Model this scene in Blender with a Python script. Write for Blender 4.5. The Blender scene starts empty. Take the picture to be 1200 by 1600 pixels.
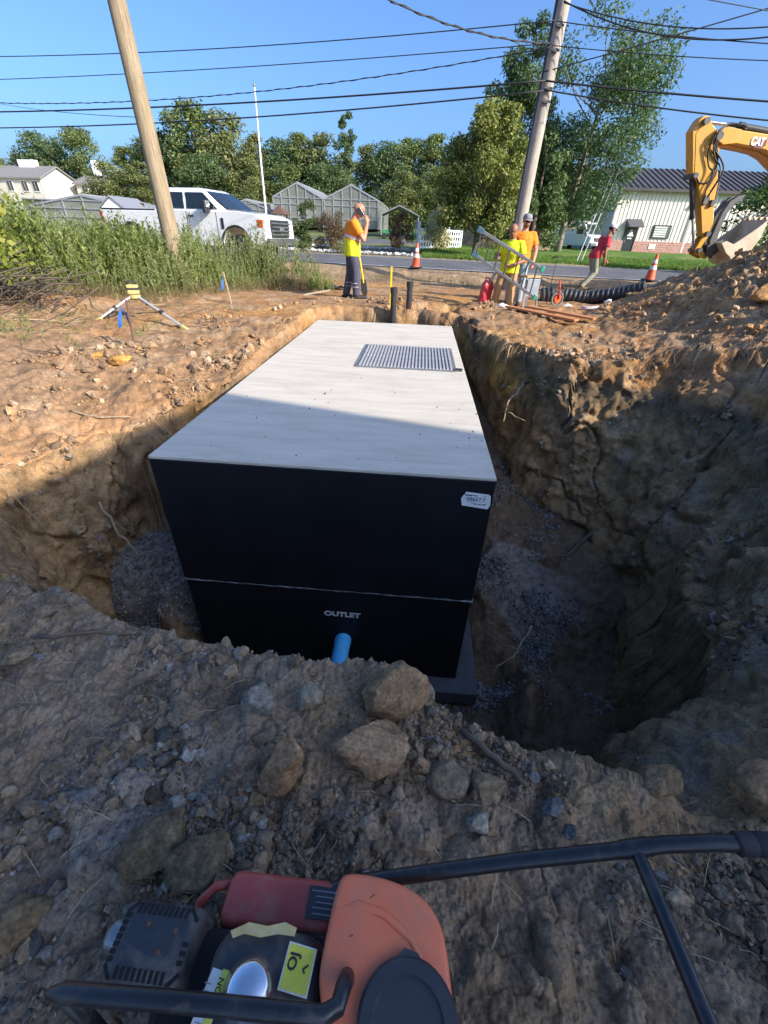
import bpy, bmesh, math, random
import numpy as np
from mathutils import Vector, Matrix, Euler
R = math.radians
SC = bpy.context.scene
COL = SC.collection

# ------------------------------------------------------------------ camera
CZ = 1.30
cam_d = bpy.data.cameras.new('camera')
cam_d.sensor_fit = 'VERTICAL'
cam_d.sensor_height = 24.0
cam_d.lens = 24.0 * 660.0 / 1600.0
cam_d.clip_start = 0.05
cam_d.clip_end = 2000.0
cam = bpy.data.objects.new('camera', cam_d)
COL.objects.link(cam)
_m = Matrix.Rotation(R(90 - 33.4), 4, 'X') @ Matrix.Rotation(R(2.17), 4, 'Z')
cam.matrix_world = Matrix.Translation((0, 0, CZ)) @ _m
SC.camera = cam

# ------------------------------------------------------------------ sky, sun, exposure
SUN_H = Vector((0.84, -0.54, 0)).normalized()      # horizontal direction towards the sun
SUN_EL = R(29)
world = bpy.data.worlds.new('World')
SC.world = world
world.use_nodes = True
wn = world.node_tree
wn.nodes.clear()
_o = wn.nodes.new('ShaderNodeOutputWorld')
_b = wn.nodes.new('ShaderNodeBackground')
_s = wn.nodes.new('ShaderNodeTexSky')
_s.sky_type = 'NISHITA'
_s.sun_disc = False
_s.sun_elevation = SUN_EL
_s.sun_rotation = math.atan2(SUN_H.x, SUN_H.y)
_s.altitude = 0.0
_s.air_density = 0.9
_s.dust_density = 3.6
_s.ozone_density = 9.0
_b.inputs['Strength'].default_value = 0.15
wn.links.new(_s.outputs[0], _b.inputs[0])
wn.links.new(_b.outputs[0], _o.inputs[0])

sun_d = bpy.data.lights.new('sun', 'SUN')
sun_d.energy = 4.0
sun_d.angle = R(0.53)
sun_d.color = (1.0, 0.90, 0.76)
sun = bpy.data.objects.new('sun', sun_d)
COL.objects.link(sun)
_dir = Vector((SUN_H.x * math.cos(SUN_EL), SUN_H.y * math.cos(SUN_EL), math.sin(SUN_EL)))
sun.rotation_euler = _dir.to_track_quat('Z', 'Y').to_euler()
sun.location = _dir * 60

vs = SC.view_settings
vs.view_transform = 'Standard'
vs.look = 'None'
vs.gamma = 1.0
vs.use_curve_mapping = False
vs.exposure = 1.0
SC.render.engine = 'CYCLES'
SC.cycles.max_bounces = 6
SC.cycles.transparent_max_bounces = 6
SC.cycles.use_denoising = True

# ------------------------------------------------------------------ materials
def _nt(name):
    m = bpy.data.materials.new(name)
    m.use_nodes = True
    nt = m.node_tree
    return m, nt, nt.nodes['Principled BSDF']

def nd(nt, kind, **kw):
    n = nt.nodes.new(kind)
    for k, v in kw.items():
        if k in n.inputs.keys():
            n.inputs[k].default_value = v
        else:
            setattr(n, k, v)
    return n

def rgba(c):
    return (c[0], c[1], c[2], 1.0)

def mixc(nt, fac, a, b, mode='MIX'):
    n = nt.nodes.new('ShaderNodeMix')
    n.data_type = 'RGBA'
    n.blend_type = mode
    for sock, v in ((n.inputs[0], fac), (n.inputs[6], a), (n.inputs[7], b)):
        if isinstance(v, bpy.types.NodeSocket):
            nt.links.new(v, sock)
        elif isinstance(v, (int, float)):
            sock.default_value = v
        else:
            sock.default_value = rgba(v)
    return n.outputs[2]

def ramp(nt, fac, stops):
    n = nt.nodes.new('ShaderNodeValToRGB')
    el = n.color_ramp.elements
    while len(el) < len(stops):
        el.new(0.5)
    for e, (p, c) in zip(el, stops):
        e.position = p
        e.color = rgba(c) if not isinstance(c, (int, float)) else (c, c, c, 1)
    nt.links.new(fac, n.inputs[0])
    return n.outputs[0]

def noise(nt, scale, detail=4, rough=0.6, coord=None, dist=0.0):
    n = nd(nt, 'ShaderNodeTexNoise', Scale=scale, Detail=detail, Roughness=rough, Distortion=dist)
    if coord is not None:
        nt.links.new(coord, n.inputs['Vector'])
    return n.outputs[0]

def ocoord(nt, which='Object'):
    return nt.nodes.new('ShaderNodeTexCoord').outputs[which]

MATS = {}
def pm(name, base, rough=0.6, metal=0.0, var=0.15, scale=6.0, bump=0.15, bscale=40.0, bdist=0.004,
       dirt=None, dirt_amt=0.0, dirt_scale=5.0, spec=0.5, coat=0.0, emis=None, alpha=None):
    """procedural material: base colour with mottling, optional dirt, fine bump"""
    if name in MATS:
        return MATS[name]
    m, nt, p = _nt(name)
    co = ocoord(nt)
    n1 = noise(nt, scale, 5, 0.6, co)
    lo = [max(0, c * (1 - var)) for c in base]
    hi = [min(1, c * (1 + var)) for c in base]
    c = ramp(nt, n1, [(0.3, lo), (0.7, hi)])
    if dirt is not None:
        n2 = noise(nt, dirt_scale, 8, 0.7, co, 0.6)
        f = ramp(nt, n2, [(0.62 - 0.35 * dirt_amt, 0.0), (0.80 - 0.25 * dirt_amt, min(1.0, 0.35 + dirt_amt))])
        c = mixc(nt, f, c, dirt)
        rr = nd(nt, 'ShaderNodeMapRange')
        nt.links.new(f, rr.inputs[0])
        rr.inputs[3].default_value = rough
        rr.inputs[4].default_value = min(1, rough + 0.35)
        nt.links.new(rr.outputs[0], p.inputs['Roughness'])
    else:
        p.inputs['Roughness'].default_value = rough
    nt.links.new(c, p.inputs['Base Color'])
    p.inputs['Metallic'].default_value = metal
    p.inputs['Specular IOR Level'].default_value = spec
    p.inputs['Coat Weight'].default_value = coat
    if bump > 0:
        b = nd(nt, 'ShaderNodeBump', Strength=bump, Distance=bdist)
        nt.links.new(noise(nt, bscale, 6, 0.65, co), b.inputs['Height'])
        nt.links.new(b.outputs[0], p.inputs['Normal'])
    MATS[name] = m
    return m

# ------------------------------------------------------------------ mesh builder
class MB:
    def __init__(self):
        self.v, self.f, self.mi = [], [], []
        self.cur = 0
    def add(self, vs_, fs_):
        o = len(self.v)
        self.v.extend([tuple(q) for q in vs_])
        for q in fs_:
            self.f.append(tuple(i + o for i in q))
            self.mi.append(self.cur)
        return self
    def box(self, c, s, rot=None, taper=1.0):
        x, y, z = s[0] / 2, s[1] / 2, s[2] / 2
        p = [(-x, -y, -z), (x, -y, -z), (x, y, -z), (-x, y, -z),
             (-x * taper, -y * taper, z), (x * taper, -y * taper, z), (x * taper, y * taper, z), (-x * taper, y * taper, z)]
        M = Euler(rot).to_matrix() if rot is not None else Matrix.Identity(3)
        p = [M @ Vector(q) + Vector(c) for q in p]
        return self.add(p, [(0, 3, 2, 1), (4, 5, 6, 7), (0, 1, 5, 4), (1, 2, 6, 5), (2, 3, 7, 6), (3, 0, 4, 7)])
    def bar(self, a, b, w, h, up=(0, 0, 1)):
        a, b = Vector(a), Vector(b)
        d = (b - a)
        L = d.length
        d.normalize()
        u = Vector(up)
        s = d.cross(u)
        if s.length < 1e-5:
            s = d.cross(Vector((1, 0, 0)))
        s.normalize()
        u = s.cross(d)
        p = []
        for q in (a, b):
            for i, j in ((-1, -1), (1, -1), (1, 1), (-1, 1)):
                p.append(q + s * (i * w / 2) + u * (j * h / 2))
        return self.add(p, [(0, 3, 2, 1), (4, 5, 6, 7), (0, 1, 5, 4), (1, 2, 6, 5), (2, 3, 7, 6), (3, 0, 4, 7)])
    def loft(self, rings, cap=True, closed=True):
        n = len(rings[0])
        o = len(self.v)
        vv = [q for r in rings for q in r]
        ff = []
        for i in range(len(rings) - 1):
            for j in range(n if closed else n - 1):
                k = (j + 1) % n
                ff.append((i * n + j, i * n + k, (i + 1) * n + k, (i + 1) * n + j))
        if cap:
            ff.append(tuple(range(n - 1, -1, -1)))
            ff.append(tuple((len(rings) - 1) * n + j for j in range(n)))
        return self.add(vv, ff)
    def tube(self, pts, rad, n=10, cap=True, flat=1.0, up=(0, 0, 1)):
        pts = [Vector(q) for q in pts]
        if isinstance(rad, (int, float)):
            rad = [rad] * len(pts)
        rings = []
        prev = None
        for i, q in enumerate(pts):
            if i == 0: d = pts[1] - pts[0]
            elif i == len(pts) - 1: d = pts[-1] - pts[-2]
            else: d = (pts[i + 1] - q).normalized() + (q - pts[i - 1]).normalized()
            if d.length < 1e-9: d = Vector((0, 0, 1))
            d.normalize()
            if prev is None:
                s = d.cross(Vector(up))
                if s.length < 1e-3: s = d.cross(Vector((1, 0, 0)))
            else:
                s = prev - d * prev.dot(d)
            s.normalize()
            prev = s
            u = s.cross(d)
            rings.append([q + s * (math.cos(2 * math.pi * k / n) * rad[i]) + u * (math.sin(2 * math.pi * k / n) * rad[i] * flat) for k in range(n)])
        return self.loft(rings, cap)
    def lathe(self, prof, c=(0, 0, 0), n=20, M=None, cap=True):
        rings = []
        for r, z in prof:
            ring = []
            for k in range(n):
                q = Vector((r * math.cos(2 * math.pi * k / n), r * math.sin(2 * math.pi * k / n), z))
                if M is not None: q = M @ q
                ring.append(q + Vector(c))
            rings.append(ring)
        return self.loft(rings, cap)
    def prism(self, poly, y0, y1, axis='y'):
        """extrude a 2D outline (a,b): axis y -> (a, y, b); axis x -> (x, a, b); axis z -> (a, b, z)"""
        def P(a, b, t):
            return (a, t, b) if axis == 'y' else ((t, a, b) if axis == 'x' else (a, b, t))
        n = len(poly)
        vv = [P(a, b, y0) for a, b in poly] + [P(a, b, y1) for a, b in poly]
        ff = [tuple(range(n)), tuple(range(2 * n - 1, n - 1, -1))]
        for i in range(n):
            k = (i + 1) % n
            ff.append((i, i + n, k + n, k))
        return self.add(vv, ff)
    def ball(self, c, r, nu=12, nv=8, M=None):
        rings = []
        r = (r, r, r) if isinstance(r, (int, float)) else r
        for i in range(nv + 1):
            t = -math.pi / 2 + math.pi * i / nv
            t = max(-1.5, min(1.5, t))
            ring = []
            for k in range(nu):
                q = Vector((r[0] * math.cos(t) * math.cos(2 * math.pi * k / nu), r[1] * math.cos(t) * math.sin(2 * math.pi * k / nu), r[2] * math.sin(t)))
                if M is not None: q = M @ q
                ring.append(q + Vector(c))
            rings.append(ring)
        return self.loft(rings, True)
    def quad(self, a, b, c, d):
        return self.add([a, b, c, d], [(0, 1, 2, 3)])
    def mesh(self, name):
        me = bpy.data.meshes.new(name)
        me.from_pydata([tuple(q) for q in self.v], [], self.f)
        if any(self.mi):
            me.polygons.foreach_set('material_index', self.mi)
        me.update()
        return me

def tag(o, label=None, cat=None, group=None, kind=None):
    if label: o['label'] = label
    if cat: o['category'] = cat
    if group: o['group'] = group
    if kind: o['kind'] = kind
    return o

def empty(name, loc=(0, 0, 0), rot=(0, 0, 0), label=None, cat=None, group=None):
    o = bpy.data.objects.new(name, None)
    o.empty_display_size = 0.1
    COL.objects.link(o)
    o.location = loc
    o.rotation_euler = rot
    return tag(o, label, cat, group)

def obj(name, mb, mat, parent=None, smooth=False, bevel=0.0, bseg=2, label=None, cat=None, group=None, kind=None,
        loc=None, rot=None, angle=40, fix=True):
    me = mb.mesh(name) if isinstance(mb, MB) else mb
    mats = mat if isinstance(mat, (list, tuple)) else [mat]
    if not me.materials:
        for q in mats: me.materials.append(q)
    if isinstance(mb, MB) and fix and len(me.polygons) < 60000:
        bm = bmesh.new(); bm.from_mesh(me)
        bmesh.ops.recalc_face_normals(bm, faces=bm.faces)
        bm.to_mesh(me); bm.free()
    if smooth:
        me.polygons.foreach_set('use_smooth', [True] * len(me.polygons))
        if smooth == 'auto':
            me.set_sharp_from_angle(angle=R(angle))
    o = bpy.data.objects.new(name, me)
    COL.objects.link(o)
    if parent is not None: o.parent = parent
    if loc is not None: o.location = loc
    if rot is not None: o.rotation_euler = rot
    if bevel > 0:
        b = o.modifiers.new('bevel', 'BEVEL')
        b.width = bevel; b.segments = bseg; b.limit_method = 'ANGLE'; b.angle_limit = R(35)
        b.harden_normals = False
    return tag(o, label, cat, group, kind)

def copy_tree(o, parent=None):
    c = o.copy()
    COL.objects.link(c)
    if parent is not None: c.parent = parent
    for ch in list(o.children):
        copy_tree(ch, c)
    return c

def np_mesh(name, V, F, cols=None, smooth=True, colname='soil'):
    """fast mesh from numpy: V (n,3), F (m,3|4)"""
    me = bpy.data.meshes.new(name)
    k = F.shape[1]
    me.vertices.add(len(V)); me.loops.add(F.size); me.polygons.add(len(F))
    me.vertices.foreach_set('co', np.ascontiguousarray(V, dtype=np.float32).ravel())
    me.polygons.foreach_set('loop_start', np.arange(0, F.size, k, dtype=np.int32))
    me.polygons.foreach_set('loop_total', np.full(len(F), k, dtype=np.int32))
    me.loops.foreach_set('vertex_index', np.ascontiguousarray(F, dtype=np.int32).ravel())
    me.polygons.foreach_set('use_smooth', np.full(len(F), bool(smooth)))
    if cols is not None:
        a = me.color_attributes.new(colname, 'FLOAT_COLOR', 'POINT')
        c4 = np.ones((len(V), 4), dtype=np.float32)
        c4[:, :3] = cols
        a.data.foreach_set('color', c4.ravel())
    me.update(calc_edges=True)
    me.validate()
    return me
# ------------------------------------------------------------------ terrain: noise
def _h(ix, iy, iz, s):
    n = (ix.astype(np.int64) * 374761393 + iy.astype(np.int64) * 668265263 + iz.astype(np.int64) * 1442695041 + s * 974634777) & 0xFFFFFFFF
    n = ((n ^ (n >> 13)) * 1274126177) & 0xFFFFFFFF
    n = ((n ^ (n >> 16)) * 2246822519) & 0xFFFFFFFF
    return ((n ^ (n >> 15)) & 0xFFFFFF).astype(np.float32) / 16777215.0

def vnoise(P, s=0):
    """value noise in [-1,1], P (n,2|3)"""
    I = np.floor(P); Fr = (P - I).astype(np.float32)
    Fr = Fr * Fr * Fr * (Fr * (Fr * 6 - 15) + 10)
    I = I.astype(np.int64)
    z3 = P.shape[1] == 3
    iz = I[:, 2] if z3 else np.zeros(len(P), np.int64)
    out = 0
    for dx in (0, 1):
        wx = Fr[:, 0] if dx else 1 - Fr[:, 0]
        for dy in (0, 1):
            wy = Fr[:, 1] if dy else 1 - Fr[:, 1]
            if z3:
                for dz in (0, 1):
                    wz = Fr[:, 2] if dz else 1 - Fr[:, 2]
                    out = out + wx * wy * wz * _h(I[:, 0] + dx, I[:, 1] + dy, iz + dz, s)
            else:
                out = out + wx * wy * _h(I[:, 0] + dx, I[:, 1] + dy, iz, s)
    return out * 2 - 1

def fbm(P, f, octs=4, gain=0.5, s=0):
    a, t, out = 1.0, 0.0, 0
    for o in range(octs):
        out = out + a * vnoise(P * f + 17.3 * o, s + o)
        t += a; a *= gain; f *= 2.03
    return out / t * 1.6

def worley(P, s=0):
    """F1 distance and cell hash, P (n,3)"""
    I = np.floor(P).astype(np.int64)
    Fr = (P - I).astype(np.float32)
    hx = [((I[:, 0] + d) * 374761393 + s * 974634777) & 0xFFFFFFFF for d in (-1, 0, 1)]
    hy = [((I[:, 1] + d) * 668265263) & 0xFFFFFFFF for d in (-1, 0, 1)]
    hz = [((I[:, 2] + d) * 1442695041) & 0xFFFFFFFF for d in (-1, 0, 1)]
    best = np.full(len(P), 9.0, np.float32); hid = np.zeros(len(P), np.float32)
    for dx in (-1, 0, 1):
        for dy in (-1, 0, 1):
            hxy = hx[dx + 1] + hy[dy + 1]
            for dz in (-1, 0, 1):
                n = ((hxy + hz[dz + 1]) & 0xFFFFFFFF).astype(np.uint32)
                n = (n ^ (n >> np.uint32(13))) * np.uint32(1274126177)
                n = (n ^ (n >> np.uint32(16))) * np.uint32(2246822519)
                n = n ^ (n >> np.uint32(15))
                a = (n & np.uint32(1023)).astype(np.float32) / 1023; b = ((n >> np.uint32(10)) & np.uint32(1023)).astype(np.float32) / 1023; c = ((n >> np.uint32(20)) & np.uint32(1023)).astype(np.float32) / 1023
                d = (dx + 0.15 + 0.7 * a - Fr[:, 0]) ** 2 + (dy + 0.15 + 0.7 * b - Fr[:, 1]) ** 2 + (dz + 0.15 + 0.7 * c - Fr[:, 2]) ** 2
                k = d < best
                best = np.where(k, d, best)
                hid = np.where(k, a, hid)
    return np.sqrt(best), hid

def sst(a, b, x):
    t = np.clip((x - a) / (b - a), 0, 1)
    return t * t * (3 - 2 * t)

# ------------------------------------------------------------------ terrain: shape
# rim of the excavation: x, y, ground height there, wall profile power
RIM = np.array([
    (-2.60, 1.98, -0.33, 1.0), (-2.05, 1.72, -0.32, 1.0), (-1.59, 1.52, -0.32, 1.0), (-1.24, 1.40, -0.33, 1.0), (-0.87, 1.27, -0.33, 1.0),
    (-0.50, 1.25, -0.33, 1.0), (-0.20, 1.22, -0.355, 1.0), (0.10, 1.15, -0.345, 1.0), (0.34, 0.97, -0.37, 1.0), (0.62, 0.84, -0.40, 1.0),
    (0.91, 0.77, -0.41, 1.3), (1.40, 0.72, -0.40, 1.8), (2.20, 0.85, -0.34, 2.4), (3.20, 1.35, -0.08, 2.6),
    (4.10, 2.30, 0.25, 2.4), (4.60, 3.40, 0.48, 2.0), (4.25, 4.60, 0.46, 1.5), (3.35, 5.20, 0.30, 1.15),
    (2.65, 5.45, 0.10, 1.0), (2.10, 5.75, 0.02, 1.0), (1.98, 6.30, 0.0, 1.0), (1.62, 6.75, 0.0, 1.0), (1.48, 7.90, 0.0, 1.0), (1.45, 8.70, 0.0, 1.0), (1.45, 9.25, -0.02, 1.0),
    (1.0, 9.30, 0.02, 1.0), (-0.2, 9.42, 0.02, 1.0), (-1.0, 9.35, 0.04, 1.0), (-1.48, 8.95, 0.03, 1.0), (-1.58, 7.6, 0.02, 1.0),
    (-1.66, 6.6, 0.0, 1.0), (-1.80, 5.7, -0.05, 1.0), (-1.82, 5.1, -0.10, 1.0), (-2.08, 4.55, -0.22, 1.0), (-2.20, 4.2, -0.30, 1.0), (-2.70, 3.95, -0.42, 1.0), (-3.08, 3.5, -0.45, 1.0), (-3.12, 3.0, -0.44, 1.0), (-2.95, 2.45, -0.40, 1.0)])
FLOOR = np.array([
    (-2.30, 2.45), (-1.4, 2.05), (-0.5, 1.8), (0.4, 1.62), (0.9, 1.4), (1.30, 1.22), (1.62, 1.36), (1.98, 1.75), (2.22, 2.2), (2.36, 2.7),
    (2.66, 3.3), (2.75, 3.9), (2.45, 4.6), (2.10, 5.2), (1.88, 5.7), (1.62, 6.4), (1.42, 7.0), (1.36, 7.9), (1.32, 8.70), (-1.25, 8.75), (-1.42, 7.6), (-1.50, 6.6),
    (-1.64, 5.7), (-1.70, 5.1), (-1.95, 4.5), (-2.20, 4.0), (-2.66, 3.7), (-2.76, 3.1), (-2.62, 2.7)])
TANK_C = [(-1.732, 2.747), (0.779, 2.598), (1.211, 8.471), (-1.306, 8.609)]

def inside(poly, x, y):
    c = np.zeros(x.shape, bool)
    n = len(poly)
    for i in range(n):
        x0, y0 = poly[i][0], poly[i][1]; x1, y1 = poly[(i + 1) % n][0], poly[(i + 1) % n][1]
        k = ((y0 > y) != (y1 > y)) & (x < (x1 - x0) * (y - y0) / (y1 - y0 + 1e-12) + x0)
        c ^= k
    return c

def pdist(poly, x, y):
    """distance to outline, plus interpolated extra columns"""
    n = len(poly)
    best = np.full(x.shape, 1e9); ne = poly.shape[1] - 2
    ex = [np.zeros(x.shape) for _ in range(ne)]; ws = np.zeros(x.shape)
    for i in range(n):
        a = poly[i]; b = poly[(i + 1) % n]
        dx, dy = b[0] - a[0], b[1] - a[1]
        t = np.clip(((x - a[0]) * dx + (y - a[1]) * dy) / (dx * dx + dy * dy), 0, 1)
        d = np.hypot(x - a[0] - t * dx, y - a[1] - t * dy)
        best = np.minimum(best, d)
        if ne:
            w = 1.0 / (d + 0.02) ** 5
            ws += w
            for j in range(ne):
                ex[j] += w * (a[2 + j] * (1 - t) + b[2 + j] * t)
    return best, [e / ws for e in ex] if ne else ex

def road_v(x, y):
    return (y - (18.05 - 0.27 * x)) * 0.9654

def base_h(x, y):
    v = road_v(x, y)
    z = -0.30 + 0.30 * sst(1.2, 5.2, y)
    z = z + 0.28 * sst(-1.7, -0.45, v)
    z = z + (0.033 - 0.027 * sst(2, 12, x)) * np.clip(v - 7.2, 0, 90) + 0.02 * np.clip(v - 97, 0, 400)
    # left shoulder with the weeds
    z = z + 0.30 * sst(-3.4, -6.5, x) * sst(1.5, 5.0, y) * (1 - sst(12, 16, y))
    # spoil heap on the right
    d = np.hypot((x - 8.9) / 1.0, (y - 8.0) / 1.05)
    z = z + 2.75 * np.power(np.clip(1 - d / 5.3, 0, 1), 1.25)
    d2 = np.hypot((x - 4.9) / 1.5, (y - 4.6) / 1.9)
    z = z + 0.25 * np.exp(-d2 * d2)
    # soil thrown up where the men stand
    d3 = np.hypot((x - 2.7) / 1.0, (y - 11.0) / 0.7)
    z = z - 0.13 * np.exp(-d3 * d3) + 0.10 * np.exp(-((x - 2.3) / 0.9) ** 2 - ((y - 9.3) / 0.5) ** 2) + 0.14 * np.exp(-((x - 2.0) / 0.35) ** 2 - ((y - 10.6) / 0.4) ** 2) + 0.10 * np.exp(-((x - 3.7) / 0.5) ** 2 - ((y - 10.3) / 0.4) ** 2)
    # pipe trench behind the tank
    tr = sst(0.0, 0.25, x + 0.12 * np.sin(y * 3)) * (1 - sst(1.35, 1.6, x - 0.10 * (y - 10))) * sst(8.6, 8.9, y) * (1 - sst(10.75, 11.0, y))
    z = z - 0.75 * tr
    return z

def floor_h(x, y):
    z = -2.62 + 0 * x
    z = z + 1.10 * sst(-1.3, -1.9, x) * sst(2.6, 3.3, y)               # gravel backfill, left of the tank
    z = z + 0.75 * sst(0.6, 1.3, x) * sst(2.9, 4.2, y) + 0.5 * sst(4.5, 6.5, y) * sst(0.6, 1.2, x)
    z = z + 0.50 * np.exp(-((x - 1.42) / 0.17) ** 2 - ((y - 2.35) / 0.55) ** 2)     # hump of clay by the slab
    z = z + 0.9 * sst(6, 8.5, y)
    return z

def terrain(x, y):
    """height and wall fraction: 0 outside, 1 wall, 2 floor"""
    z = base_h(x, y)
    zone = np.zeros(x.shape)
    near = (np.abs(x) < 8) & (y > -1.5) & (y < 13)
    idx = np.nonzero(near)
    xn, yn, zn = x[idx], y[idx], z[idx]
    dr, (rz, rp) = pdist(RIM, xn, yn)
    ins = inside(RIM, xn, yn)
    w = np.exp(-(dr / 0.75) ** 2)
    zo = zn * (1 - w) + rz * w
    # crumbled crest along the near edge
    zo = zo + 0
    df, _ = pdist(FLOOR, xn, yn)
    inf = inside(FLOOR, xn, yn)
    zf = floor_h(xn, yn)
    t = np.where(ins, df / (df + dr + 1e-6), 1.0)
    t = np.where(inf & ins, 0.0, t)
    g = 1 - np.power(np.clip(1 - t, 0, 1), rp)
    lip = sst(1.5, 2.2, rp)                                            # bulging block at the front right
    g = g * (1 - lip) + lip * (0.56 * sst(0, 0.06, t) + 0.44 * (1 - np.power(np.clip(1 - t, 0, 1), 1.4)))
    zr = np.where(ins, rz, zo)
    zz = zf + (zr - zf) * g
    zn = np.where(ins, np.where(inf, zf, zz), zo)
    z[idx] = zn
    zone[idx] = np.where(ins, np.where(inf, 2.0, 1.0 * (1 - t) ** 0.3), 0)
    return z, zone
# ------------------------------------------------------------------ terrain: mesh (finer close by, coarser far away)
def build_ground():
    OX, OY = 0.0, -0.7
    NA, NR = 720, 980
    fine = np.linspace(R(-66), R(66), NA)
    coarse = np.linspace(R(66), R(294), 72)[1:-1]
    ang = np.concatenate([fine, coarse])
    # dense radial samples
    rd = np.concatenate([np.linspace(0.05, 14, 2800), np.geomspace(14.01, 900, 500)])
    sub = np.arange(0, len(ang), 6)
    A = ang[sub][:, None]
    X = OX + np.sin(A) * rd[None]; Y = OY + np.cos(A) * rd[None]
    Z, _ = terrain(X.ravel(), Y.ravel()); Z = Z.reshape(X.shape)
    dx, dy, dz = X, Y, Z - CZ
    D = np.sqrt(dx * dx + dy * dy + dz * dz)
    ux, uy, uz = dx / D, dy / D, dz / D
    da = np.sqrt(np.diff(ux) ** 2 + np.diff(uy) ** 2 + np.diff(uz) ** 2)
    ds = np.sqrt(np.diff(X) ** 2 + np.diff(Y) ** 2 + np.diff(Z) ** 2) / np.maximum(D[:, 1:], 0.8)
    met = da + 0.10 * np.minimum(ds, 0.5) + 1e-5
    met[:, rd[1:] < 0.55] *= 0.15
    met[:, (rd[1:] > 0.75) & (rd[1:] < 2.2)] *= 1.35
    met[:, (rd[1:] > 9.8) & (rd[1:] < 17)] *= 2.6
    met[:, rd[1:] > 40] *= 0.3
    K = np.ones(5) / 5
    C = np.cumsum(met, axis=1)
    C = np.concatenate([np.zeros((len(sub), 1)), C], 1)
    C /= C[:, -1:]
    Cs = np.empty_like(C)
    pad = np.concatenate([C[-3:], C, C[:3]], 0)
    for i in range(len(C)):
        Cs[i] = pad[i + 1:i + 6].mean(0)
    u = np.linspace(0, 1, NR)
    RR = np.array([np.interp(u, Cs[i], rd) for i in range(len(C))])
    # interpolate rows back to every column
    pos = np.arange(len(ang)) / 6.0
    i0 = np.minimum(pos.astype(int), len(C) - 1); i1 = np.minimum(i0 + 1, len(C) - 1); fr = (pos - i0)[:, None]
    RA = RR[i0] * (1 - fr) + RR[i1] * fr
    X = OX + np.sin(ang)[:, None] * RA; Y = OY + np.cos(ang)[:, None] * RA
    sh = X.shape
    x, y = X.ravel(), Y.ravel()
    # wander the outline so that no edge is straight
    P2 = np.stack([x, y], 1)
    near = np.hypot(x, y - 3) < 16
    wob = np.zeros((len(x), 2))
    wob[near, 0] = 0.16 * fbm(P2[near], 1.5, 3, 0.45, s=3) ; wob[near, 1] = 0.16 * fbm(P2[near], 1.5, 3, 0.45, s=9)
    damp = sst(0.25, 0.7, np.abs(y - 1.2) + np.abs(x) * 0.1)
    z, zone = terrain(x + wob[:, 0] * damp, y + wob[:, 1] * damp)
    P = np.stack([x, y, z], 1)
    G = P.reshape(sh[0], sh[1], 3)
    du = np.roll(G, -1, 0) - np.roll(G, 1, 0)
    dv = np.empty_like(G); dv[:, 1:-1] = G[:, 2:] - G[:, :-2]; dv[:, 0] = G[:, 1] - G[:, 0]; dv[:, -1] = G[:, -1] - G[:, -2]
    N = np.cross(dv, du).reshape(-1, 3)
    N /= np.linalg.norm(N, axis=1, keepdims=True) + 1e-9
    N[N[:, 2] < 0] *= -1
    NG = N.reshape(sh[0], sh[1], 3)
    for _ in range(6):                                                  # soften the directions the lumps push in
        NG = (NG + np.roll(NG, 1, 0) + np.roll(NG, -1, 0)) / 3
        NB = NG.copy(); NB[:, 1:-1] = (NG[:, 2:] + NG[:, :-2] + NG[:, 1:-1]) / 3; NG = NB
    N = NG.reshape(-1, 3); N /= np.linalg.norm(N, axis=1, keepdims=True) + 1e-9
    v = road_v(x, y)
    dist = np.hypot(x, y)
    soilm = (1 - sst(-2.2, -0.8, v)) * (1 - sst(14, 20, dist))          # where bare soil lies
    heap = sst(4.6, 3.4, np.hypot(x - 8.9, y - 8.0))
    wall = np.clip(zone, 0, 1) * (zone < 1.5)
    foreg = sst(2.6, 1.6, y) * (zone == 0)
    disp = np.zeros(len(x))
    k = soilm > 0.01
    Pk = P[k].astype(np.float32)
    d = (0.035 + 0.12 * wall[k] + 0.07 * heap[k]) * fbm(Pk, 1.3, 3, s=21)
    bank = sst(0, 0.6, 1 - np.abs(Pk[:, 1] - 6.5) / 5.5)
    d += (0.020 + 0.040 * wall[k] + 0.05 * heap[k] + 0.02 * bank) * fbm(Pk, 5.0, 4, 0.6, s=31)
    rid = 1 - np.abs(fbm(Pk * np.array([1, 1, 0.35], np.float32), 3.2, 3, s=41))
    d += 0.06 * wall[k] * (rid - 0.6)
    # cracks that split the walls and banks into blocks
    Qc = Pk + 0.18 * np.stack([fbm(Pk, 2.1, 2, s=141), fbm(Pk, 2.1, 2, s=142), fbm(Pk, 2.1, 2, s=143)], 1)
    cr = np.abs(fbm(Qc * np.array([1, 1, 0.45], np.float32), 1.5, 2, s=145))
    d -= 0.11 * np.exp(-(cr / 0.035) ** 2) * np.clip(wall[k] + 0.25 * bank * (1 - foreg[k]), 0, 1)
    cr2 = np.abs(fbm(Qc, 4.2, 2, s=155))
    d -= 0.035 * np.exp(-(cr2 / 0.05) ** 2) * np.clip(wall[k] + 0.4 * bank * (1 - foreg[k]), 0, 1)
    # tooth marks of the bucket down the left wall
    lw = wall[k] * sst(-1.9, -2.3, Pk[:, 0]) * sst(4.4, 3.6, Pk[:, 1])
    d -= 0.075 * lw * np.power(np.abs(np.sin(Pk[:, 1] * 8.5 + Pk[:, 2] * 1.5 + 0.5)), 6)
    # clods: rounded lumps at four sizes, gathered in drifts
    kk = (np.hypot(Pk[:, 0], Pk[:, 1] - 3) < 8.5)
    kk |= heap[k] > 0.1
    Pc = Pk[kk]
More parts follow.
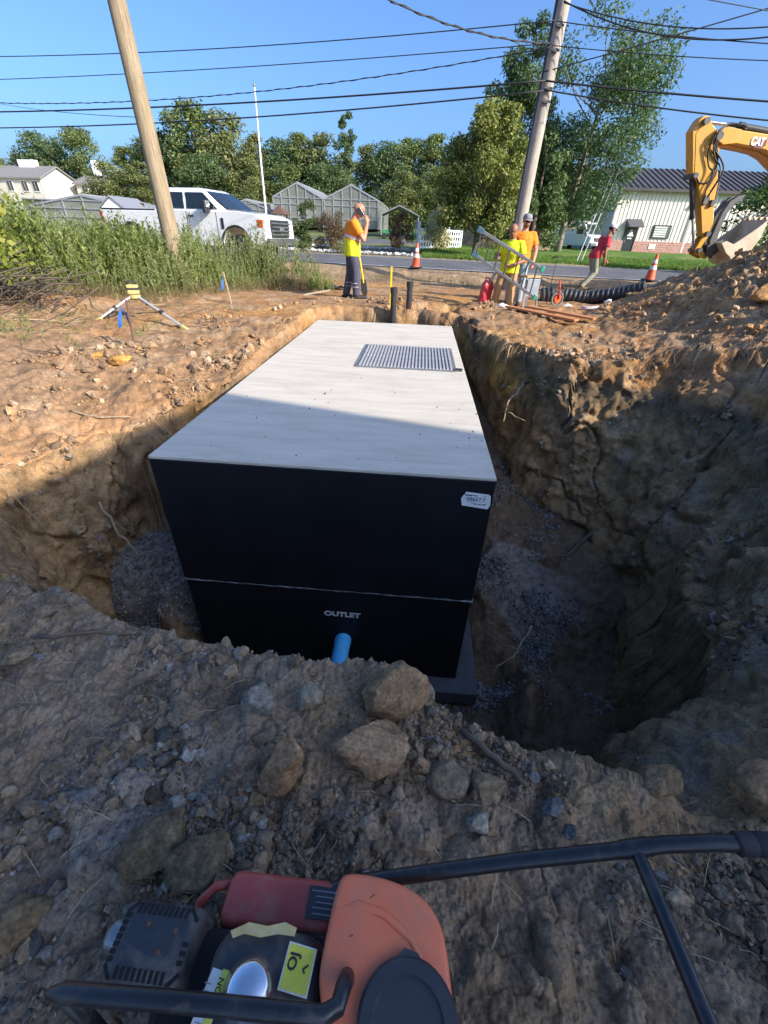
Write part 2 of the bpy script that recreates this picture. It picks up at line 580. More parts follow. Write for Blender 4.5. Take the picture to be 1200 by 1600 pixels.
    def lump(Q, f, s, rad):
        F1, hh = worley(Q * f + 0.22 * vnoise(Q * f * 1.7, s + 5)[:, None], s)
        rr = rad * (0.55 + 0.6 * hh)
        return np.sqrt(np.clip(1 - (F1 / rr) ** 2, 0, 1)) * rr / f * (hh > 0.25)
    amt = np.clip(0.45 + 0.9 * fbm(Pc, 0.9, 2, s=77), 0.05, 1.2)
    am2 = np.clip(0.55 + 0.9 * fbm(Pc, 1.6, 2, s=78), 0.1, 1.2)
    fw = np.clip(foreg[k][kk] + (0.75 - 0.45 * sst(1.0, 2.2, Pc[:, 0])) * wall[k][kk] + heap[k][kk] * 1.2 + 0.22, 0, 1.3)
    dd = np.zeros(len(Pk))
    dd[kk] = fw * (lump(Pc, 5.5, 50, 0.55) * amt * 0.42 + lump(Pc, 13, 60, 0.6) * am2 * 0.45)
    _f1, hb = worley(Pc * 6.5 + 0.35 * np.stack([vnoise(Pc * 5, 7), vnoise(Pc * 5, 8), vnoise(Pc * 5, 9)], 1), 120)
    _f2, hs = worley(Pc * 17 + 0.3 * np.stack([vnoise(Pc * 14, 17), vnoise(Pc * 14, 18), vnoise(Pc * 14, 19)], 1), 130)
    dd[kk] += (wall[k][kk] * (1 - 0.45 * sst(1.0, 2.2, Pc[:, 0])) + 0.5 * heap[k][kk] + 0.35 * foreg[k][kk] + 0.12) * (0.050 * (hb - 0.5) + 0.022 * (hs - 0.5))
    fn = np.hypot(Pk[:, 0], Pk[:, 1]) < 3.4
    Pn = Pk[fn]
    dd[fn] += (0.25 + foreg[k][fn]) * (lump(Pn, 31, 70, 0.62) * 0.55 * np.clip(0.6 + 0.9 * fbm(Pn, 2.4, 2, s=79), 0.1, 1.3) + lump(Pn, 62, 90, 0.65) * 0.45)
    dd += 0.006 * fbm(Pk, 26, 3, s=81) * (1 - 0.4 * foreg[k])
    calm = 1 - 0.72 * sst(7.2, 8.6, Pk[:, 1]) * (Pk[:, 0] < 1.8)
    disp[k] = (d * (0.5 + 0.5 * calm) + dd * calm) * soilm[k]
    # keep the lower front crest clean of the tank and the floor under it
    P = P + N * disp[:, None]
    far = (v > 8)
    P[far, 2] += 0.06 * fbm(P2[far], 0.25, 3, s=91)

    # ---- soil colours
    x, y, z = P[:, 0], P[:, 1], P[:, 2]
    P2 = P[:, :2].astype(np.float32)
    def mix(a, b, t): return a * (1 - t[:, None]) + np.array(b)[None] * t[:, None]
    n1 = np.zeros(len(x)); n2 = np.zeros(len(x)); n3 = np.zeros(len(x))
    kn = dist < 40
    n1[kn] = fbm(P[kn].astype(np.float32), 1.1, 4, 0.55, 101); n2[kn] = fbm(P[kn].astype(np.float32), 3.1, 4, 0.6, 111); n3[kn] = fbm(P[kn].astype(np.float32), 0.55, 3, 0.6, 121)
    c = np.tile(np.array([[0.31, 0.178, 0.088]]), (len(x), 1))
    c = mix(c, (0.36, 0.180, 0.064), sst(-0.1, 0.7, n1))
    c = mix(c, (0.33, 0.235, 0.145), sst(0.0, 0.8, n2) * 0.8)
    c = mix(c, (0.19, 0.125, 0.075), sst(0.25, 0.8, -n2) * 0.75)
    c = mix(c, (0.44, 0.235, 0.072), sst(0.3, 0.9, n3) * 0.6)
    # left bank is paler and browner
    c = mix(c, (0.255, 0.165, 0.100), sst(-2.0, -4.0, x) * sst(8.0, 5.0, y) * 0.75)
    # foreground: grey brown rubble
    fg = sst(2.8, 1.9, y)
    c = mix(c, (0.150, 0.120, 0.092), fg)
    c = mix(c, (0.195, 0.145, 0.095), fg * sst(0.05, 0.6, n1))
    c = mix(c, (0.165, 0.155, 0.145), fg * sst(-0.1, 0.5, n3 - 0.45 * x - 0.35) * 0.85)
    c = mix(c, (0.100, 0.080, 0.060), fg * sst(0.3, 0.8, -n2) * 0.8)
    c = mix(c, (0.175, 0.118, 0.066), fg * sst(0.1, 0.7, n2 + 0.5 * x - 0.3) * 0.8)
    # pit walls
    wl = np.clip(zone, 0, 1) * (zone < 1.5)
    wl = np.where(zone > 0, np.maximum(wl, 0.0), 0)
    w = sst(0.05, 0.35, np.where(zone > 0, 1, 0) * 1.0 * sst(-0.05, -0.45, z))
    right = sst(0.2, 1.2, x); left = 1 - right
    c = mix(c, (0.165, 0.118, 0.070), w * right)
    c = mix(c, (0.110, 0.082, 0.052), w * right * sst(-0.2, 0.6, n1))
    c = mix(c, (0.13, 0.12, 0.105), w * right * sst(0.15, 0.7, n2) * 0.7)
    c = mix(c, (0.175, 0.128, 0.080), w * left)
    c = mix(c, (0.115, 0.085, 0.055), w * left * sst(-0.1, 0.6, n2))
    # yellow subsoil near the top of the walls towards the back
    ys = sst(3.8, 5.0, y) * w * sst(-1.5, -0.9, z + 0.3 * n2) * (1 - sst(-0.25, -0.05, z)) * sst(2.4, 1.5, x) * sst(-0.5, 0.4, n1 + 0.2)
    c = mix(c, (0.40, 0.215, 0.055), np.clip(ys * (0.75 + 0.5 * n1), 0, 1))
    # crushed stone on the floor
    fl = (zone > 1.5) * 1.0
    c = mix(c, (0.120, 0.085, 0.055), fl)
    gl = fl * sst(-1.5, -1.8, x) * sst(2.75, 3.1, y)
    gr = fl * np.clip(sst(0.0, 0.35, n1 + 0.1) * sst(2.6, 3.2, y) * sst(2.6, 1.9, x), 0, 1) * (x > 0)
    c = mix(c, (0.17, 0.165, 0.16), np.clip(gl + gr * 0.7, 0, 1))
    # heap: dark grit and ochre lumps
    c = mix(c, (0.27, 0.185, 0.115), heap * sst(0.0, 0.5, -n1))
    c = mix(c, (0.46, 0.265, 0.110), heap * sst(0.0, 0.6, n2))
    # dry verge, lawn, far fields
    vg = sst(-3.4, -1.6, v) * (1 - sst(-0.5, -0.2, v))
    c = mix(c, (0.30, 0.215, 0.13), vg * 0.9)
    fv = sst(7.0, 7.4, v)
    c = mix(c, (0.30, 0.24, 0.14), fv)
    nn = np.zeros(len(x)); kq = v > 5
    nn[kq] = fbm(P2[kq], 0.45, 4, 0.6, 131)
    lawn = sst(7.9, 8.6, v + 0.3 * nn)
    g = mix(np.tile(np.array([[0.085, 0.165, 0.028]]), (len(x), 1)), (0.16, 0.20, 0.045), sst(-0.2, 0.6, nn))
    onl = lawn * sst(0.0, 0.8, x - 0.9)
    c = c * (1 - onl[:, None]) + g * onl[:, None]
    mid = lawn * (1 - sst(0.0, 0.8, x - 0.9))
    gm = mix(np.tile(np.array([[0.20, 0.20, 0.08]]), (len(x), 1)), (0.11, 0.15, 0.04), sst(-0.2, 0.5, nn))
    c = c * (1 - mid[:, None]) + gm * mid[:, None]
    # garden bed and drive across the road, left of the picket fence
    bed = sst(8.3, 8.6, v) * (1 - sst(12.2, 12.6, v)) * (x < 1.2) * (x > -16)
    c = mix(c, (0.17, 0.14, 0.12), bed)
    drv = sst(17.5, 18, v) * (1 - sst(24, 24.5, v)) * (x < 3)
    c = mix(c, (0.13, 0.13, 0.135), drv)
    c = c * (1 + 0.10 * n2[:, None])
    shade_lift = np.clip(fg + sst(-0.25, -0.6, z) * (dist < 12), 0, 1)
    c = c * (1 + ((0.80 - 0.28 * fg) * shade_lift * (1 - 0.6 * (zone > 1.5)))[:, None] * np.array([[1.22, 0.92, 0.54]]))                            # soil lying in shade is painted lighter and warmer, in place of fill light
    c = np.clip(c, 0.01, 0.6)
    idx = np.arange(sh[0] * sh[1]).reshape(sh)
    nx = np.roll(idx, -1, 0)
    F = np.stack([idx[:, :-1].ravel(), idx[:, 1:].ravel(), nx[:, 1:].ravel(), nx[:, :-1].ravel()], 1)
    # hub
    V = np.concatenate([P, [[OX, OY, P.reshape(sh[0], sh[1], 3)[:, 0, 2].mean()]]])
    c = np.concatenate([c, c[:1]])
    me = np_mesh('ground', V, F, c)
    return me, P, N, zone, disp

def soil_material():
    m, nt, p = _nt('soil')
    at = nd(nt, 'ShaderNodeVertexColor'); at.layer_name = 'soil'
    co = ocoord(nt)
    n1 = noise(nt, 9, 8, 0.68, co)
    n2 = noise(nt, 70, 5, 0.7, co)
    f1 = ramp(nt, n1, [(0.30, 0.58), (0.70, 1.38)])
    f2 = ramp(nt, n2, [(0.30, 0.55), (0.70, 1.42)])
    c = mixc(nt, 1.0, at.outputs[0], f1, 'MULTIPLY')
    c = mixc(nt, 1.0, c, f2, 'MULTIPLY')
    # pale grit
    vo = nd(nt, 'ShaderNodeTexVoronoi', Scale=85.0)
    nt.links.new(co, vo.inputs['Vector'])
    g = ramp(nt, vo.outputs['Distance'], [(0.16, 1.0), (0.24, 0.0)])
    gm = ramp(nt, noise(nt, 2.2, 3, 0.6, co), [(0.50, 0.0), (0.68, 0.65)])
    gg = mixc(nt, 1.0, g, gm, 'MULTIPLY')
    rnd = nt.nodes.new('ShaderNodeSeparateColor')
    nt.links.new(vo.outputs['Color'], rnd.inputs[0])
    gcol = ramp(nt, rnd.outputs[0], [(0.0, (0.16, 0.15, 0.145)), (0.6, (0.26, 0.245, 0.23)), (1.0, (0.42, 0.40, 0.37))])
    c = mixc(nt, gg, c, gcol)
    nt.links.new(c, p.inputs['Base Color'])
    p.inputs['Roughness'].default_value = 0.95
    p.inputs['Specular IOR Level'].default_value = 0.15
    b1 = nd(nt, 'ShaderNodeBump', Strength=0.7, Distance=0.012)
    nt.links.new(noise(nt, 45, 8, 0.7, co), b1.inputs['Height'])
    b2 = nd(nt, 'ShaderNodeBump', Strength=0.5, Distance=0.02)
    nt.links.new(noise(nt, 14, 6, 0.65, co), b2.inputs['Height'])
    nt.links.new(b2.outputs[0], b1.inputs['Normal'])
    nt.links.new(b1.outputs[0], p.inputs['Normal'])
    return m

SOIL = soil_material()
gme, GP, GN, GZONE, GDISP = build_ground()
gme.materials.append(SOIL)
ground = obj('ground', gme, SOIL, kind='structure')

# height lookup on the displaced ground, for standing things on it
from mathutils.kdtree import KDTree
_near = np.nonzero((np.hypot(GP[:, 0], GP[:, 1]) < 45))[0]
_near = np.concatenate([_near[np.hypot(GP[_near, 0], GP[_near, 1]) > 4][::2], _near[np.hypot(GP[_near, 0], GP[_near, 1]) <= 4][::9]])
_gx = GP[_near]
_cell = {}
_ki = np.floor(_gx[:, :2] / 0.25).astype(int)
for _i, (a_, b_) in enumerate(map(tuple, _ki)):
    _cell.setdefault((a_, b_), []).append(_i)
def gz(x, y):
    a, b = int(math.floor(x / 0.25)), int(math.floor(y / 0.25))
    for w in (1, 3):
        ids = [i for da in range(-w, w + 1) for db in range(-w, w + 1) for i in _cell.get((a + da, b + db), ())]
        if ids:
            q = _gx[ids]
            d = np.hypot(q[:, 0] - x, q[:, 1] - y)
            o = np.argsort(d)[:4]
            ww = 1 / (d[o] + 0.01)
            return float((q[o, 2] * ww).sum() / ww.sum())
    return float(terrain(np.array([x]), np.array([y]))[0][0])

# ------------------------------------------------------------------ road
def strip(v0, v1, x0, x1, dz, n=60, nv=4):
    mb = MB()
    rows = []
    for i in range(n + 1):
        xx = x0 + (x1 - x0) * i / n
        row = []
        for j in range(nv + 1):
            v = v0 + (v1 - v0) * j / nv
            yy = 18.05 - 0.27 * xx + v / 0.9654
            zz = float(base_h(np.array([0.0]), np.array([18.05 + v / 0.9654]))[0]) + dz
            if v > -0.7: zz = 0.28 + dz
            row.append((xx, yy, zz))
        rows.append(row)
    mb.loft(rows, cap=False, closed=False)
    return mb

asph = pm('asphalt', (0.115, 0.115, 0.12), 0.9, var=0.25, scale=1.2, bump=0.6, bscale=180, bdist=0.01, dirt=(0.2, 0.17, 0.13), dirt_amt=0.25, dirt_scale=0.8, spec=0.25)
paint = pm('road_paint', (0.62, 0.62, 0.60), 0.7, var=0.15, scale=8, bump=0.2, dirt=(0.25, 0.23, 0.2), dirt_amt=0.4, dirt_scale=6)
obj('road', strip(-0.40, 7.2, -120, 120, 0.014), asph, kind='structure', fix=False)
obj('edge_line_marking', strip(-0.10, 0.03, -120, 120, 0.019), paint, kind='structure', fix=False)
obj('far_edge_line_marking', strip(6.60, 6.73, -120, 120, 0.019), paint, kind='structure', fix=False)
# ------------------------------------------------------------------ concrete tank
def U(px):   # unit vector in plan
    return Vector((math.cos(px), math.sin(px), 0))
_fl, _fr, _br, _bl = [Vector((a, b, 0)) for a, b in TANK_C]
TX = (_fr - _fl).normalized()
TYAW = math.atan2(TX.y, TX.x)
TW, TL = 2.515, 5.885
tank = empty('concrete_tank', (_fl.x, _fl.y, -2.37), (0, 0, TYAW),
             'huge black coated concrete tank with grey top set in the pit', 'tank')
def coat_mat():
    m, nt, p = _nt('black_coating')
    co = ocoord(nt)
    n1 = noise(nt, 2.5, 6, 0.6, co)
    c = ramp(nt, n1, [(0.3, (0.0055, 0.0065, 0.009)), (0.75, (0.011, 0.013, 0.017))])
    sc = noise(nt, 14, 10, 0.75, co, 1.5)
    f = ramp(nt, sc, [(0.66, 0.0), (0.80, 0.35)])
    c = mixc(nt, f, c, (0.16, 0.15, 0.14))
    nt.links.new(c, p.inputs['Base Color'])
    p.inputs['Roughness'].default_value = 0.5
    p.inputs['Specular IOR Level'].default_value = 0.25
    b = nd(nt, 'ShaderNodeBump', Strength=0.35, Distance=0.006)
    nt.links.new(noise(nt, 22, 6, 0.6, co), b.inputs['Height'])
    nt.links.new(b.outputs[0], p.inputs['Normal'])
    return m
def conc_mat():
    m, nt, p = _nt('pale_concrete')
    co = ocoord(nt)
    mp = nd(nt, 'ShaderNodeMapping'); mp.inputs['Scale'].default_value = (0.5, 2.6, 1)
    nt.links.new(co, mp.inputs['Vector'])
    n1 = noise(nt, 3.0, 8, 0.65, mp.outputs[0])
    c = ramp(nt, n1, [(0.25, (0.45, 0.405, 0.325)), (0.55, (0.55, 0.505, 0.425)), (0.8, (0.62, 0.575, 0.49))])
    n2 = noise(nt, 1.1, 6, 0.7, co, 0.8)
    c = mixc(nt, ramp(nt, n2, [(0.5, 0.0), (0.75, 0.5)]), c, (0.40, 0.355, 0.28))
    # crumbs of soil and small stains
    vo = nd(nt, 'ShaderNodeTexVoronoi', Scale=9.0); nt.links.new(co, vo.inputs['Vector'])
    sp = ramp(nt, vo.outputs['Distance'], [(0.06, 0.8), (0.10, 0.0)])
    sm = ramp(nt, noise(nt, 1.6, 3, 0.6, co), [(0.52, 0.0), (0.62, 1.0)])
    c = mixc(nt, mixc(nt, 1.0, sp, sm, 'MULTIPLY'), c, (0.13, 0.12, 0.09))
    # broom streaks
    mp2 = nd(nt, 'ShaderNodeMapping'); mp2.inputs['Scale'].default_value = (1.0, 60, 1)
    nt.links.new(co, mp2.inputs['Vector'])
    st = noise(nt, 2.0, 4, 0.6, mp2.outputs[0])
    c = mixc(nt, 1.0, c, ramp(nt, st, [(0.3, 0.93), (0.7, 1.05)]), 'MULTIPLY')
    nt.links.new(c, p.inputs['Base Color'])
    p.inputs['Roughness'].default_value = 0.85
    p.inputs['Specular IOR Level'].default_value = 0.25
    b = nd(nt, 'ShaderNodeBump', Strength=0.35, Distance=0.006)
    nt.links.new(st, b.inputs['Height'])
    nt.links.new(b.outputs[0], p.inputs['Normal'])
    return m
COAT, CONC = coat_mat(), conc_mat()
mb = MB().box((TW / 2, TL / 2, 0.535), (TW - 0.012, TL - 0.012, 1.07)); obj('lower_section', mb, COAT, tank, bevel=0.012)
mb = MB().box((TW / 2, TL / 2, 1.088 + 1.156 / 2), (TW, TL, 1.156)); obj('upper_section', mb, COAT, tank, bevel=0.008)
# joint sealed with a thin pale bead, broken here and there
rng = random.Random(5)
mb = MB()
for a, b_ in (((0, -0.004), (TW, -0.004)), ((TW + 0.004, 0), (TW + 0.004, TL)), ((0 - 0.004, TL), (-0.004, 0))):
    n = 44
    pts, rr = [], []
    for i in range(n + 1):
        t = i / n
        pts.append((a[0] + (b_[0] - a[0]) * t, a[1] + (b_[1] - a[1]) * t, 1.079 + rng.uniform(-.003, .003)))
        rr.append(0.0062 + rng.uniform(-0.003, 0.003))
    mb.tube(pts, rr, 6)
obj('joint_seal', mb, pm('joint_sealant', (0.17, 0.18, 0.19), 0.7, var=0.6, scale=9, dirt=(0.02, 0.02, 0.025), dirt_amt=0.7, dirt_scale=7), tank, smooth=True)
mb = MB().box((TW / 2, TL / 2, 2.244 + 0.013), (TW - 0.004, TL - 0.004, 0.026)); obj('top_surface', mb, CONC, tank, bevel=0.006)
# footing slab under the tank
mb = MB().box((TW / 2 + 0.02, TL / 2, -0.085), (TW + 0.36, TL + 0.3, 0.17)); obj('base_slab', mb, pm('slab_concrete', (0.075, 0.08, 0.088), 0.85, var=0.3, scale=3, dirt=(0.09, 0.065, 0.04), dirt_amt=0.3, bump=0.3), tank, bevel=0.012)
# floor hatch: frame, plate with raised treads
TZ = 2.27
hx0, hx1, hy0, hy1 = 1.165, 2.372, 2.735, 3.945
steel = pm('galvanised_plate', (0.24, 0.24, 0.24), 0.6, 0.2, var=0.2, scale=4, dirt=(0.32, 0.29, 0.24), dirt_amt=0.35, dirt_scale=4)
hatch = obj('hatch', MB().box(((hx0 + hx1) / 2, (hy0 + hy1) / 2, TZ + 0.004), (hx1 - hx0, hy1 - hy0, 0.012)), steel, tank)
n = 27
for i in range(n):
    xx = hx0 + 0.03 + (hx1 - hx0 - 0.06) * i / (n - 1)
    if i == 0:
        t0 = MB().box((0, 0, 0), (0.020, hy1 - hy0 - 0.05, 0.012), taper=0.985).mesh('tread')
        t0.materials.append(pm('tread_steel', (0.40, 0.40, 0.40), 0.6, 0.2, var=0.25, scale=7, dirt=(0.3, 0.27, 0.22), dirt_amt=0.3))
    o = bpy.data.objects.new('tread', t0); COL.objects.link(o); o.parent = hatch
    o.location = (xx, (hy0 + hy1) / 2, TZ + 0.0165)
mb = MB()
for a, b_ in (((hx0 - .018, hy0 - .018), (hx1 + .018, hy0 - .018)), ((hx1 + .018, hy0 - .018), (hx1 + .018, hy1 + .018)), ((hx1 + .018, hy1 + .018), (hx0 - .018, hy1 + .018)), ((hx0 - .018, hy1 + .018), (hx0 - .018, hy0 - .018))):
    mb.bar((a[0], a[1], TZ + 0.003), (b_[0], b_[1], TZ + 0.003), 0.03, 0.014)
obj('hatch_frame', mb, pm('hatch_frame_steel', (0.24, 0.24, 0.24), 0.55, 0.5, var=0.2), tank)
mb = MB().box((hx1 + 0.05, hy0 + 0.03, TZ + 0.012), (0.10, 0.05, 0.02)).tube([(hx1 + .02, hy0 + .05, TZ + .02), (hx1 + .1, hy0 + .0, TZ + .03)], 0.012, 8)
obj('hatch_latch', mb, pm('latch_steel', (0.12, 0.12, 0.12), 0.5, 0.6), tank)
# blue pipe
pipe_m = pm('blue_pipe', (0.09, 0.46, 0.82), 0.35, var=0.08, scale=5, dirt=(0.1, 0.12, 0.12), dirt_amt=0.12)
mb = MB().tube([(1.395, 0.02, 0.46), (1.395, -0.62, 0.43)], 0.074, 28, cap=False)
mb.tube([(1.395, -0.62, 0.43), (1.395, 0.02, 0.46)], 0.066, 28, cap=False)
mb.tube([(1.395, -0.02, 0.46), (1.395, -0.05, 0.459)], 0.079, 28)
obj('outlet_pipe', mb, pipe_m, tank, smooth='auto')
# stencilled word and the maker's label
FONT_CACHE = {}
def text_mesh(s, size, ext=0.001, name='lettering', bold=0.0, sx=1.0):
    cu = bpy.data.curves.new(name, 'FONT')
    cu.body = s; cu.size = size; cu.extrude = ext; cu.align_x = 'CENTER'; cu.align_y = 'CENTER'; cu.offset = bold
    o = bpy.data.objects.new(name, cu)
    COL.objects.link(o)
    dg = bpy.context.evaluated_depsgraph_get()
    me = bpy.data.meshes.new_from_object(o.evaluated_get(dg))
    bpy.data.objects.remove(o); bpy.data.curves.remove(cu)
    for v_ in me.vertices: v_.co.x *= sx
    me.name = name
    return me
stencil = pm('stencil_paint', (0.62, 0.64, 0.66), 0.8, var=0.2, scale=30, dirt=(0.02, 0.02, 0.02), dirt_amt=0.25, dirt_scale=26)
o = obj('stencil_lettering', text_mesh('OUTLET', 0.078, 0.0006, bold=0.0035, sx=1.0), stencil, tank, loc=(1.392, -0.0025, 0.79), rot=(R(90), 0, R(0)))
_w = max(v_.co.x for v_ in o.data.vertices) - min(v_.co.x for v_ in o.data.vertices)
for v_ in o.data.vertices: v_.co.x *= 0.33 / _w
lab = MB()
pol = [(2.300, 2.035), (2.490, 2.015), (2.503, 2.05), (2.495, 2.125), (2.482, 2.137), (2.315, 2.150), (2.312, 2.13), (2.300, 2.12), (2.288, 2.09)]
lab.prism([(a, b_ + 0.0) for a, b_ in pol], -0.0035, -0.0015)
paper = pm('label_paper', (0.66, 0.68, 0.70), 0.7, var=0.06, scale=20, bump=0.1)
ink = pm('black_ink', (0.02, 0.022, 0.03), 0.7, var=0.1)
lo = obj('paper_label', lab, paper, tank, label='white paper label printed 68657.T')
o = obj('label_print', text_mesh('68657.T', 0.042, 0.0006, bold=0.0), ink, lo, loc=(2.396, -0.0050, 2.092), rot=(R(90), R(3), 0))
# rows of small print too fine to read
for x_, z_, w_, h_ in ((2.340, 2.124, 0.05, 0.009), (2.385, 2.1225, 0.032, 0.007), (2.455, 2.120, 0.02, 0.004), (2.360, 2.070, 0.06, 0.002), (2.372, 2.056, 0.006, 0.010), (2.395, 2.054, 0.018, 0.009), (2.425, 2.053, 0.022, 0.008), (2.458, 2.052, 0.026, 0.009)):
    obj('label_print', MB().box((x_, -0.0041, z_), (w_, 0.0006, h_)), ink, lo)
# ------------------------------------------------------------------ building behind the photographer (throws the big shadow)
_tan = math.tan(SUN_EL)
_A = Vector((-1.75, 4.20, 0))
_C = _A + SUN_H * (6.5 / _tan)
_d1 = Vector((0.952, -0.305, 0)).normalized()
bh = empty('rear_building', (_C.x, _C.y, -0.3), (0, 0, math.atan2(_d1.y, _d1.x)), 'tall flat roofed building whose shadow covers the near ground, behind the viewer', 'building')
sid = pm('cream_siding', (0.62, 0.58, 0.50), 0.7, var=0.06, scale=1, bump=0.2)
obj('wall', MB().box((7, -5, 3.3), (14, 10, 6.6)), sid, bh)
obj('parapet', MB().box((7, -5, 6.65), (14.06, 10.06, 0.1)), pm('parapet_cap', (0.35, 0.35, 0.36), 0.6), bh)
for i in range(5):
    for k in range(2):
        w_ = obj('window', MB().box((1.8 + i * 2.6, 0.02, 1.7 + k * 2.7), (1.0, 0.06, 1.4)), pm('white_trim', (0.75, 0.75, 0.73), 0.5, var=0.04), bh)
        obj('pane', MB().box((1.8 + i * 2.6, 0.06, 1.7 + k * 2.7), (0.84, 0.02, 1.24)), pm('dark_glass', (0.02, 0.025, 0.03), 0.08, var=0.1, bump=0), w_)

# ------------------------------------------------------------------ loose stones and clods
def ico(sub):
    bm = bmesh.new()
    bmesh.ops.create_icosphere(bm, subdivisions=sub, radius=1.0)
    V = np.array([v.co[:] for v in bm.verts]); F = np.array([[v.index for v in f.verts] for f in bm.faces])
    bm.free()
    return V, F
IC1, IC2, IC3 = ico(1), ico(2), ico(4)
NR_ = np.random.RandomState(11)

def rand_rot(n):
    q = NR_.normal(size=(n, 4)); q /= np.linalg.norm(q, axis=1, keepdims=True)
    w, x, y, z = q.T
    return np.stack([np.stack([1 - 2 * (y * y + z * z), 2 * (x * y - z * w), 2 * (x * z + y * w)], 1),
                     np.stack([2 * (x * y + z * w), 1 - 2 * (x * x + z * z), 2 * (y * z - x * w)], 1),
                     np.stack([2 * (x * z - y * w), 2 * (y * z + x * w), 1 - 2 * (x * x + y * y)], 1)], 1)

def scatter(name, pts, nrm, size, cols, label, sink=0.25, flat=0.75, sub=1, rough=0.28):
    Vb, Fb = IC1 if sub == 1 else IC2
    n, m = len(pts), len(Vb)
    Rm = rand_rot(n)
    shp = NR_.uniform(0.6, 1.15, (n, 3)); shp[:, 2] *= flat
    jit = 1 + rough * NR_.normal(size=(n, m, 1))
    V = np.einsum('nij,nmj->nmi', Rm, Vb[None] * shp[:, None] * np.clip(jit, 0.5, 1.5)) * (size[:, None, None] * 0.5)
    V = V + pts[:, None] + nrm[:, None] * (size * 0.5 * (1 - 2 * sink))[:, None, None]
    F = (Fb[None] + (np.arange(n) * m)[:, None, None]).reshape(-1, 3)
    me = np_mesh(name, V.reshape(-1, 3), F, np.repeat(cols, m, axis=0), smooth=False)
    return obj(name, me, SOIL, kind='stuff', label=label)

dist_ = np.hypot(GP[:, 0], GP[:, 1])
def pick(mask, n, p=None):
    ids = np.nonzero(mask)[0]
    if p is not None:
        w = p[ids]; w = w / w.sum()
        return NR_.choice(ids, n, p=w)
    return NR_.choice(ids, n)

tank_near = inside(np.array([(-1.80, 2.6), (0.9, 2.45), (1.35, 8.6), (-1.4, 8.8)]), GP[:, 0], GP[:, 1])
clump = np.zeros(len(GP))
_q = dist_ < 12
clump[_q] = np.clip(0.15 + fbm(GP[_q].astype(np.float32), 2.3, 3, s=301), 0.02, 2) ** 2

fgm = (GP[:, 1] < 2.3) & (GP[:, 1] > -0.4) & (GZONE == 0) & (np.abs(GP[:, 0]) < 3.4)
pal = np.array([(0.25, 0.185, 0.125), (0.31, 0.225, 0.145), (0.20, 0.15, 0.10), (0.35, 0.25, 0.155), (0.24, 0.215, 0.185), (0.29, 0.265, 0.23), (0.18, 0.17, 0.155)])
for nm_, cnt, lo_, hi_, a_, sub_, rg in (('rubble', 15000, 0.005, 0.018, 0.006, 1, 0.22), ('clods', 1500, 0.018, 0.070, 0.013, 2, 0.16)):
    i_ = pick(fgm, cnt, clump)
    sz = np.clip(a_ * NR_.pareto(1.6, len(i_)) + lo_, lo_, hi_)
    wl = np.where(GP[i_, 0] < -0.4, 0.40, 0.10)
    ci = np.where(NR_.rand(len(i_)) < wl, NR_.randint(4, 7, len(i_)), NR_.randint(0, 4, len(i_)))
    scatter(nm_, GP[i_], GN[i_], sz, pal[ci] * NR_.uniform(0.5, 1.15, (len(i_), 1)), 'fine soil crumbs and pebbles over the near ground' if sub_ == 1 else 'fist sized and smaller soil clods over the near ground', sub=sub_, rough=rg, sink=0.3 if sub_ == 1 else 0.42)
hp = np.hypot(GP[:, 0] - 8.9, GP[:, 1] - 8.0)
hm = (hp < 4.9) & (GP[:, 0] < 9.5)
i_ = pick(hm, 7500)
sz = np.clip(0.016 * NR_.pareto(1.7, len(i_)) + 0.014, 0.014, 0.12)
pal2 = np.array([(0.47, 0.28, 0.125), (0.40, 0.225, 0.095), (0.30, 0.20, 0.12), (0.48, 0.34, 0.2)])
scatter('heap_clods', GP[i_], GN[i_], sz, pal2[NR_.randint(0, 4, len(i_))] * NR_.uniform(0.7, 1.2, (len(i_), 1)), 'loose ochre clods lying on the spoil heap')
rimd, _ = pdist(RIM[:, :2], GP[_q][:, 0], GP[_q][:, 1])
rm = np.zeros(len(GP), bool); rm[np.nonzero(_q)[0]] = (rimd < 1.6)
rm &= (GZONE == 0) & (GP[:, 1] > 2.3)
i_ = pick(rm, 5200, clump)
sz = np.clip(0.014 * NR_.pareto(1.9, len(i_)) + 0.012, 0.012, 0.11)
scatter('bank_crumbs', GP[i_], GN[i_], sz, np.array([(0.38, 0.23, 0.115), (0.30, 0.20, 0.12), (0.42, 0.30, 0.19), (0.24, 0.16, 0.10)])[NR_.randint(0, 4, len(i_))] * NR_.uniform(0.75, 1.2, (len(i_), 1)), 'small tan soil crumbs along the edges of the pit')
gm_ = (GZONE > 1.5) & ~tank_near & (GP[:, 1] > 1.7) & (GP[:, 1] < 6.5)
gm1 = gm_ & (GP[:, 0] < -1.5) & (GP[:, 1] > 2.8)
gm2 = gm_ & (GP[:, 0] > 0.6) & (GP[:, 1] > 2.4) & (GP[:, 0] < 2.3)
i_ = np.concatenate([pick(gm1, 2600), pick(gm2, 2600, clump)])
sz = NR_.uniform(0.016, 0.042, len(i_))
scatter('crushed_stone', GP[i_], GN[i_], sz, np.array([(0.18, 0.175, 0.165), (0.23, 0.225, 0.215), (0.12, 0.12, 0.115), (0.30, 0.29, 0.28)])[NR_.randint(0, 4, len(i_))], 'grey crushed stone spread on the floor of the pit', sink=0.2)
wm = (GZONE > 0.05) & (GZONE < 1.5) & (GP[:, 0] > 0.8) & (GP[:, 1] < 6.2)
wm2 = (GZONE > 0.05) & (GZONE < 1.5) & (GP[:, 0] < -1.5)
i_ = np.concatenate([pick(wm, 1300, clump), pick(wm2, 700, clump)])
sz = np.clip(0.014 * NR_.pareto(1.7, len(i_)) + 0.010, 0.01, 0.09)
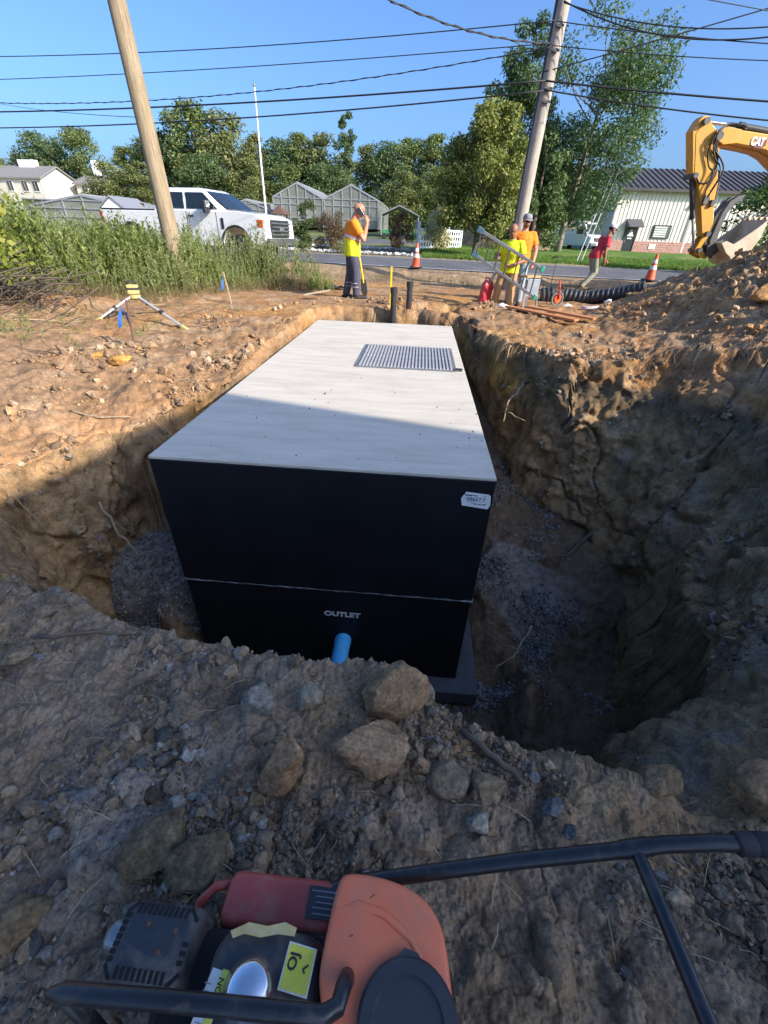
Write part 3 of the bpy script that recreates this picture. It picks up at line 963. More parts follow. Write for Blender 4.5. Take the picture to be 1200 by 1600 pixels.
scatter('wall_crumbs', GP[i_], GN[i_], sz, 1.5 * np.array([(0.16, 0.12, 0.075), (0.20, 0.155, 0.10), (0.12, 0.09, 0.06), (0.17, 0.145, 0.115)])[NR_.randint(0, 4, len(i_))] * NR_.uniform(0.7, 1.2, (len(i_), 1)), 'dark soil crumbs caught on the walls of the pit')

def rock(name, x, y, w, d, h, yaw, col, label, seed, sink=0.28, sharp=0.25, cat='rock', grp=None, tilt=(0, 0), dz=0.0):
    V, F = IC3
    V = V.copy()
    rs = np.random.RandomState(seed)
    # chop with random planes for facets, then roughen
    for _ in range(13):
        nrm = rs.normal(size=3); nrm /= np.linalg.norm(nrm)
        c = rs.uniform(0.52, 0.86)
        dd = V @ nrm - c
        V -= np.clip(dd, 0, None)[:, None] * nrm
    nn = V / np.linalg.norm(V, axis=1, keepdims=True)
    off = rs.uniform(0, 50, 3)
    V += nn * (0.06 * fbm((V + off).astype(np.float32), 1.7, 3, s=seed)[:, None] + 0.065 * fbm((V + off).astype(np.float32), 5, 4, 0.62, s=seed + 1)[:, None])
    lump_, hh = worley((V * 6 + off).astype(np.float32), seed)
    V += nn * (0.030 * np.clip(0.5 - lump_, 0, 1) * (hh > 0.4))[:, None]
    V /= np.abs(V).max(0)
    V *= np.array([w, d, h]) / 2
    cc = np.array(col)[None] * (1.35 if y < 2 else 1.0) * np.array([[1.05, 0.98, 0.86]]) * (1 + 0.35 * fbm((V * 14 / max(w, .1) * .2 + off).astype(np.float32), 3.0, 4, s=seed + 3)[:, None])
    me = np_mesh(name, V, F, np.clip(cc, 0.01, 0.6), smooth=True)
    z = gz(x, y)
    return obj(name, me, SOIL, loc=(x, y, z + h * (0.5 - sink) + dz), rot=(tilt[0], tilt[1], yaw), label=label, cat=cat, group=grp)

rock('rock', 0.00, 0.82, 0.33, 0.21, 0.20, 0.25, (0.24, 0.165, 0.105), 'large tan boulder below the peaked brown clod at the pit edge', 1)
rock('rock', -0.32, 0.72, 0.155, 0.16, 0.25, 0.5, (0.23, 0.15, 0.092), 'pointed reddish brown rock left of the large tan boulder', 2, tilt=(0.1, 0.25))
rock('soil_clod', 0.07, 1.03, 0.31, 0.25, 0.34, 0.2, (0.20, 0.14, 0.088), 'peaked brown soil clod on the crest in front of the tank', 3, tilt=(-0.1, 0.2), cat='soil clod', sharp=0.5)
rock('rock', 0.205, 1.10, 0.10, 0.10, 0.26, 0.9, (0.20, 0.175, 0.15), 'grey upright stone beside the peaked brown clod', 4, tilt=(0, 0.15))
rock('rock', -0.47, 0.99, 0.16, 0.14, 0.12, 0.1, (0.155, 0.145, 0.13), 'grey rounded stone in the rubble left of the pointed rock', 5)
rock('rock', -0.27, 1.00, 0.13, 0.10, 0.12, 0.8, (0.18, 0.165, 0.135), 'small greyish tan stone right of the grey rounded stone', 6)
rock('soil_clod', -0.50, 0.46, 0.20, 0.15, 0.13, 0.5, (0.115, 0.092, 0.062), 'rounded olive clod just behind the red cowl of the machine', 7, cat='soil clod')
rock('soil_clod', -0.65, 0.50, 0.22, 0.15, 0.12, 0.7, (0.115, 0.090, 0.060), 'long brown clod behind the muffler guard of the machine', 8, cat='soil clod')
rock('soil_clod', 0.27, 0.74, 0.17, 0.13, 0.12, 0.2, (0.165, 0.13, 0.095), 'flat brown clod right of the large tan boulder', 9, cat='soil clod')
rock('rock', 0.35, 0.60, 0.085, 0.065, 0.075, 0.3, (0.22, 0.215, 0.19), 'pale grey stone above the handle bar of the machine', 10)
rock('rock', 0.62, 0.665, 0.080, 0.06, 0.06, 0.3, (0.10, 0.105, 0.115), 'larger of two blue grey stones near the handle bar', 11)
rock('rock', 0.665, 0.60, 0.062, 0.05, 0.05, 0.9, (0.10, 0.105, 0.115), 'smaller of two blue grey stones near the handle bar', 12)
rock('soil_clod', -1.62, 1.42, 0.19, 0.12, 0.09, 0.2, (0.14, 0.11, 0.082), 'flat brown clod on the left crest of the pit', 13, cat='soil clod')
rock('soil_clod', 1.42, 0.74, 0.26, 0.2, 0.2, 0.2, (0.19, 0.125, 0.075), 'big brown clod at the right edge above the handle', 14, cat='soil clod')
rock('rock', 0.165, 0.775, 0.085, 0.075, 0.11, 0.4, (0.20, 0.14, 0.092), 'small brown stone touching the right end of the large tan boulder', 15)
rock('soil_clod', -0.95, 0.33, 0.15, 0.13, 0.10, 0.8, (0.15, 0.108, 0.066), 'brown clod at the left edge beside the muffler guard', 16, cat='soil clod')
rock('soil_clod', 0.41, 0.72, 0.135, 0.11, 0.11, 0.1, (0.165, 0.128, 0.09), 'rounded brown clod midway between tan boulder and blue grey stones', 17, cat='soil clod')
rock('soil_clod', -1.58, 1.17, 0.15, 0.12, 0.09, 0.4, (0.135, 0.108, 0.08), 'brown clod near the left edge of the near bank', 18, cat='soil clod')
rock('soil_clod', 1.08, 0.79, 0.19, 0.14, 0.12, 0.1, (0.165, 0.118, 0.075), 'brown clod on the crest left of the big edge clod', 19, cat='soil clod')
rock('rock', -0.98, 0.62, 0.075, 0.06, 0.05, 0.4, (0.09, 0.092, 0.10), 'dark blue grey stone in the gravel at left', 20)
rock('rock', -0.62, 0.66, 0.055, 0.035, 0.03, 0.1, (0.21, 0.21, 0.19), 'flat pale stone in the brown patch above the muffler guard', 21)
rock('soil_clod', -3.45, 5.05, 0.26, 0.18, 0.10, 0.2, (0.42, 0.24, 0.08), 'left one of two orange clods on the left bank', 22, cat='soil clod')
rock('soil_clod', -3.12, 5.0, 0.28, 0.2, 0.12, 0.5, (0.42, 0.24, 0.08), 'right one of two orange clods on the left bank', 23, cat='soil clod')
for i, (x_, y_, s_) in enumerate([(5.35, 6.9, .42), (5.75, 7.2, .36), (5.1, 6.2, .3), (6.2, 6.0, .34)]):
    rock('soil_clod', x_, y_, s_, s_ * 0.8, s_ * 0.7, i * 0.7, (0.40, 0.235, 0.105), ['largest ochre clod at the foot of the spoil heap', 'ochre clod just right of the largest one at the heap foot', 'ochre clod nearest the pit below the spoil heap', 'ochre clod on the lit flank of the spoil heap'][i], 30 + i, cat='soil clod')

# ------------------------------------------------------------------ roots and sticks
def stick(name, pts, r, mat, label, cat='root', taper=0.4, seed=0, branches=0):
    rs = random.Random(seed)
    def wig(P, amp):
        Q = []
        for i in range(len(P) - 1):
            a, b = Vector(P[i]), Vector(P[i + 1])
            for k in range(4):
                Q.append(a.lerp(b, k / 4) + Vector([rs.uniform(-1, 1) for _ in range(3)]) * amp * (0 if (i == 0 and k == 0) else 1))
        Q.append(Vector(P[-1]))
        return Q
    Lg = (Vector(pts[-1]) - Vector(pts[0])).length
    Q = wig(pts, Lg * 0.018)
    mb = MB().tube(Q, [r * (1 - (1 - taper) * i / (len(Q) - 1)) for i in range(len(Q))], 7)
    for _ in range(branches):
        i = rs.randint(2, len(Q) - 3)
        e = Q[i] + Vector((rs.uniform(-1, 1), rs.uniform(-1, 1), rs.uniform(-0.9, 0.3))).normalized() * Lg * rs.uniform(0.2, 0.4)
        B = wig([Q[i], e], Lg * 0.015)
        mb.tube(B, [r * 0.55 * (1 - 0.7 * k / (len(B) - 1)) for k in range(len(B))], 5)
    return obj(name, mb, mat, smooth=True, label=label, cat=cat)
rootm = pm('pale_root', (0.36, 0.27, 0.17), 0.8, var=0.3, scale=20, bump=0.4, bscale=80)
rootd = pm('dark_root', (0.12, 0.085, 0.055), 0.85, var=0.3, scale=15, bump=0.5, bscale=60)
def g3(x, y, dz=0.0): return (x, y, gz(x, y) + dz)
stick('root', [(2.05, 6.2, -0.32), (1.86, 5.95, -0.42), (1.66, 5.72, -0.56), (1.60, 5.6, -0.82)], 0.022, rootm, 'thick pale forked root hanging from the right wall', seed=1, branches=4)
stick('root', [(1.75, 6.5, 0.0), (1.70, 6.45, -0.25), (1.66, 6.4, -0.55)], 0.012, rootm, 'thin pale root dangling behind the forked root', seed=2, branches=1)
stick('root', [(1.95, 6.4, 0.0), (1.93, 6.3, -0.2), (1.97, 6.25, -0.42)], 0.010, rootm, 'short thin root dangling under the turf edge', seed=3)
stick('root', [(-2.75, 3.4, -0.95), (-2.55, 3.25, -1.22), (-2.40, 3.18, -1.40), (-2.24, 3.2, -1.36)], 0.014, rootm, 'white curved root sticking from the left wall above the gravel', seed=4)
for i, (a, b_) in enumerate([((-3.25, 2.95), (-3.02, 3.05)), ((-3.3, 2.80), (-2.98, 2.92)), ((-3.3, 2.66), (-2.98, 2.74))]):
    stick('root', [g3(a[0], a[1], 0.03), g3((a[0] + b_[0]) / 2, (a[1] + b_[1]) / 2, 0.05), g3(b_[0], b_[1], 0.03)], 0.007, rootm, ['upper', 'middle', 'lowest'][i] + ' of three pale twigs at the left edge', 'twig', seed=10 + i)
stick('root', [(2.75, 4.5, -1.75), (2.3, 4.05, -1.86), (1.9, 3.75, -1.72)], 0.03, rootd, 'dark root lying across the right side of the pit floor', seed=20, branches=2)
stick('stick', [g3(0.34, 0.93, 0.02), g3(0.46, 0.82, 0.03), g3(0.55, 0.73, 0.02)], 0.014, rootd, 'brown stick lying on the near crest right of the tan boulder', 'stick', taper=0.8, seed=21)
stick('stick', [g3(-1.55, 1.26, 0.02), g3(-1.3, 1.3, 0.03), g3(-1.05, 1.36, 0.02)], 0.010, rootd, 'dry brown stalk on the left crest of the pit', 'stick', taper=0.6, seed=22)
stick('stick', [g3(-3.2, 4.05, 0.02), g3(-2.85, 4.0, 0.03), g3(-2.6, 4.05, 0.02)], 0.012, rootm, 'pale stick lying just above the shadow line on the left bank', 'stick', seed=23)
stick('root', [(1.55, 3.0, -2.0), (1.35, 2.75, -2.2), (1.15, 2.7, -2.28)], 0.010, rootm, 'small pale forked twig on the pit floor near the slab', 'twig', seed=24, branches=3)
stick('root', [g3(1.9, 1.62, 0.0), (1.75, 1.55, -2.3), (1.4, 1.6, -2.35)], 0.009, rootd, 'thin twig low in the front right corner of the pit', 'twig', seed=25)
for i in range(9):
    rs = random.Random(100 + i)
    x_ = rs.uniform(-5.4, -2.6); y_ = rs.uniform(4.4, 7.2); a = rs.uniform(0, 3.1); L_ = rs.uniform(0.25, 0.6)
    stick('stick', [g3(x_, y_, 0.02), g3(x_ + math.cos(a) * L_ / 2, y_ + math.sin(a) * L_ / 2, 0.04), g3(x_ + math.cos(a) * L_, y_ + math.sin(a) * L_, 0.02)], 0.008, rootd if i % 2 else rootm,
          ['shortest dry twig','dark dry twig','pale dry twig','bent dry twig','thin straight twig','dark crooked twig','pale crooked twig','longest dark twig','last small twig'][i] + ' among those strewn on the sunlit left bank', 'twig', seed=40 + i)['group'] = 'dry twigs on the left bank'

# bits of leaf and soil on top of the tank
_n = 48
_u = NR_.uniform(0.05, 1, _n) * TW; _v = np.abs(NR_.normal(0.9, 0.7, _n)) + 0.1
_c, _s2 = math.cos(TYAW), math.sin(TYAW)
_P = np.stack([_fl.x + _u * _c - _v * _s2, _fl.y + _u * _s2 + _v * _c, np.full(_n, -0.098)], 1)
scatter('top_litter', _P, np.tile([[0, 0, 1.0]], (_n, 1)), NR_.uniform(0.006, 0.022, _n), np.array([(0.10, 0.12, 0.05), (0.12, 0.09, 0.06), (0.07, 0.06, 0.045)])[NR_.randint(0, 3, _n)], 'small dark leaf bits and crumbs on the concrete top', flat=0.35, sink=0.35)

# torn turf roots hanging over the right rim, and straw lying about
def strands():
    rs = random.Random(77)
    mb = MB()
    path = [Vector((1.50, 7.7, 0)), Vector((1.66, 6.75, 0)), Vector((2.0, 6.3, 0)), Vector((2.12, 5.75, 0)), Vector((2.65, 5.45, 0)), Vector((3.35, 5.2, 0)), Vector((4.1, 4.7, 0))]
    for i in range(620):
        k = rs.randint(0, len(path) - 2); t = rs.random()
        p = path[k].lerp(path[k + 1], t)
        out = Vector((-(path[k + 1] - path[k]).y, (path[k + 1] - path[k]).x, 0)).normalized()
        if out.x > 0: out = -out
        p = p - out * rs.uniform(-0.05, 0.18)
        p.z = gz(p.x, p.y) + 0.01
        L_ = rs.uniform(0.06, 0.34)
        q = p + out * rs.uniform(0.03, 0.10) + Vector((rs.uniform(-.05, .05), rs.uniform(-.05, .05), -L_ * 0.3))
        e = q + out * rs.uniform(-0.02, 0.06) + Vector((rs.uniform(-.05, .05), rs.uniform(-.05, .05), -L_ * 0.7))
        r_ = rs.uniform(0.0015, 0.004)
        mb.tube([p, q, e], [r_, r_ * 0.8, r_ * 0.4], 3, cap=False)
    return mb
obj('turf_roots', strands(), pm('fibrous_root', (0.30, 0.215, 0.13), 0.85, var=0.35, scale=6), kind='stuff', label='fibrous turf roots hanging over the right rim of the pit', fix=False)
def straw():
    rs = random.Random(78)
    mb = MB()
    for i in range(420):
        if i < 170: x, y = rs.uniform(-2.0, 1.4), rs.uniform(0.3, 1.25)
        elif i < 330: x, y = rs.uniform(-5.5, -2.2), rs.uniform(4.2, 9.0)
        else: x, y = rs.uniform(2.2, 5.5), rs.uniform(6.0, 10.5)
        a = rs.uniform(0, 6.28); L_ = rs.uniform(0.04, 0.13) * (1 if i < 170 else 2.2)
        z = gz(x, y)
        x2, y2 = x + math.cos(a) * L_, y + math.sin(a) * L_
        mb.tube([(x, y, z + 0.006), ((x + x2) / 2 + rs.uniform(-.01, .01), (y + y2) / 2, (z + gz(x2, y2)) / 2 + 0.02), (x2, y2, gz(x2, y2) + 0.008)], 0.0012 if i < 170 else 0.003, 3, cap=False)
    return mb
obj('straw', straw(), pm('dry_straw', (0.38, 0.31, 0.18), 0.8, var=0.3, scale=5), kind='stuff', label='stray dry straw and stems lying on the soil', fix=False)
# ------------------------------------------------------------------ foliage
def leaf_mat(name, a, b, c, trans=0.35, rough=0.55):
    """three leaf colours dealt out per leaf, with light shining through"""
    m, nt, p = _nt(name)
    g = nt.nodes.new('ShaderNodeNewGeometry')
    col = ramp(nt, g.outputs['Random Per Island'], [(0.0, a), (0.55, b), (1.0, c)])
    co = ocoord(nt)
    big = ramp(nt, noise(nt, 0.55, 3, 0.5, co), [(0.3, 0.72), (0.7, 1.25)])
    col = mixc(nt, 1.0, col, big, 'MULTIPLY')
    nt.links.new(col, p.inputs['Base Color'])
    p.inputs['Roughness'].default_value = rough
    p.inputs['Specular IOR Level'].default_value = 0.3
    t = nd(nt, 'ShaderNodeBsdfTranslucent')
    tc = mixc(nt, 1.0, col, (1.0, 1.15, 0.45), 'MULTIPLY')
    nt.links.new(tc, t.inputs[0])
    ms = nd(nt, 'ShaderNodeMixShader'); ms.inputs[0].default_value = trans
    nt.links.new(p.outputs[0], ms.inputs[1]); nt.links.new(t.outputs[0], ms.inputs[2])
    nt.links.new(ms.outputs[0], nt.nodes['Material Output'].inputs[0])
    return m

def bark_mat(name, a, b, scale=6):
    m, nt, p = _nt(name)
    co = ocoord(nt)
    mp = nd(nt, 'ShaderNodeMapping'); mp.inputs['Scale'].default_value = (6, 6, 0.7)
    nt.links.new(co, mp.inputs['Vector'])
    n = noise(nt, scale, 8, 0.7, mp.outputs[0])
    nt.links.new(ramp(nt, n, [(0.3, a), (0.7, b)]), p.inputs['Base Color'])
    p.inputs['Roughness'].default_value = 0.9
    bp = nd(nt, 'ShaderNodeBump', Strength=0.7, Distance=0.02)
    nt.links.new(n, bp.inputs['Height']); nt.links.new(bp.outputs[0], p.inputs['Normal'])
    return m

def leaves(C, N, size, asp=0.5, bend=0.25, rs=np.random):
    """C centres, N facing directions; one bent leaf (two triangles pairs) each -> V,F"""
    n = len(C)
    N = N / (np.linalg.norm(N, axis=1, keepdims=True) + 1e-9)
    T = rs.normal(size=(n, 3)); T -= N * (T * N).sum(1, keepdims=True); T /= np.linalg.norm(T, axis=1, keepdims=True) + 1e-9
    B = np.cross(N, T)
    s = size[:, None]
    p0 = C - T * s * 0.5
    p1 = C + B * s * asp * 0.5 - N * s * bend * 0.3
    p2 = C + T * s * 0.5 - N * s * bend * 0.5
    p3 = C - B * s * asp * 0.5 - N * s * bend * 0.3
    V = np.stack([p0, p1, p2, p3], 1).reshape(-1, 3)
    F = (np.arange(n)[:, None] * 4 + np.array([0, 1, 2, 3])[None])
    return V, F

def tree_meshes(seed, h, trunk_h, rad, n_blob, n_leaf, leaf, shape='round', trunk_r=0.2, asp=0.55, spread=1.0, gap=1.0, lean=0.0, fork=0):
    rs = np.random.RandomState(seed); rr = random.Random(seed)
    mb = MB()
    blobs = []
    top = Vector((lean, 0, h * 0.9))
    # trunk
    P = [Vector((0, 0, -0.3))]
    for i in range(1, 8):
        t = i / 7
        P.append(Vector((lean * t + rr.uniform(-.06, .06) * h * .2 * t, rr.uniform(-.06, .06) * h * .2 * t, h * 0.86 * t)))
    mb.tube(P, [trunk_r * (1.25 if i == 0 else 1) * (1 - 0.85 * i / 7) + 0.01 for i in range(8)], 8)
    def axis(t):
        f = t * 7; i = min(6, int(f)); return P[i].lerp(P[i + 1], f - i)
    for k in range(n_blob):
        t = rr.uniform(0, 1)
        zc = trunk_h + (h - trunk_h) * t
        if shape == 'round': env = math.sqrt(max(0.03, 1 - max(0.0, t - 0.42) ** 2 / 0.36)) * (0.78 + 0.5 * min(t, 0.42))
        elif shape == 'cone': env = 1.05 * (1 - t) ** 0.8 + 0.08 if t > 0.15 else 0.75 + t * 1.6
        elif shape == 'oval': env = math.sin(math.pi * (0.10 + 0.86 * t)) ** 0.7
        else: env = 0.50 + 0.66 * t if t < 0.75 else 1.0 - 1.3 * (t - 0.75)
        a = rr.uniform(0, 2 * math.pi)
        d = rad * env * math.sqrt(rr.uniform(0.05, 1)) * 0.80
        ax = axis(min(1.0, zc / (h * 0.86)))
        c = Vector((ax.x + d * math.cos(a), ax.y + d * math.sin(a), zc))
        br = rad * rr.uniform(0.20, 0.38) * spread * (0.55 + 0.45 * env)
        blobs.append((c, br))
        if k % 2 == 0:
            s = axis(max(0.12, min(0.95, (zc - d * 0.7) / (h * 0.86))))
            m_ = s.lerp(c, 0.5) + Vector((0, 0, -0.06 * d))
            r0 = trunk_r * 0.38 * (1 - 0.5 * t)
            mb.tube([s, m_, c], [r0, r0 * 0.6, r0 * 0.2], 5)
    w = np.array([b[1] ** 2 for b in blobs]); w /= w.sum()
    bi = rs.choice(len(blobs), n_leaf, p=w)
    BC = np.array([b[0][:] for b in blobs])[bi]; BR = np.array([b[1] for b in blobs])[bi]
    D = rs.normal(size=(n_leaf, 3)); D /= np.linalg.norm(D, axis=1, keepdims=True)
    r_ = BR * (rs.uniform(0.25, 1.0, n_leaf) ** 0.5) * rs.normal(1.0, 0.10, n_leaf)
    C = BC + D * r_[:, None] * np.array([1, 1, 0.8 * gap])
    N = D * 0.7 + rs.normal(size=(n_leaf, 3)) * 0.65 + np.array([0, 0, 0.45])
    V, F = leaves(C, N, leaf * rs.uniform(0.6, 1.35, n_leaf), asp, rs=rs)
    cr = np_mesh('crown', V, F, smooth=False)
    return mb, cr

def make_tree(name, label, loc, args, leafm, barkm, cat='tree', group=None, yaw=0.0, scale=1.0):
    mb, cr = tree_meshes(**args)
    t = empty(name, loc, (0, 0, yaw), label, cat, group)
    t.scale = (scale,) * 3
    obj('trunk', mb, barkm, t, smooth=True)
    cr.materials.append(leafm)
    obj('crown', cr, leafm, t)
    return t

BARK = bark_mat('bark', (0.09, 0.07, 0.05), (0.20, 0.16, 0.12))
PBARK = bark_mat('pale_bark', (0.22, 0.18, 0.13), (0.40, 0.35, 0.27))
L_FOREST = leaf_mat('forest_leaf', (0.090, 0.130, 0.045), (0.155, 0.200, 0.065), (0.23, 0.26, 0.095))
L_FOREST2 = leaf_mat('olive_leaf', (0.12, 0.145, 0.055), (0.19, 0.215, 0.08), (0.27, 0.275, 0.115))
L_DARK = leaf_mat('dark_leaf', (0.068, 0.108, 0.046), (0.11, 0.16, 0.066), (0.165, 0.215, 0.085))
L_PEAR = leaf_mat('pear_leaf', (0.11, 0.145, 0.04), (0.19, 0.215, 0.055), (0.36, 0.33, 0.095))
L_TALL = leaf_mat('locust_leaf', (0.060, 0.105, 0.05), (0.10, 0.155, 0.07), (0.15, 0.21, 0.095))

protos = []
for i, (sd, h, th, rad, nb, nl, lf, shp, mt) in enumerate([
        (1, 13, 0.6, 4.8, 80, 13000, 0.36, 'round', L_FOREST), (2, 14, 0.6, 4.2, 80, 12000, 0.34, 'oval', L_FOREST2),
        (3, 12, 0.5, 5.4, 84, 13000, 0.38, 'round', L_DARK), (4, 15, 0.8, 4.4, 80, 12000, 0.36, 'oval', L_FOREST),
        (5, 11, 0.3, 4.6, 76, 12000, 0.36, 'round', L_FOREST2)]):
    protos.append(tree_meshes(seed=sd, h=h, trunk_h=th, rad=rad, n_blob=nb, n_leaf=nl, leaf=lf, shape=shp, trunk_r=0.22))
    protos[-1][1].materials.append(mt)
PM = [(p_[0].mesh('trunk'), p_[1]) for p_ in protos]
for tm, _c in PM:
    tm.materials.append(BARK)
    tm.polygons.foreach_set('use_smooth', [True] * len(tm.polygons))
PH = [13, 14, 12, 15, 11]
# x, y, height of the crown top, kind
FOR = [(-108, 124, 14, 2), (-97, 128, 13.5, 0), (-87, 124, 13.5, 4), (-79, 122, 17.5, 2), (-70, 120, 18.0, 0), (-50.5, 101, 13, 3), (-45.5, 99, 14, 0), (-40, 98, 15.6, 2), (-35, 95, 18.2, 0),
       (-29.5, 96, 17.2, 4), (-25.5, 98, 15.3, 1), (-21.0, 98, 14.8, 2), (-17.0, 97, 15.2, 3), (-13.2, 97, 15.0, 4), (-5.2, 98, 14.4, 1), (-1.5, 96, 14.4, 2),
       (2.4, 97, 15.0, 0), (6.5, 96, 15.6, 3), (10.5, 96, 15.4, 1), (15, 97, 16, 2), (20.5, 98, 15, 0), (26, 99, 14, 4), (31.5, 98, 13, 2), (37, 99, 12, 0), (43, 99, 11.5, 3), (49, 98, 11, 1), (56, 100, 12, 2),
       (-48, 88, 9.5, 4), (-42, 87, 9.8, 1), (-31, 86, 11, 2), (-24, 86, 10.4, 4), (-18, 87, 10, 0), (-11, 86, 10.4, 2), (1, 86, 9.6, 4), (7, 86, 10.2, 0), (13, 85, 10, 2)]
tkind = ['mid green rounded', 'olive green upright', 'dark green broad', 'tall mid green', 'low olive bushy']
FL = ['at the far left edge of the wood', 'second from the left end of the wood', 'above the far cream house', 'left of the dark roof ridge', 'above the far white gable', 'left behind the tan timber pole', 'just left of the timber pole top', 'right behind the timber pole', 'at the highest point of the wood line', 'just left of the white flagpole',
      'right behind the flagpole top', 'above the left glasshouse, left part', 'above the left glasshouse ridge', 'between the two glasshouse ridges', 'behind the right glasshouse ridge', 'above the right glasshouse roof', 'above the awning of the glasshouse', 'left behind the pear tree', 'directly behind the pear tree', 'behind the foot of the grey pole', 'behind the tall locust trunk', 'right behind the locust', 'above the metal shed roof, left part', 'above the metal shed roof, middle', 'above the metal shed roof, right part', 'behind the excavator boom', 'at the far right end of the wood',
      'in the front row behind the truck bed', 'in the front row behind the timber pole', 'in the front row above the truck cab', 'in the front row above the truck bonnet', 'in the front row left of the glasshouses', 'in the front row behind the left glasshouse', 'in the front row behind the right glasshouse', 'in the front row right of the glasshouses', 'in the front row behind the flowering shrub']
rf = random.Random(4)
for i, (x_, y_, tz, k) in enumerate(FOR):
    zg = float(base_h(np.array([x_ * 1.0]), np.array([y_ * 1.0]))[0])
    t = empty('wood_tree', (x_, y_, zg - 0.2), (0, 0, rf.uniform(0, 6.28)), tkind[k] + ' tree ' + FL[i], 'tree', 'trees of the far wood')
    s = (tz - zg) / PH[k]
    w_ = max(1.0, 1.0 / s) ** 0.5
    t.scale = (s * w_ * rf.uniform(1.05, 1.25), s * w_ * rf.uniform(1.05, 1.25), s)
    for nm, me in (('trunk', PM[k][0]), ('crown', PM[k][1])):
        o = bpy.data.objects.new(nm, me); COL.objects.link(o); o.parent = t
# the thin tree that stands above the wood
make_tree('wood_tree', 'thin tall tree rising above the wood behind the glasshouses', (-8.6, 92, 2.2), dict(seed=31, h=15.2, trunk_h=5.0, rad=2.0, n_blob=34, n_leaf=5200, leaf=0.36, shape='oval', trunk_r=0.18, spread=1.3), L_DARK, PBARK, group='trees of the far wood')
# pear tree on the verge
pear = make_tree('pear_tree', 'dense yellowing pear tree on the lawn behind the workers', (4.55, 28.2, 0.42), dict(seed=41, h=6.3, trunk_h=1.3, rad=2.75, n_blob=105, n_leaf=32000, leaf=0.155, shape='round', trunk_r=0.12, spread=0.72), L_PEAR, BARK)
# tall locust pair behind the pole
make_tree('locust_tree', 'tall airy locust tree right of the grey pole', (15.0, 46, 0.6), dict(seed=57, h=13.9, trunk_h=2.2, rad=7.4, n_blob=80, n_leaf=36000, leaf=0.26, shape='vase', trunk_r=0.30, asp=0.42, spread=0.78, lean=0.9), L_TALL, PBARK)
make_tree('locust_tree', 'narrow airy locust tree just left of the grey pole', (9.6, 45, 1.0), dict(seed=58, h=13.6, trunk_h=4.0, rad=3.4, n_blob=40, n_leaf=17000, leaf=0.27, shape='oval', trunk_r=0.22, asp=0.42, spread=1.0), L_TALL, PBARK)
make_tree('locust_tree', 'low dense dark tree at the foot of the tall locust', (11.6, 43, 0.6), dict(seed=54, h=7.6, trunk_h=0.6, rad=3.1, n_blob=50, n_leaf=14000, leaf=0.24, shape='round', trunk_r=0.25, spread=0.9), L_DARK, BARK)
make_tree('evergreen_tree', 'dark evergreen behind the fence right of the grey pole', (9.3, 41, 0.9), dict(seed=55, h=6.0, trunk_h=0.3, rad=2.4, n_blob=50, n_leaf=11000, leaf=0.2, shape='cone', trunk_r=0.2), L_DARK, BARK)
make_tree('garden_tree', 'pale green leafy tree partly behind the excavator bucket', (14.6, 20.8, 0.4), dict(seed=56, h=3.6, trunk_h=0.5, rad=1.7, n_blob=34, n_leaf=3600, leaf=0.16, shape='round', trunk_r=0.10, spread=1.0), leaf_mat('maple_leaf', (0.05, 0.10, 0.03), (0.10, 0.16, 0.045), (0.18, 0.22, 0.07)), BARK)
# garden shrubs
L_RED = leaf_mat('reddish_leaf', (0.06, 0.085, 0.03), (0.13, 0.09, 0.05), (0.24, 0.10, 0.075))
L_SHRUB = leaf_mat('shrub_leaf', (0.04, 0.07, 0.018), (0.075, 0.115, 0.03), (0.13, 0.16, 0.05))
L_HYD = leaf_mat('hydrangea_bloom', (0.52, 0.47, 0.27), (0.62, 0.56, 0.36), (0.30, 0.32, 0.13), trans=0.2)
def shrub(name, label, x, y, h, r, mt, seed, n=4000, leaf=0.09, shape='round', cat='shrub', th=0.1):
    return make_tree(name, label, (x, y, gz(x, y) - 0.03), dict(seed=seed, h=h, trunk_h=th, rad=r, n_blob=26, n_leaf=n, leaf=leaf, shape=shape, trunk_r=0.03, spread=1.1), mt, BARK, cat)
shrub('crape_myrtle', 'rusty red topped shrub left of the man on the phone', -3.85, 29.6, 2.25, 1.15, L_RED, 61, 6000)
shrub('garden_shrub', 'green shrub left of the rusty red shrub', -5.2, 30.0, 2.3, 1.0, L_SHRUB, 62, 5000)
shrub('crape_myrtle', 'brownish shrub left of the white picket fence', 0.35, 29.2, 1.95, 0.85, L_RED, 63, 4500)
shrub('hydrangea_bush', 'cream flowering bush above the white picket fence', 2.85, 32.2, 2.35, 1.35, L_HYD, 64, 7000, 0.12)
shrub('boxwood_ball', 'clipped round green bush beside the stockade fence', 8.0, 32.5, 1.15, 0.62, L_SHRUB, 65, 3500, 0.06)
shrub('low_bush', 'low yellow green clump under the rusty red shrub', -3.0, 27.6, 0.55, 0.42, L_PEAR, 66, 900, 0.06)
shrub('low_bush', 'low green clump beside the truck front', -5.0, 27.4, 0.55, 0.45, L_SHRUB, 67, 900, 0.06)
shrub('thuja_bush', 'bright green upright bush behind the orange shirted man', 7.2, 36.5, 2.6, 0.9, L_PEAR, 68, 3500, 0.1, 'oval')

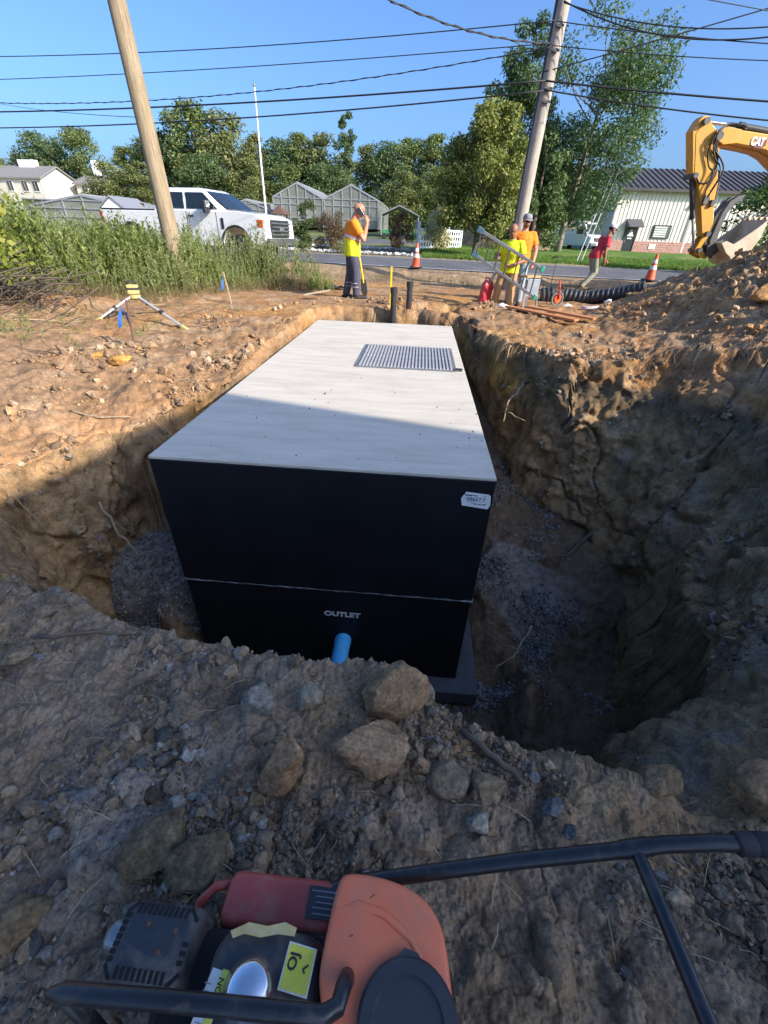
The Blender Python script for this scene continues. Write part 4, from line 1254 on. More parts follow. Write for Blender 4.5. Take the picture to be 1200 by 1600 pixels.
# ------------------------------------------------------------------ weeds on the left shoulder
def weed_mesh(roots, H, seed, leaf, n_leaf, lean=0.15, asp=0.22, stem_r=0.004):
    rs = np.random.RandomState(seed)
    n = len(roots)
    dirn = rs.normal(size=(n, 2)) * lean
    tip = roots + np.stack([dirn[:, 0] * H, dirn[:, 1] * H, H], 1)
    mid = roots + np.stack([dirn[:, 0] * H * 0.3, dirn[:, 1] * H * 0.3, H * 0.55], 1)
    # stems: two quads each
    a = rs.uniform(0, math.pi, n); s = np.stack([np.cos(a), np.sin(a), 0 * a], 1) * stem_r
    V1 = np.stack([roots - s, roots + s, mid + s * .8, mid - s * .8, tip + s * .3, tip - s * .3], 1).reshape(-1, 3)
    b = np.arange(n)[:, None] * 6
    F1 = np.concatenate([b + np.array([0, 1, 2, 3]), b + np.array([3, 2, 4, 5])])
    # leaves along the upper two thirds, pointing up and out
    m = n * n_leaf
    t = rs.uniform(0.18, 1.02, m); si = np.repeat(np.arange(n), n_leaf)
    P0 = np.where((t < 0.55)[:, None], roots[si] + (mid - roots)[si] * (t / 0.55)[:, None], mid[si] + (tip - mid)[si] * ((t - 0.55) / 0.45)[:, None])
    az = rs.uniform(0, 2 * math.pi, m); up = rs.uniform(0.3, 1.3, m)
    L = leaf * H[si] * (1.15 - 0.75 * t) * rs.uniform(0.6, 1.3, m)
    T = np.stack([np.cos(az) * np.cos(up), np.sin(az) * np.cos(up), np.sin(up)], 1)
    B = np.stack([-np.sin(az), np.cos(az), 0 * az], 1) + rs.normal(size=(m, 3)) * 0.25
    B /= np.linalg.norm(B, axis=1, keepdims=True)
    p0 = P0; p2 = P0 + T * L[:, None] - np.array([0, 0, 1]) * (L * 0.15)[:, None]
    pm_ = P0 + T * (L * 0.5)[:, None]
    w = (L * asp * 0.5)[:, None]
    V2 = np.stack([p0, pm_ + B * w, p2, pm_ - B * w], 1).reshape(-1, 3)
    F2 = np.arange(m)[:, None] * 4 + np.array([0, 1, 2, 3])[None] + len(V1)
    return np_mesh('weeds', np.concatenate([V1, V2]), np.concatenate([F1, F2]), smooth=False)

def weed_field(name, label, poly, n, h0, h1, seed, mat, leaf, n_leaf, lean=0.15, asp=0.22, hfun=None):
    rs = np.random.RandomState(seed)
    poly = np.array(poly)
    x = rs.uniform(poly[:, 0].min(), poly[:, 0].max(), n * 4); y = rs.uniform(poly[:, 1].min(), poly[:, 1].max(), n * 4)
    k = inside(poly, x, y)
    x, y = x[k][:n], y[k][:n]
    z = np.array([gz(a, b) for a, b in zip(x, y)])
    ed = pdist(poly, x, y)[0]
    H = rs.uniform(h0, h1, len(x)) * (0.45 + 0.55 * sst(0, 0.9, ed))
    H *= np.clip(1 + 0.42 * fbm(np.stack([x, y], 1), 0.9, 3, s=seed), 0.4, 1.4)
    if hfun is not None: H *= hfun(x, y)
    me = weed_mesh(np.stack([x, y, z - 0.02], 1), H, seed, leaf, n_leaf, lean, asp)
    return obj(name, me, mat, kind='stuff', label=label)
L_WEED = leaf_mat('mugwort_leaf', (0.17, 0.195, 0.075), (0.25, 0.28, 0.115), (0.36, 0.37, 0.19), trans=0.3)
L_WEED2 = leaf_mat('ragweed_leaf', (0.13, 0.175, 0.045), (0.21, 0.26, 0.07), (0.31, 0.34, 0.11), trans=0.3)
L_VINE = leaf_mat('vine_leaf', (0.10, 0.14, 0.02), (0.19, 0.22, 0.03), (0.30, 0.29, 0.05), trans=0.35)
L_DRY = leaf_mat('dry_grass', (0.16, 0.125, 0.06), (0.24, 0.19, 0.09), (0.13, 0.15, 0.05), trans=0.2)
weed_field('weeds', 'tall grey green weeds on the left shoulder in front of the truck', [(-14, 8.4), (-7.0, 7.9), (-5.0, 8.3), (-4.4, 9.1), (-4.0, 10.8), (-3.3, 12.4), (-1.9, 14.0), (-2.3, 15.0), (-7, 14.8), (-15, 15.2)], 3600, 0.95, 1.35, 71, L_WEED, 0.15, 34, 0.14, 0.30, hfun=lambda x, y: (1 - 0.08 * sst(10.5, 13.5, y)) * (1 - 0.10 * sst(-9.5, -7.0, x)))
weed_field('weeds', 'bright green bushy weeds around the timber pole', [(-9.0, 8.2), (-6.0, 7.9), (-4.9, 8.8), (-4.2, 10.8), (-2.9, 13.6), (-3.6, 14.0), (-8, 13.0)], 1700, 0.7, 1.15, 72, L_WEED2, 0.17, 32, 0.2, 0.40, hfun=lambda x, y: (1 - 0.24 * sst(10.5, 13.5, y)) * (1 - 0.08 * sst(-9.5, -7.0, x)))
weed_field('weeds', 'high overhanging weeds at the left edge of the picture', [(-13, 6.0), (-8.2, 6.0), (-6.9, 7.0), (-6.3, 8.4), (-9, 9.8), (-13, 9.8)], 1500, 1.2, 1.8, 73, L_WEED2, 0.13, 38, 0.24, 0.36)
weed_field('weeds', 'short weeds fringing the bare soil before the tall ones', [(-5.6, 7.6), (-4.4, 8.6), (-4.0, 10.2), (-3.3, 11.8), (-1.5, 12.2), (-1.4, 13.0), (-3, 13.4), (-4.6, 11.0), (-5.4, 8.8)], 1500, 0.15, 0.5, 74, L_DRY, 0.35, 14, 0.4, 0.12)
weed_field('weeds', 'sparse weed sprigs on the sunny left bank', [(-6.0, 4.6), (-3.3, 4.6), (-2.6, 7.5), (-2.6, 9.6), (-4.0, 8.8), (-6.5, 6.6)], 300, 0.05, 0.16, 75, L_WEED2, 0.5, 9, 0.5, 0.18)
weed_field('weeds', 'dry grass tufts along the near road edge', [(-3, 15.2), (5, 13.2), (12, 11.4), (14, 12.2), (6, 15.6), (-3, 17.8)], 1500, 0.06, 0.2, 76, L_DRY, 0.6, 7, 0.5, 0.10)
weed_field('weeds', 'small green tuft behind the man on the phone', [(-2.2, 12.0), (-1.5, 12.0), (-1.5, 12.5), (-2.2, 12.5)], 70, 0.45, 0.8, 77, L_WEED2, 0.25, 16, 0.25, 0.2)
# dark brush pile under the weeds at left
def brush():
    rs = np.random.RandomState(80)
    mb = MB()
    for i in range(420):
        x, y = rs.normal(-6.35, 0.75), rs.normal(6.75, 0.50)
        z = gz(x, y) + abs(rs.normal(0, 0.28))
        a = rs.uniform(-0.6, 0.9) + math.pi * 1.55; L_ = rs.uniform(0.4, 1.3)
        d = Vector((math.cos(a), math.sin(a), rs.uniform(-0.35, 0.35)))
        p = Vector((x, y, z))
        mb.tube([p - d * L_ / 2, p + Vector(rs.normal(size=3) * 0.05), p + d * L_ / 2], [0.012, 0.008, 0.003], 4, cap=False)
    return mb
obj('brush_pile', brush(), pm('dead_wood', (0.085, 0.065, 0.045), 0.9, var=0.4, scale=3), label='tangled dark dead branches heaped under the weeds at left', kind='stuff', fix=False)
def vine():
    rs = np.random.RandomState(81)
    n = 1500
    x = rs.normal(-6.35, 0.40, n); y = rs.normal(7.0, 0.3, n)
    z = np.array([gz(a, b) for a, b in zip(x, y)]) + rs.uniform(0.25, 1.35, n)
    V, F = leaves(np.stack([x, y, z], 1), np.stack([rs.normal(.3, .5, n), rs.normal(-.8, .4, n), rs.normal(.5, .4, n)], 1), rs.uniform(0.05, 0.12, n), 0.8, rs=rs)
    return np_mesh('vine', V, F, smooth=False)
obj('vine', vine(), L_VINE, kind='stuff', label='yellow green vine leaves hanging over the dead brush')
# lawn blades
def lawn_blades():
    rs = np.random.RandomState(90)
    n = 60000
    v = 8.0 + rs.exponential(6.0, n); x = rs.uniform(1.6, 26, n)
    k = v < 22; v, x = v[k], x[k]
    y = 18.05 - 0.27 * x + v / 0.9654
    k = (y < 34.3) | (x < 9); x, y, v = x[k], y[k], v[k]; n = len(x)
    z = base_h(x, y)
    hgt = rs.uniform(0.06, 0.15, n); a = rs.uniform(0, 6.28, n)
    s = np.stack([np.cos(a), np.sin(a), 0 * a], 1) * 0.022
    b0 = np.stack([x, y, z - 0.02], 1); tp = b0 + np.stack([rs.normal(0, .05, n), rs.normal(0, .05, n), hgt + .04], 1)
    V = np.stack([b0 - s, b0 + s, tp], 1).reshape(-1, 3)
    return np_mesh('lawn_grass', V, np.arange(n * 3).reshape(-1, 3), smooth=False)
obj('lawn_grass', lawn_blades(), leaf_mat('lawn_blade', (0.07, 0.15, 0.02), (0.11, 0.20, 0.03), (0.20, 0.24, 0.06), trans=0.3), kind='stuff', label='mown green lawn across the road')
# ------------------------------------------------------------------ metal building across the road
BX, BY, BZ = 23.0, 55.0, 0.45
shed = empty('metal_shed', (BX, BY, BZ), (0, 0, R(-2)), 'cream metal clad building with brown seamed roof and brick base', 'building')
cream = pm('cream_cladding', (0.66, 0.62, 0.53), 0.5, var=0.05, scale=0.7, bump=0.05)
shade_cl = pm('shaded_cladding', (0.30, 0.34, 0.40), 0.5, var=0.06, scale=0.7, bump=0.05)  # same cream cladding, with the gable's blue shade put into its colour
brown = pm('brown_metal', (0.105, 0.095, 0.088), 0.45, 0.3, var=0.1, scale=1)
brownd = pm('dark_brown_metal', (0.055, 0.05, 0.047), 0.5, 0.3, var=0.1, scale=1)
SW, SD, SE, SR = 26.0, 12.0, 5.45, 7.5
prof = []
x = 0.0
while x < SW:
    prof += [(x, 0), (x + 0.22, 0), (x + 0.25, -0.05), (x + 0.32, -0.05), (x + 0.35, 0)]
    x += 0.40
mb = MB()
mb.loft([[(a, b_, 1.0) for a, b_ in prof], [(a, b_, SE) for a, b_ in prof]], cap=False, closed=False)
obj('front_wall', mb, cream, shed, fix=False)
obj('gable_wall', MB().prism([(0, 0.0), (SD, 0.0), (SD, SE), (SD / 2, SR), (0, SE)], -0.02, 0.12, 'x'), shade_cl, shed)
obj('rear_wall', MB().box((SW / 2, SD + 0.05, SE / 2), (SW, 0.1, SE)), cream, shed)
obj('end_wall', MB().prism([(0, 0.0), (SD, 0.0), (SD, SE), (SD / 2, SR), (0, SE)], SW - 0.1, SW, 'x'), cream, shed)
def brick_mat():
    m, nt, p = _nt('red_brick')
    co = ocoord(nt)
    mp = nd(nt, 'ShaderNodeMapping'); mp.inputs['Rotation'].default_value = (R(90), 0, 0)
    nt.links.new(co, mp.inputs['Vector'])
    b = nd(nt, 'ShaderNodeTexBrick', Scale=1.0)
    b.inputs['Color1'].default_value = (0.33, 0.135, 0.10, 1); b.inputs['Color2'].default_value = (0.42, 0.20, 0.155, 1); b.inputs['Mortar'].default_value = (0.45, 0.40, 0.36, 1)
    b.inputs['Brick Width'].default_value = 0.42; b.inputs['Row Height'].default_value = 0.20; b.inputs['Mortar Size'].default_value = 0.016
    nt.links.new(mp.outputs[0], b.inputs['Vector'])
    nt.links.new(b.outputs[0], p.inputs['Base Color']); p.inputs['Roughness'].default_value = 0.85
    return m
BRICK = brick_mat()
obj('brick_base', MB().box((0.85, -0.10, 0.40), (1.7, 0.2, 1.24)).box((2.9 + (SW - 2.9) / 2, -0.10, 0.40), (SW - 2.9, 0.2, 1.24)), BRICK, shed)
roof = MB().prism([(-0.55, SE - 0.12), (SD / 2, SR + 0.1), (SD + 0.5, SE - 0.1), (SD + 0.5, SE + 0.08), (SD / 2, SR + 0.3), (-0.55, SE + 0.06)], -0.35, SW + 0.3, 'x')
roof = obj('roof', roof, brown, shed)
sl = math.hypot(SD / 2 + 0.55, SR + 0.3 - SE - 0.06); an = math.atan2(SR + 0.24 - SE, SD / 2 + 0.55)
sm_ = MB().box((0, sl / 2, 0.035), (0.07, sl - 0.05, 0.07)).mesh('seam'); sm_.materials.append(brownd)
cm_ = MB().box((0, 0.25, 0.10), (0.10, 0.08, 0.14)).mesh('snow_guard'); cm_.materials.append(brownd)
x = -0.2
while x < SW + 0.2:
    for nm, me in (('seam', sm_), ('snow_guard', cm_)):
        o = bpy.data.objects.new(nm, me); COL.objects.link(o); o.parent = roof; o.location = (x + (0.3 if nm[1] == 'n' else 0), -0.55, SE + 0.065); o.rotation_euler = (an, 0, 0)
    x += 0.62
obj('gutter', MB().box((SW / 2, -0.63, SE - 0.06), (SW + 0.6, 0.16, 0.24)), brownd, shed)
white_t = pm('white_trim', (0.75, 0.75, 0.73), 0.5, var=0.04)
for xx in (0.12, 8.15):
    obj('downpipe', MB().box((xx, -0.16, SE / 2), (0.16, 0.12, SE - 0.2)), white_t if xx > 1 else cream, shed, bevel=0.02)
door = obj('door', MB().box((2.30, -0.05, 0.98), (1.14, 0.12, 2.36)), pm('dark_door', (0.03, 0.035, 0.04), 0.25, var=0.1, bump=0), shed)
obj('door_frame', MB().box((1.72, -0.08, 0.98), (0.09, 0.18, 2.4)).box((2.88, -0.08, 0.98), (0.09, 0.18, 2.4)).box((2.30, -0.08, 2.2), (1.25, 0.18, 0.09)), brownd, door)
# white cap shaped emblem and lettering on the door
em = MB()
em.prism([(2.06, 1.42), (2.60, 1.42), (2.66, 1.50), (2.52, 1.60), (2.50, 1.78), (2.38, 1.86), (2.22, 1.84), (2.12, 1.74), (2.12, 1.62), (1.98, 1.50)], -0.125, -0.115)
em.prism([(2.20, 1.90), (2.44, 1.92), (2.42, 2.02), (2.22, 2.0)], -0.125, -0.115)
obj('door_emblem', em, white_t, door)
for _k in range(5): obj('door_print', MB().box((2.12 + 0.095 * _k, -0.118, 1.23 + 0.008 * (_k % 2)), (0.07, 0.006, 0.13)), white_t, door)
obj('door_handle', MB().box((1.86, -0.15, 0.95), (0.05, 0.08, 0.22)), steel, door)
aw = MB().prism([(-0.02, 2.95), (-1.15, 2.30), (-1.15, 2.22), (-0.02, 2.22)], 1.55, 3.1, 'x')
obj('awning', aw, pm('black_canvas', (0.085, 0.085, 0.09), 0.8, var=0.1), shed)
win = obj('window', MB().box((5.45, -0.08, 1.90), (1.85, 0.14, 1.20)), brownd, shed)
obj('pane', MB().box((5.45, -0.165, 1.90), (1.66, 0.03, 1.02)), pm('pane_glass', (0.10, 0.12, 0.11), 0.1, var=0.1, bump=0), win)
for i in range(5):
    obj('blind_slat', MB().box((5.30, -0.185, 1.50 + i * 0.20), (1.30, 0.01, 0.13)), pm('blind', (0.62, 0.64, 0.56), 0.6, var=0.05), win)
obj('stone_plaque', MB().box((4.9, -0.22, 0.55), (0.75, 0.06, 0.5)), pm('pale_plaque', (0.62, 0.58, 0.48), 0.7), shed, bevel=0.02)
obj('wall_lamp', MB().box((7.9, -0.2, 4.2), (0.7, 0.3, 0.16)), brownd, shed, bevel=0.03)

# ------------------------------------------------------------------ glasshouses
glassm = pm('greenhouse_glass', (0.19, 0.20, 0.17), 0.22, var=0.25, scale=0.5, bump=0.05, spec=0.6)
glassr = pm('greenhouse_roof_glass', (0.27, 0.30, 0.34), 0.25, var=0.15, scale=0.6, bump=0.05, spec=0.6)
alu = pm('aluminium_bar', (0.36, 0.37, 0.38), 0.45, 0.4, var=0.1)
def glasshouse(x0, w, y0, d, z0, eave, ridge, label, bars=6):
    g = empty('glasshouse', (x0, y0, z0), (0, 0, R(-3)), label, 'glasshouse')
    fr = MB()
    def top(a): return eave + (ridge - eave) * (1 - abs(2 * a / w - 1))
    for i in range(bars + 1):
        a = w * i / bars
        fr.box((a, -0.03, top(a) / 2), (0.10, 0.12, top(a)))
    for zz in (0.9, 2.15, eave):
        fr.box((w / 2, -0.04, zz), (w, 0.10, 0.08))
    fr.bar((0, -0.04, eave), (w / 2, -0.04, ridge), 0.13, 0.14); fr.bar((w / 2, -0.04, ridge), (w, -0.04, eave), 0.13, 0.14)
    for s in (0, w):
        fr.bar((s, 0, eave), (s, d, eave), 0.14, 0.14)
        n = 9
        for i in range(n + 1):
            fr.bar((s, d * i / n, 0), (s, d * i / n, eave), 0.07, 0.07)
    for i in range(14):
        yy = d * i / 13
        fr.bar((-0.05, yy, eave + 0.04), (w / 2, yy, ridge + 0.06), 0.06, 0.06); fr.bar((w / 2, yy, ridge + 0.06), (w + 0.05, yy, eave + 0.04), 0.06, 0.06)
    fr.bar((w / 2, 0, ridge + 0.06), (w / 2, d, ridge + 0.06), 0.16, 0.12)
    obj('frame', fr, alu, g)
    for i in range(bars):
        a, b_ = w * i / bars + 0.05, w * (i + 1) / bars - 0.05
        for k, (lo, hi) in enumerate(((0.04, 0.86), (0.94, 2.11), (2.19, None))):
            if hi is None:
                mb = MB().prism([(a, lo), (b_, lo), (b_, top(b_) - 0.05)] + ([(w / 2, ridge - .05)] if a < w / 2 < b_ else []) + [(a, top(a) - 0.05)], -0.01, 0.01)
            else:
                mb = MB().box(((a + b_) / 2, 0, (lo + hi) / 2), (b_ - a, 0.02, hi - lo))
            obj('pane', mb, glassm, g)
    for s, e in ((0, w / 2), (w, w / 2)):
        mb = MB(); mb.add([(s, 0, eave), (e, 0, ridge), (e, d, ridge), (s, d, eave), (s, 0, eave - .02), (e, 0, ridge - .02), (e, d, ridge - .02), (s, d, eave - .02)], [(0, 1, 2, 3), (7, 6, 5, 4), (0, 4, 5, 1), (2, 6, 7, 3)])
        obj('roof_glazing', mb, glassr, g)
        obj('side_glazing', MB().box((s, d / 2, eave / 2), (0.02, d, eave)), glassm, g)
    return g
glasshouse(-14.1, 5.75, 60, 16, 1.62, 2.75, 4.1, 'left glasshouse of the pair with a glazed gable')
glasshouse(-8.2, 6.2, 60, 18, 1.62, 2.75, 4.1, 'right glasshouse of the pair behind the man on the phone')
glasshouse(-21.5, 6.2, 64, 14, 1.7, 1.5, 2.5, 'low glasshouse half hidden behind the truck bonnet', 4)
glasshouse(-34, 11.5, 47, 9, 0.75, 1.55, 2.55, 'long low glasshouse behind the truck bed', 6)
# awning on posts beside the glasshouse
cn = empty('shade_canopy', (-1.3, 46, 1.2), (0, 0, 0), 'grey shade canopy on posts right of the glasshouses', 'canopy')
obj('canopy_roof', MB().prism([(0, 1.45), (1.65, 2.15), (3.5, 1.42), (3.5, 1.50), (1.65, 2.24), (0, 1.53)], 0, 5, 'y'), pm('canopy_sheet', (0.24, 0.25, 0.27), 0.5, 0.2, var=0.1), cn)
for a, b_ in ((0.1, 0.1), (3.4, 0.1), (0.1, 4.9), (3.4, 4.9)):
    obj('post', MB().box((a, b_, 0.7), (0.1, 0.1, 1.5)), alu, cn)
for i, (xx, col, lb) in enumerate(((-0.6, (0.05, 0.25, 0.12), 'green'), (1.0, (0.06, 0.22, 0.14), 'dark green'))):
    tb = empty('garden_cart', (xx, 44.5, gz(xx, 44.4)), (0, 0, 0), lb + ' garden cart in front of the shade canopy', 'cart')
    obj('tray', MB().box((0, 0, 0.55), (0.9, 0.5, 0.28), taper=1.12), pm('cart_green' + str(i), col, 0.5), tb, bevel=0.02)
    for s in (-0.32, 0.32):
        obj('wheel', MB().lathe([(0.05, -0.04), (0.2, -0.04), (0.22, 0), (0.2, 0.04), (0.05, 0.04)], (s, -0.28, 0.22), 16, Matrix.Rotation(R(90), 3, 'X')), pm('black_rubber', (0.02, 0.02, 0.022), 0.8, var=0.2), tb)
# kiosk
kz = gz(-11.2, 44.5)
kk_ = empty('garden_kiosk', (-10.0, 44.5, 1.0), (0, 0, 0), 'small wooden kiosk with brown pyramid roof by the glasshouses', 'kiosk')
woodm = pm('kiosk_wood', (0.22, 0.085, 0.05), 0.7, var=0.2, scale=3)
for a in (-0.5, 0.5):
    for b_ in (-0.5, 0.5):
        obj('post', MB().box((a, b_, 0.7), (0.12, 0.12, 1.4)), woodm, kk_)
obj('low_wall', MB().box((0, 0, 0.35), (1.06, 1.06, 0.6)), woodm, kk_)
obj('roof', MB().lathe([(1.05, 1.38), (1.0, 1.44), (0.35, 1.78), (0.05, 2.0)], (0, 0, 0), 6), pm('kiosk_shingle', (0.10, 0.055, 0.04), 0.85, var=0.2), kk_)

# ------------------------------------------------------------------ fences
wp = pm('white_vinyl', (0.74, 0.75, 0.76), 0.45, var=0.04)
fz = gz(1.5, 30.6)
pf = empty('picket_fence', (1.45, 30.6, fz), (0, 0, math.atan2(5.4, 3.3)), 'white lattice fence panel with a tall post by the lawn', 'fence')
pmesh = MB().box((0, 0, 0.55), (0.10, 0.03, 1.1)).mesh('picket'); pmesh.materials.append(wp)
for i in range(17):
    o = bpy.data.objects.new('picket', pmesh); COL.objects.link(o); o.parent = pf; o.location = (0.3 + i * 0.36, 0, 0.08)
for zz in (0.2, 0.5, 0.82, 1.12):
    obj('rail', MB().box((3.2, 0.03, zz), (6.2, 0.03, 0.11)), wp, pf)
for xx in (0, 2.1, 4.2, 6.3):
    obj('post', MB().box((xx, 0.01, 0.70), (0.16, 0.14, 1.5)).box((xx, 0.01, 1.48), (0.2, 0.18, 0.06)), wp, pf)
sf = empty('stockade_fence', (5.2, 43.5, 0.55), (0, 0, 0), 'weathered brown stockade fence behind the lawn', 'fence')
wood_f = pm('weathered_board', (0.30, 0.215, 0.15), 0.85, var=0.2, scale=2, bump=0.3)
bmesh_ = MB().prism([(-0.11, 0), (0.11, 0), (0.11, 1.6), (0, 1.72), (-0.11, 1.6)], -0.015, 0.015).mesh('board'); bmesh_.materials.append(wood_f)
for i in range(36):
    o = bpy.data.objects.new('board', bmesh_); COL.objects.link(o); o.parent = sf; o.location = (i * 0.235, 0.01 * ((i * 7) % 3), 0.02 * ((i * 5) % 3) - 0.05)
obj('rail', MB().box((4.2, 0.06, 0.4), (8.5, 0.05, 0.09)).box((4.2, 0.06, 1.3), (8.5, 0.05, 0.09)), wood_f, sf)

# ------------------------------------------------------------------ far houses at left
def house(loc, w, d, h, rh, label, yaw=0.0, wins=(), chim=None):
    g = empty('far_house', loc, (0, 0, yaw), label, 'house')
    obj('wall', MB().prism([(0, 0), (d, 0), (d, h), (d / 2, h + rh), (0, h)], 0, w, 'x'), pm('house_siding', (0.60, 0.57, 0.48), 0.7, var=0.05), g)
    ro = MB().prism([(-0.5, h - 0.15), (d / 2, h + rh + 0.12), (d + 0.5, h - 0.15), (d + 0.5, h + 0.1), (d / 2, h + rh + 0.35), (-0.5, h + 0.1)], -0.5, w + 0.5, 'x')
    ro = obj('roof', ro, pm('house_shingle', (0.20, 0.19, 0.185), 0.85, var=0.15), g)
    if chim: obj('chimney', MB().box((chim[0], d / 2, h + rh + chim[1] / 2 - .3), (chim[2], 1.4, chim[1])), white_t, ro)
    for a, z in wins:
        wn_ = obj('window', MB().box((a, -0.05, z), (1.5, 0.14, 1.9)), white_t, g)
        for s in (-1, 1):
            obj('pane', MB().box((a + s * 0.34, -0.13, z), (0.56, 0.03, 1.6)), pm('dark_glass', (0.02, 0.025, 0.03), 0.1, bump=0), wn_)
    return g
zz = lambda x, y: float(base_h(np.array([x * 1.0]), np.array([y * 1.0]))[0])
house((-84.5, 108, 2.0), 13.5, 9, 6.3, 2.0, 'cream two storey house with grey roof far at left', R(-10), [(9.5, 5.0), (12.0, 5.0), (9.5, 1.9), (12.0, 1.9), (6.0, 5.0)], (7.5, 1.6, 3.6))
house((-68.2, 112, 2.0), 5.0, 8, 6.0, 1.4, 'small pale house with chimney right of the cream one', R(-8), [(2.0, 4.8), (3.8, 4.8)], (2.8, 3.2, 0.8))
house((-97.5, 100, 1.8), 12, 9, 6.6, 2.2, 'pale house cut off by the left edge', R(-20), [(8, 5.0), (10.3, 5.0)])
gr_ = empty('white_gable_shed', (-24.6, 43, 1.0), (0, 0, R(-4)), 'white gable roofed shed showing above the truck bed', 'shed')
obj('wall', MB().prism([(0, 0), (1.9, 0), (1.9, 1.35), (0.95, 2.05), (0, 1.35)], 0, 4, 'y'), white_t, gr_)
obj('roof', MB().prism([(-0.15, 1.30), (0.95, 2.1), (2.05, 1.30), (2.05, 1.38), (0.95, 2.2), (-0.15, 1.38)], -0.1, 4.1, 'y'), pm('canopy_sheet', (0.24, 0.25, 0.27), 0.5), gr_)

# ------------------------------------------------------------------ poles and wires
def pole_mat(name, a, b, c):
    m, nt, p = _nt(name)
    co = ocoord(nt)
    mp = nd(nt, 'ShaderNodeMapping'); mp.inputs['Scale'].default_value = (14, 14, 0.9)
    nt.links.new(co, mp.inputs['Vector'])
    n = noise(nt, 2.0, 8, 0.7, mp.outputs[0], 0.4)
    cc = ramp(nt, n, [(0.25, a), (0.5, b), (0.75, c)])
    n2 = noise(nt, 3.5, 6, 0.7, co)
    cc = mixc(nt, ramp(nt, n2, [(0.5, 0.0), (0.8, 0.5)]), cc, a)
    nt.links.new(cc, p.inputs['Base Color']); p.inputs['Roughness'].default_value = 0.9
    bp = nd(nt, 'ShaderNodeBump', Strength=0.8, Distance=0.012)
    nt.links.new(n, bp.inputs['Height']); nt.links.new(bp.outputs[0], p.inputs['Normal'])
    return m
ptan = pole_mat('tan_pole_wood', (0.12, 0.085, 0.05), (0.28, 0.215, 0.13), (0.38, 0.32, 0.22))
pgrey = pole_mat('grey_pole_wood', (0.20, 0.17, 0.14), (0.38, 0.33, 0.27), (0.48, 0.43, 0.36))
pl = empty('utility_pole', (-4.93, 11.0, gz(-4.93, 11.0) - 0.1), (0, 0, 0), 'weathered tan timber pole standing in the weeds at left', 'utility pole')
mb = MB().tube([(0.03, 0, -0.3), (-0.0, 0, 2.0), (-0.10, 0, 5.0), (-0.2, 0, 9.0)], [0.178, 0.168, 0.152, 0.135], 24)
obj('shaft', mb, ptan, pl, smooth='auto')
PRX, PRY = 3.50, 14.5
pr = empty('utility_pole', (PRX, PRY, gz(PRX, PRY) - 0.1), (0, 0, 0), 'grey timber pole carrying the wires behind the workers', 'utility pole')
mb = MB().tube([(0, 0, -0.3), (0.06, 0, 3.0), (0.16, 0, 6.0), (0.24, 0, 9.0)], [0.165, 0.155, 0.14, 0.125], 24)
obj('shaft', mb, pgrey, pr, smooth='auto')
for z_ in (4.22, 4.45, 5.1, 5.5):
    obj('wire_bracket', MB().box((0.10, -0.16, z_), (0.10, 0.12, 0.06)).tube([(0.0, -0.2, z_), (0.2, -0.2, z_)], 0.025, 8), pm('bracket_steel', (0.10, 0.10, 0.105), 0.5, 0.6), pr)
obj('conduit', MB().tube([(-0.16, 0.03, 0), (-0.10, 0.03, 3.0), (0.0, 0.03, 6.0)], 0.03, 10), pm('conduit_grey', (0.06, 0.065, 0.07), 0.6), pr, smooth=True)
wirem = pm('black_cable', (0.012, 0.013, 0.016), 0.6, var=0.2, bump=0)
def wire(a, b, sag, r, label, ext0=0.0, ext1=0.0, twist=False):
    a, b = Vector(a), Vector(b)
    pts = []
    n = 48
    for i in range(n + 1):
        t = -ext0 + (1 + ext0 + ext1) * i / n
        q = a.lerp(b, t) if 0 <= t <= 1 else a + (b - a) * t
        pts.append(q + Vector((0, 0, -4 * sag * t * (1 - t))))
    mb = MB().tube(pts, r, 6)
    if twist:
        L_ = (b - a).length
        tw = []
        m_ = int(L_ * 9)
        for i in range(m_ + 1):
            t = i / m_
            q = a.lerp(b, t) + Vector((0, 0, -4 * sag * t * (1 - t)))
            tw.append(q + Vector((0, math.cos(i * 1.1), math.sin(i * 1.1))) * r * 1.5)
        mb.tube(tw, r * 0.8, 5)
    o = obj('overhead_wire', mb, wirem, smooth=True, label=label, cat='wire', fix=False)
    return o
k_ = 14.5 / 14
def PZ(z): return 1.3 + (z - 1.3) * k_
E0 = 0.8
wire((3.55, 14.3, PZ(5.34)), (-12.8, 19, 5.62), 0.12, 0.011, 'highest long wire running left from the grey pole', 0, E0)
wire((3.55, 14.3, PZ(4.99)), (-13.05, 19, 5.09), 0.07, 0.010, 'second highest long wire running left from the grey pole', 0, E0)
wire((3.52, 14.3, PZ(4.93)), (-13.3, 19, 4.52), 0.30, 0.009, 'thin twisted wire running left between the pole wires', 0, E0, True)
wire((3.5, 14.3, PZ(4.38)), (-13.42, 19, 4.30), 0.10, 0.020, 'thick cable running left from the grey pole', 0, E0)
wire((3.5, 14.3, PZ(4.21)), (-13.6, 19, 3.89), 0.14, 0.017, 'lowest black cable running left from the grey pole', 0, E0)
def RZ(x11, z11): return (x11 * 1.173, 12.9, 1.3 + (z11 - 1.3) * 1.173)
wire((3.6, 14.3, PZ(5.60)), RZ(6.40, 4.53), 0.16, 0.012, 'upper sagging cable running right from the pole top', 0, 0.5)
wire((3.6, 14.3, PZ(5.62)), RZ(6.47, 4.41), 0.24, 0.014, 'lower sagging cable running right from the pole top', 0, 0.5)
wire((3.55, 14.3, PZ(5.32)), RZ(6.51, 4.33), 0.03, 0.010, 'straight thin wire running right just below the pole top', 0, 0.5)
wire((3.52, 14.3, PZ(4.95)), RZ(6.62, 4.12), 0.03, 0.009, 'thin wire crossing the locust crown to the right', 0, 0.5)
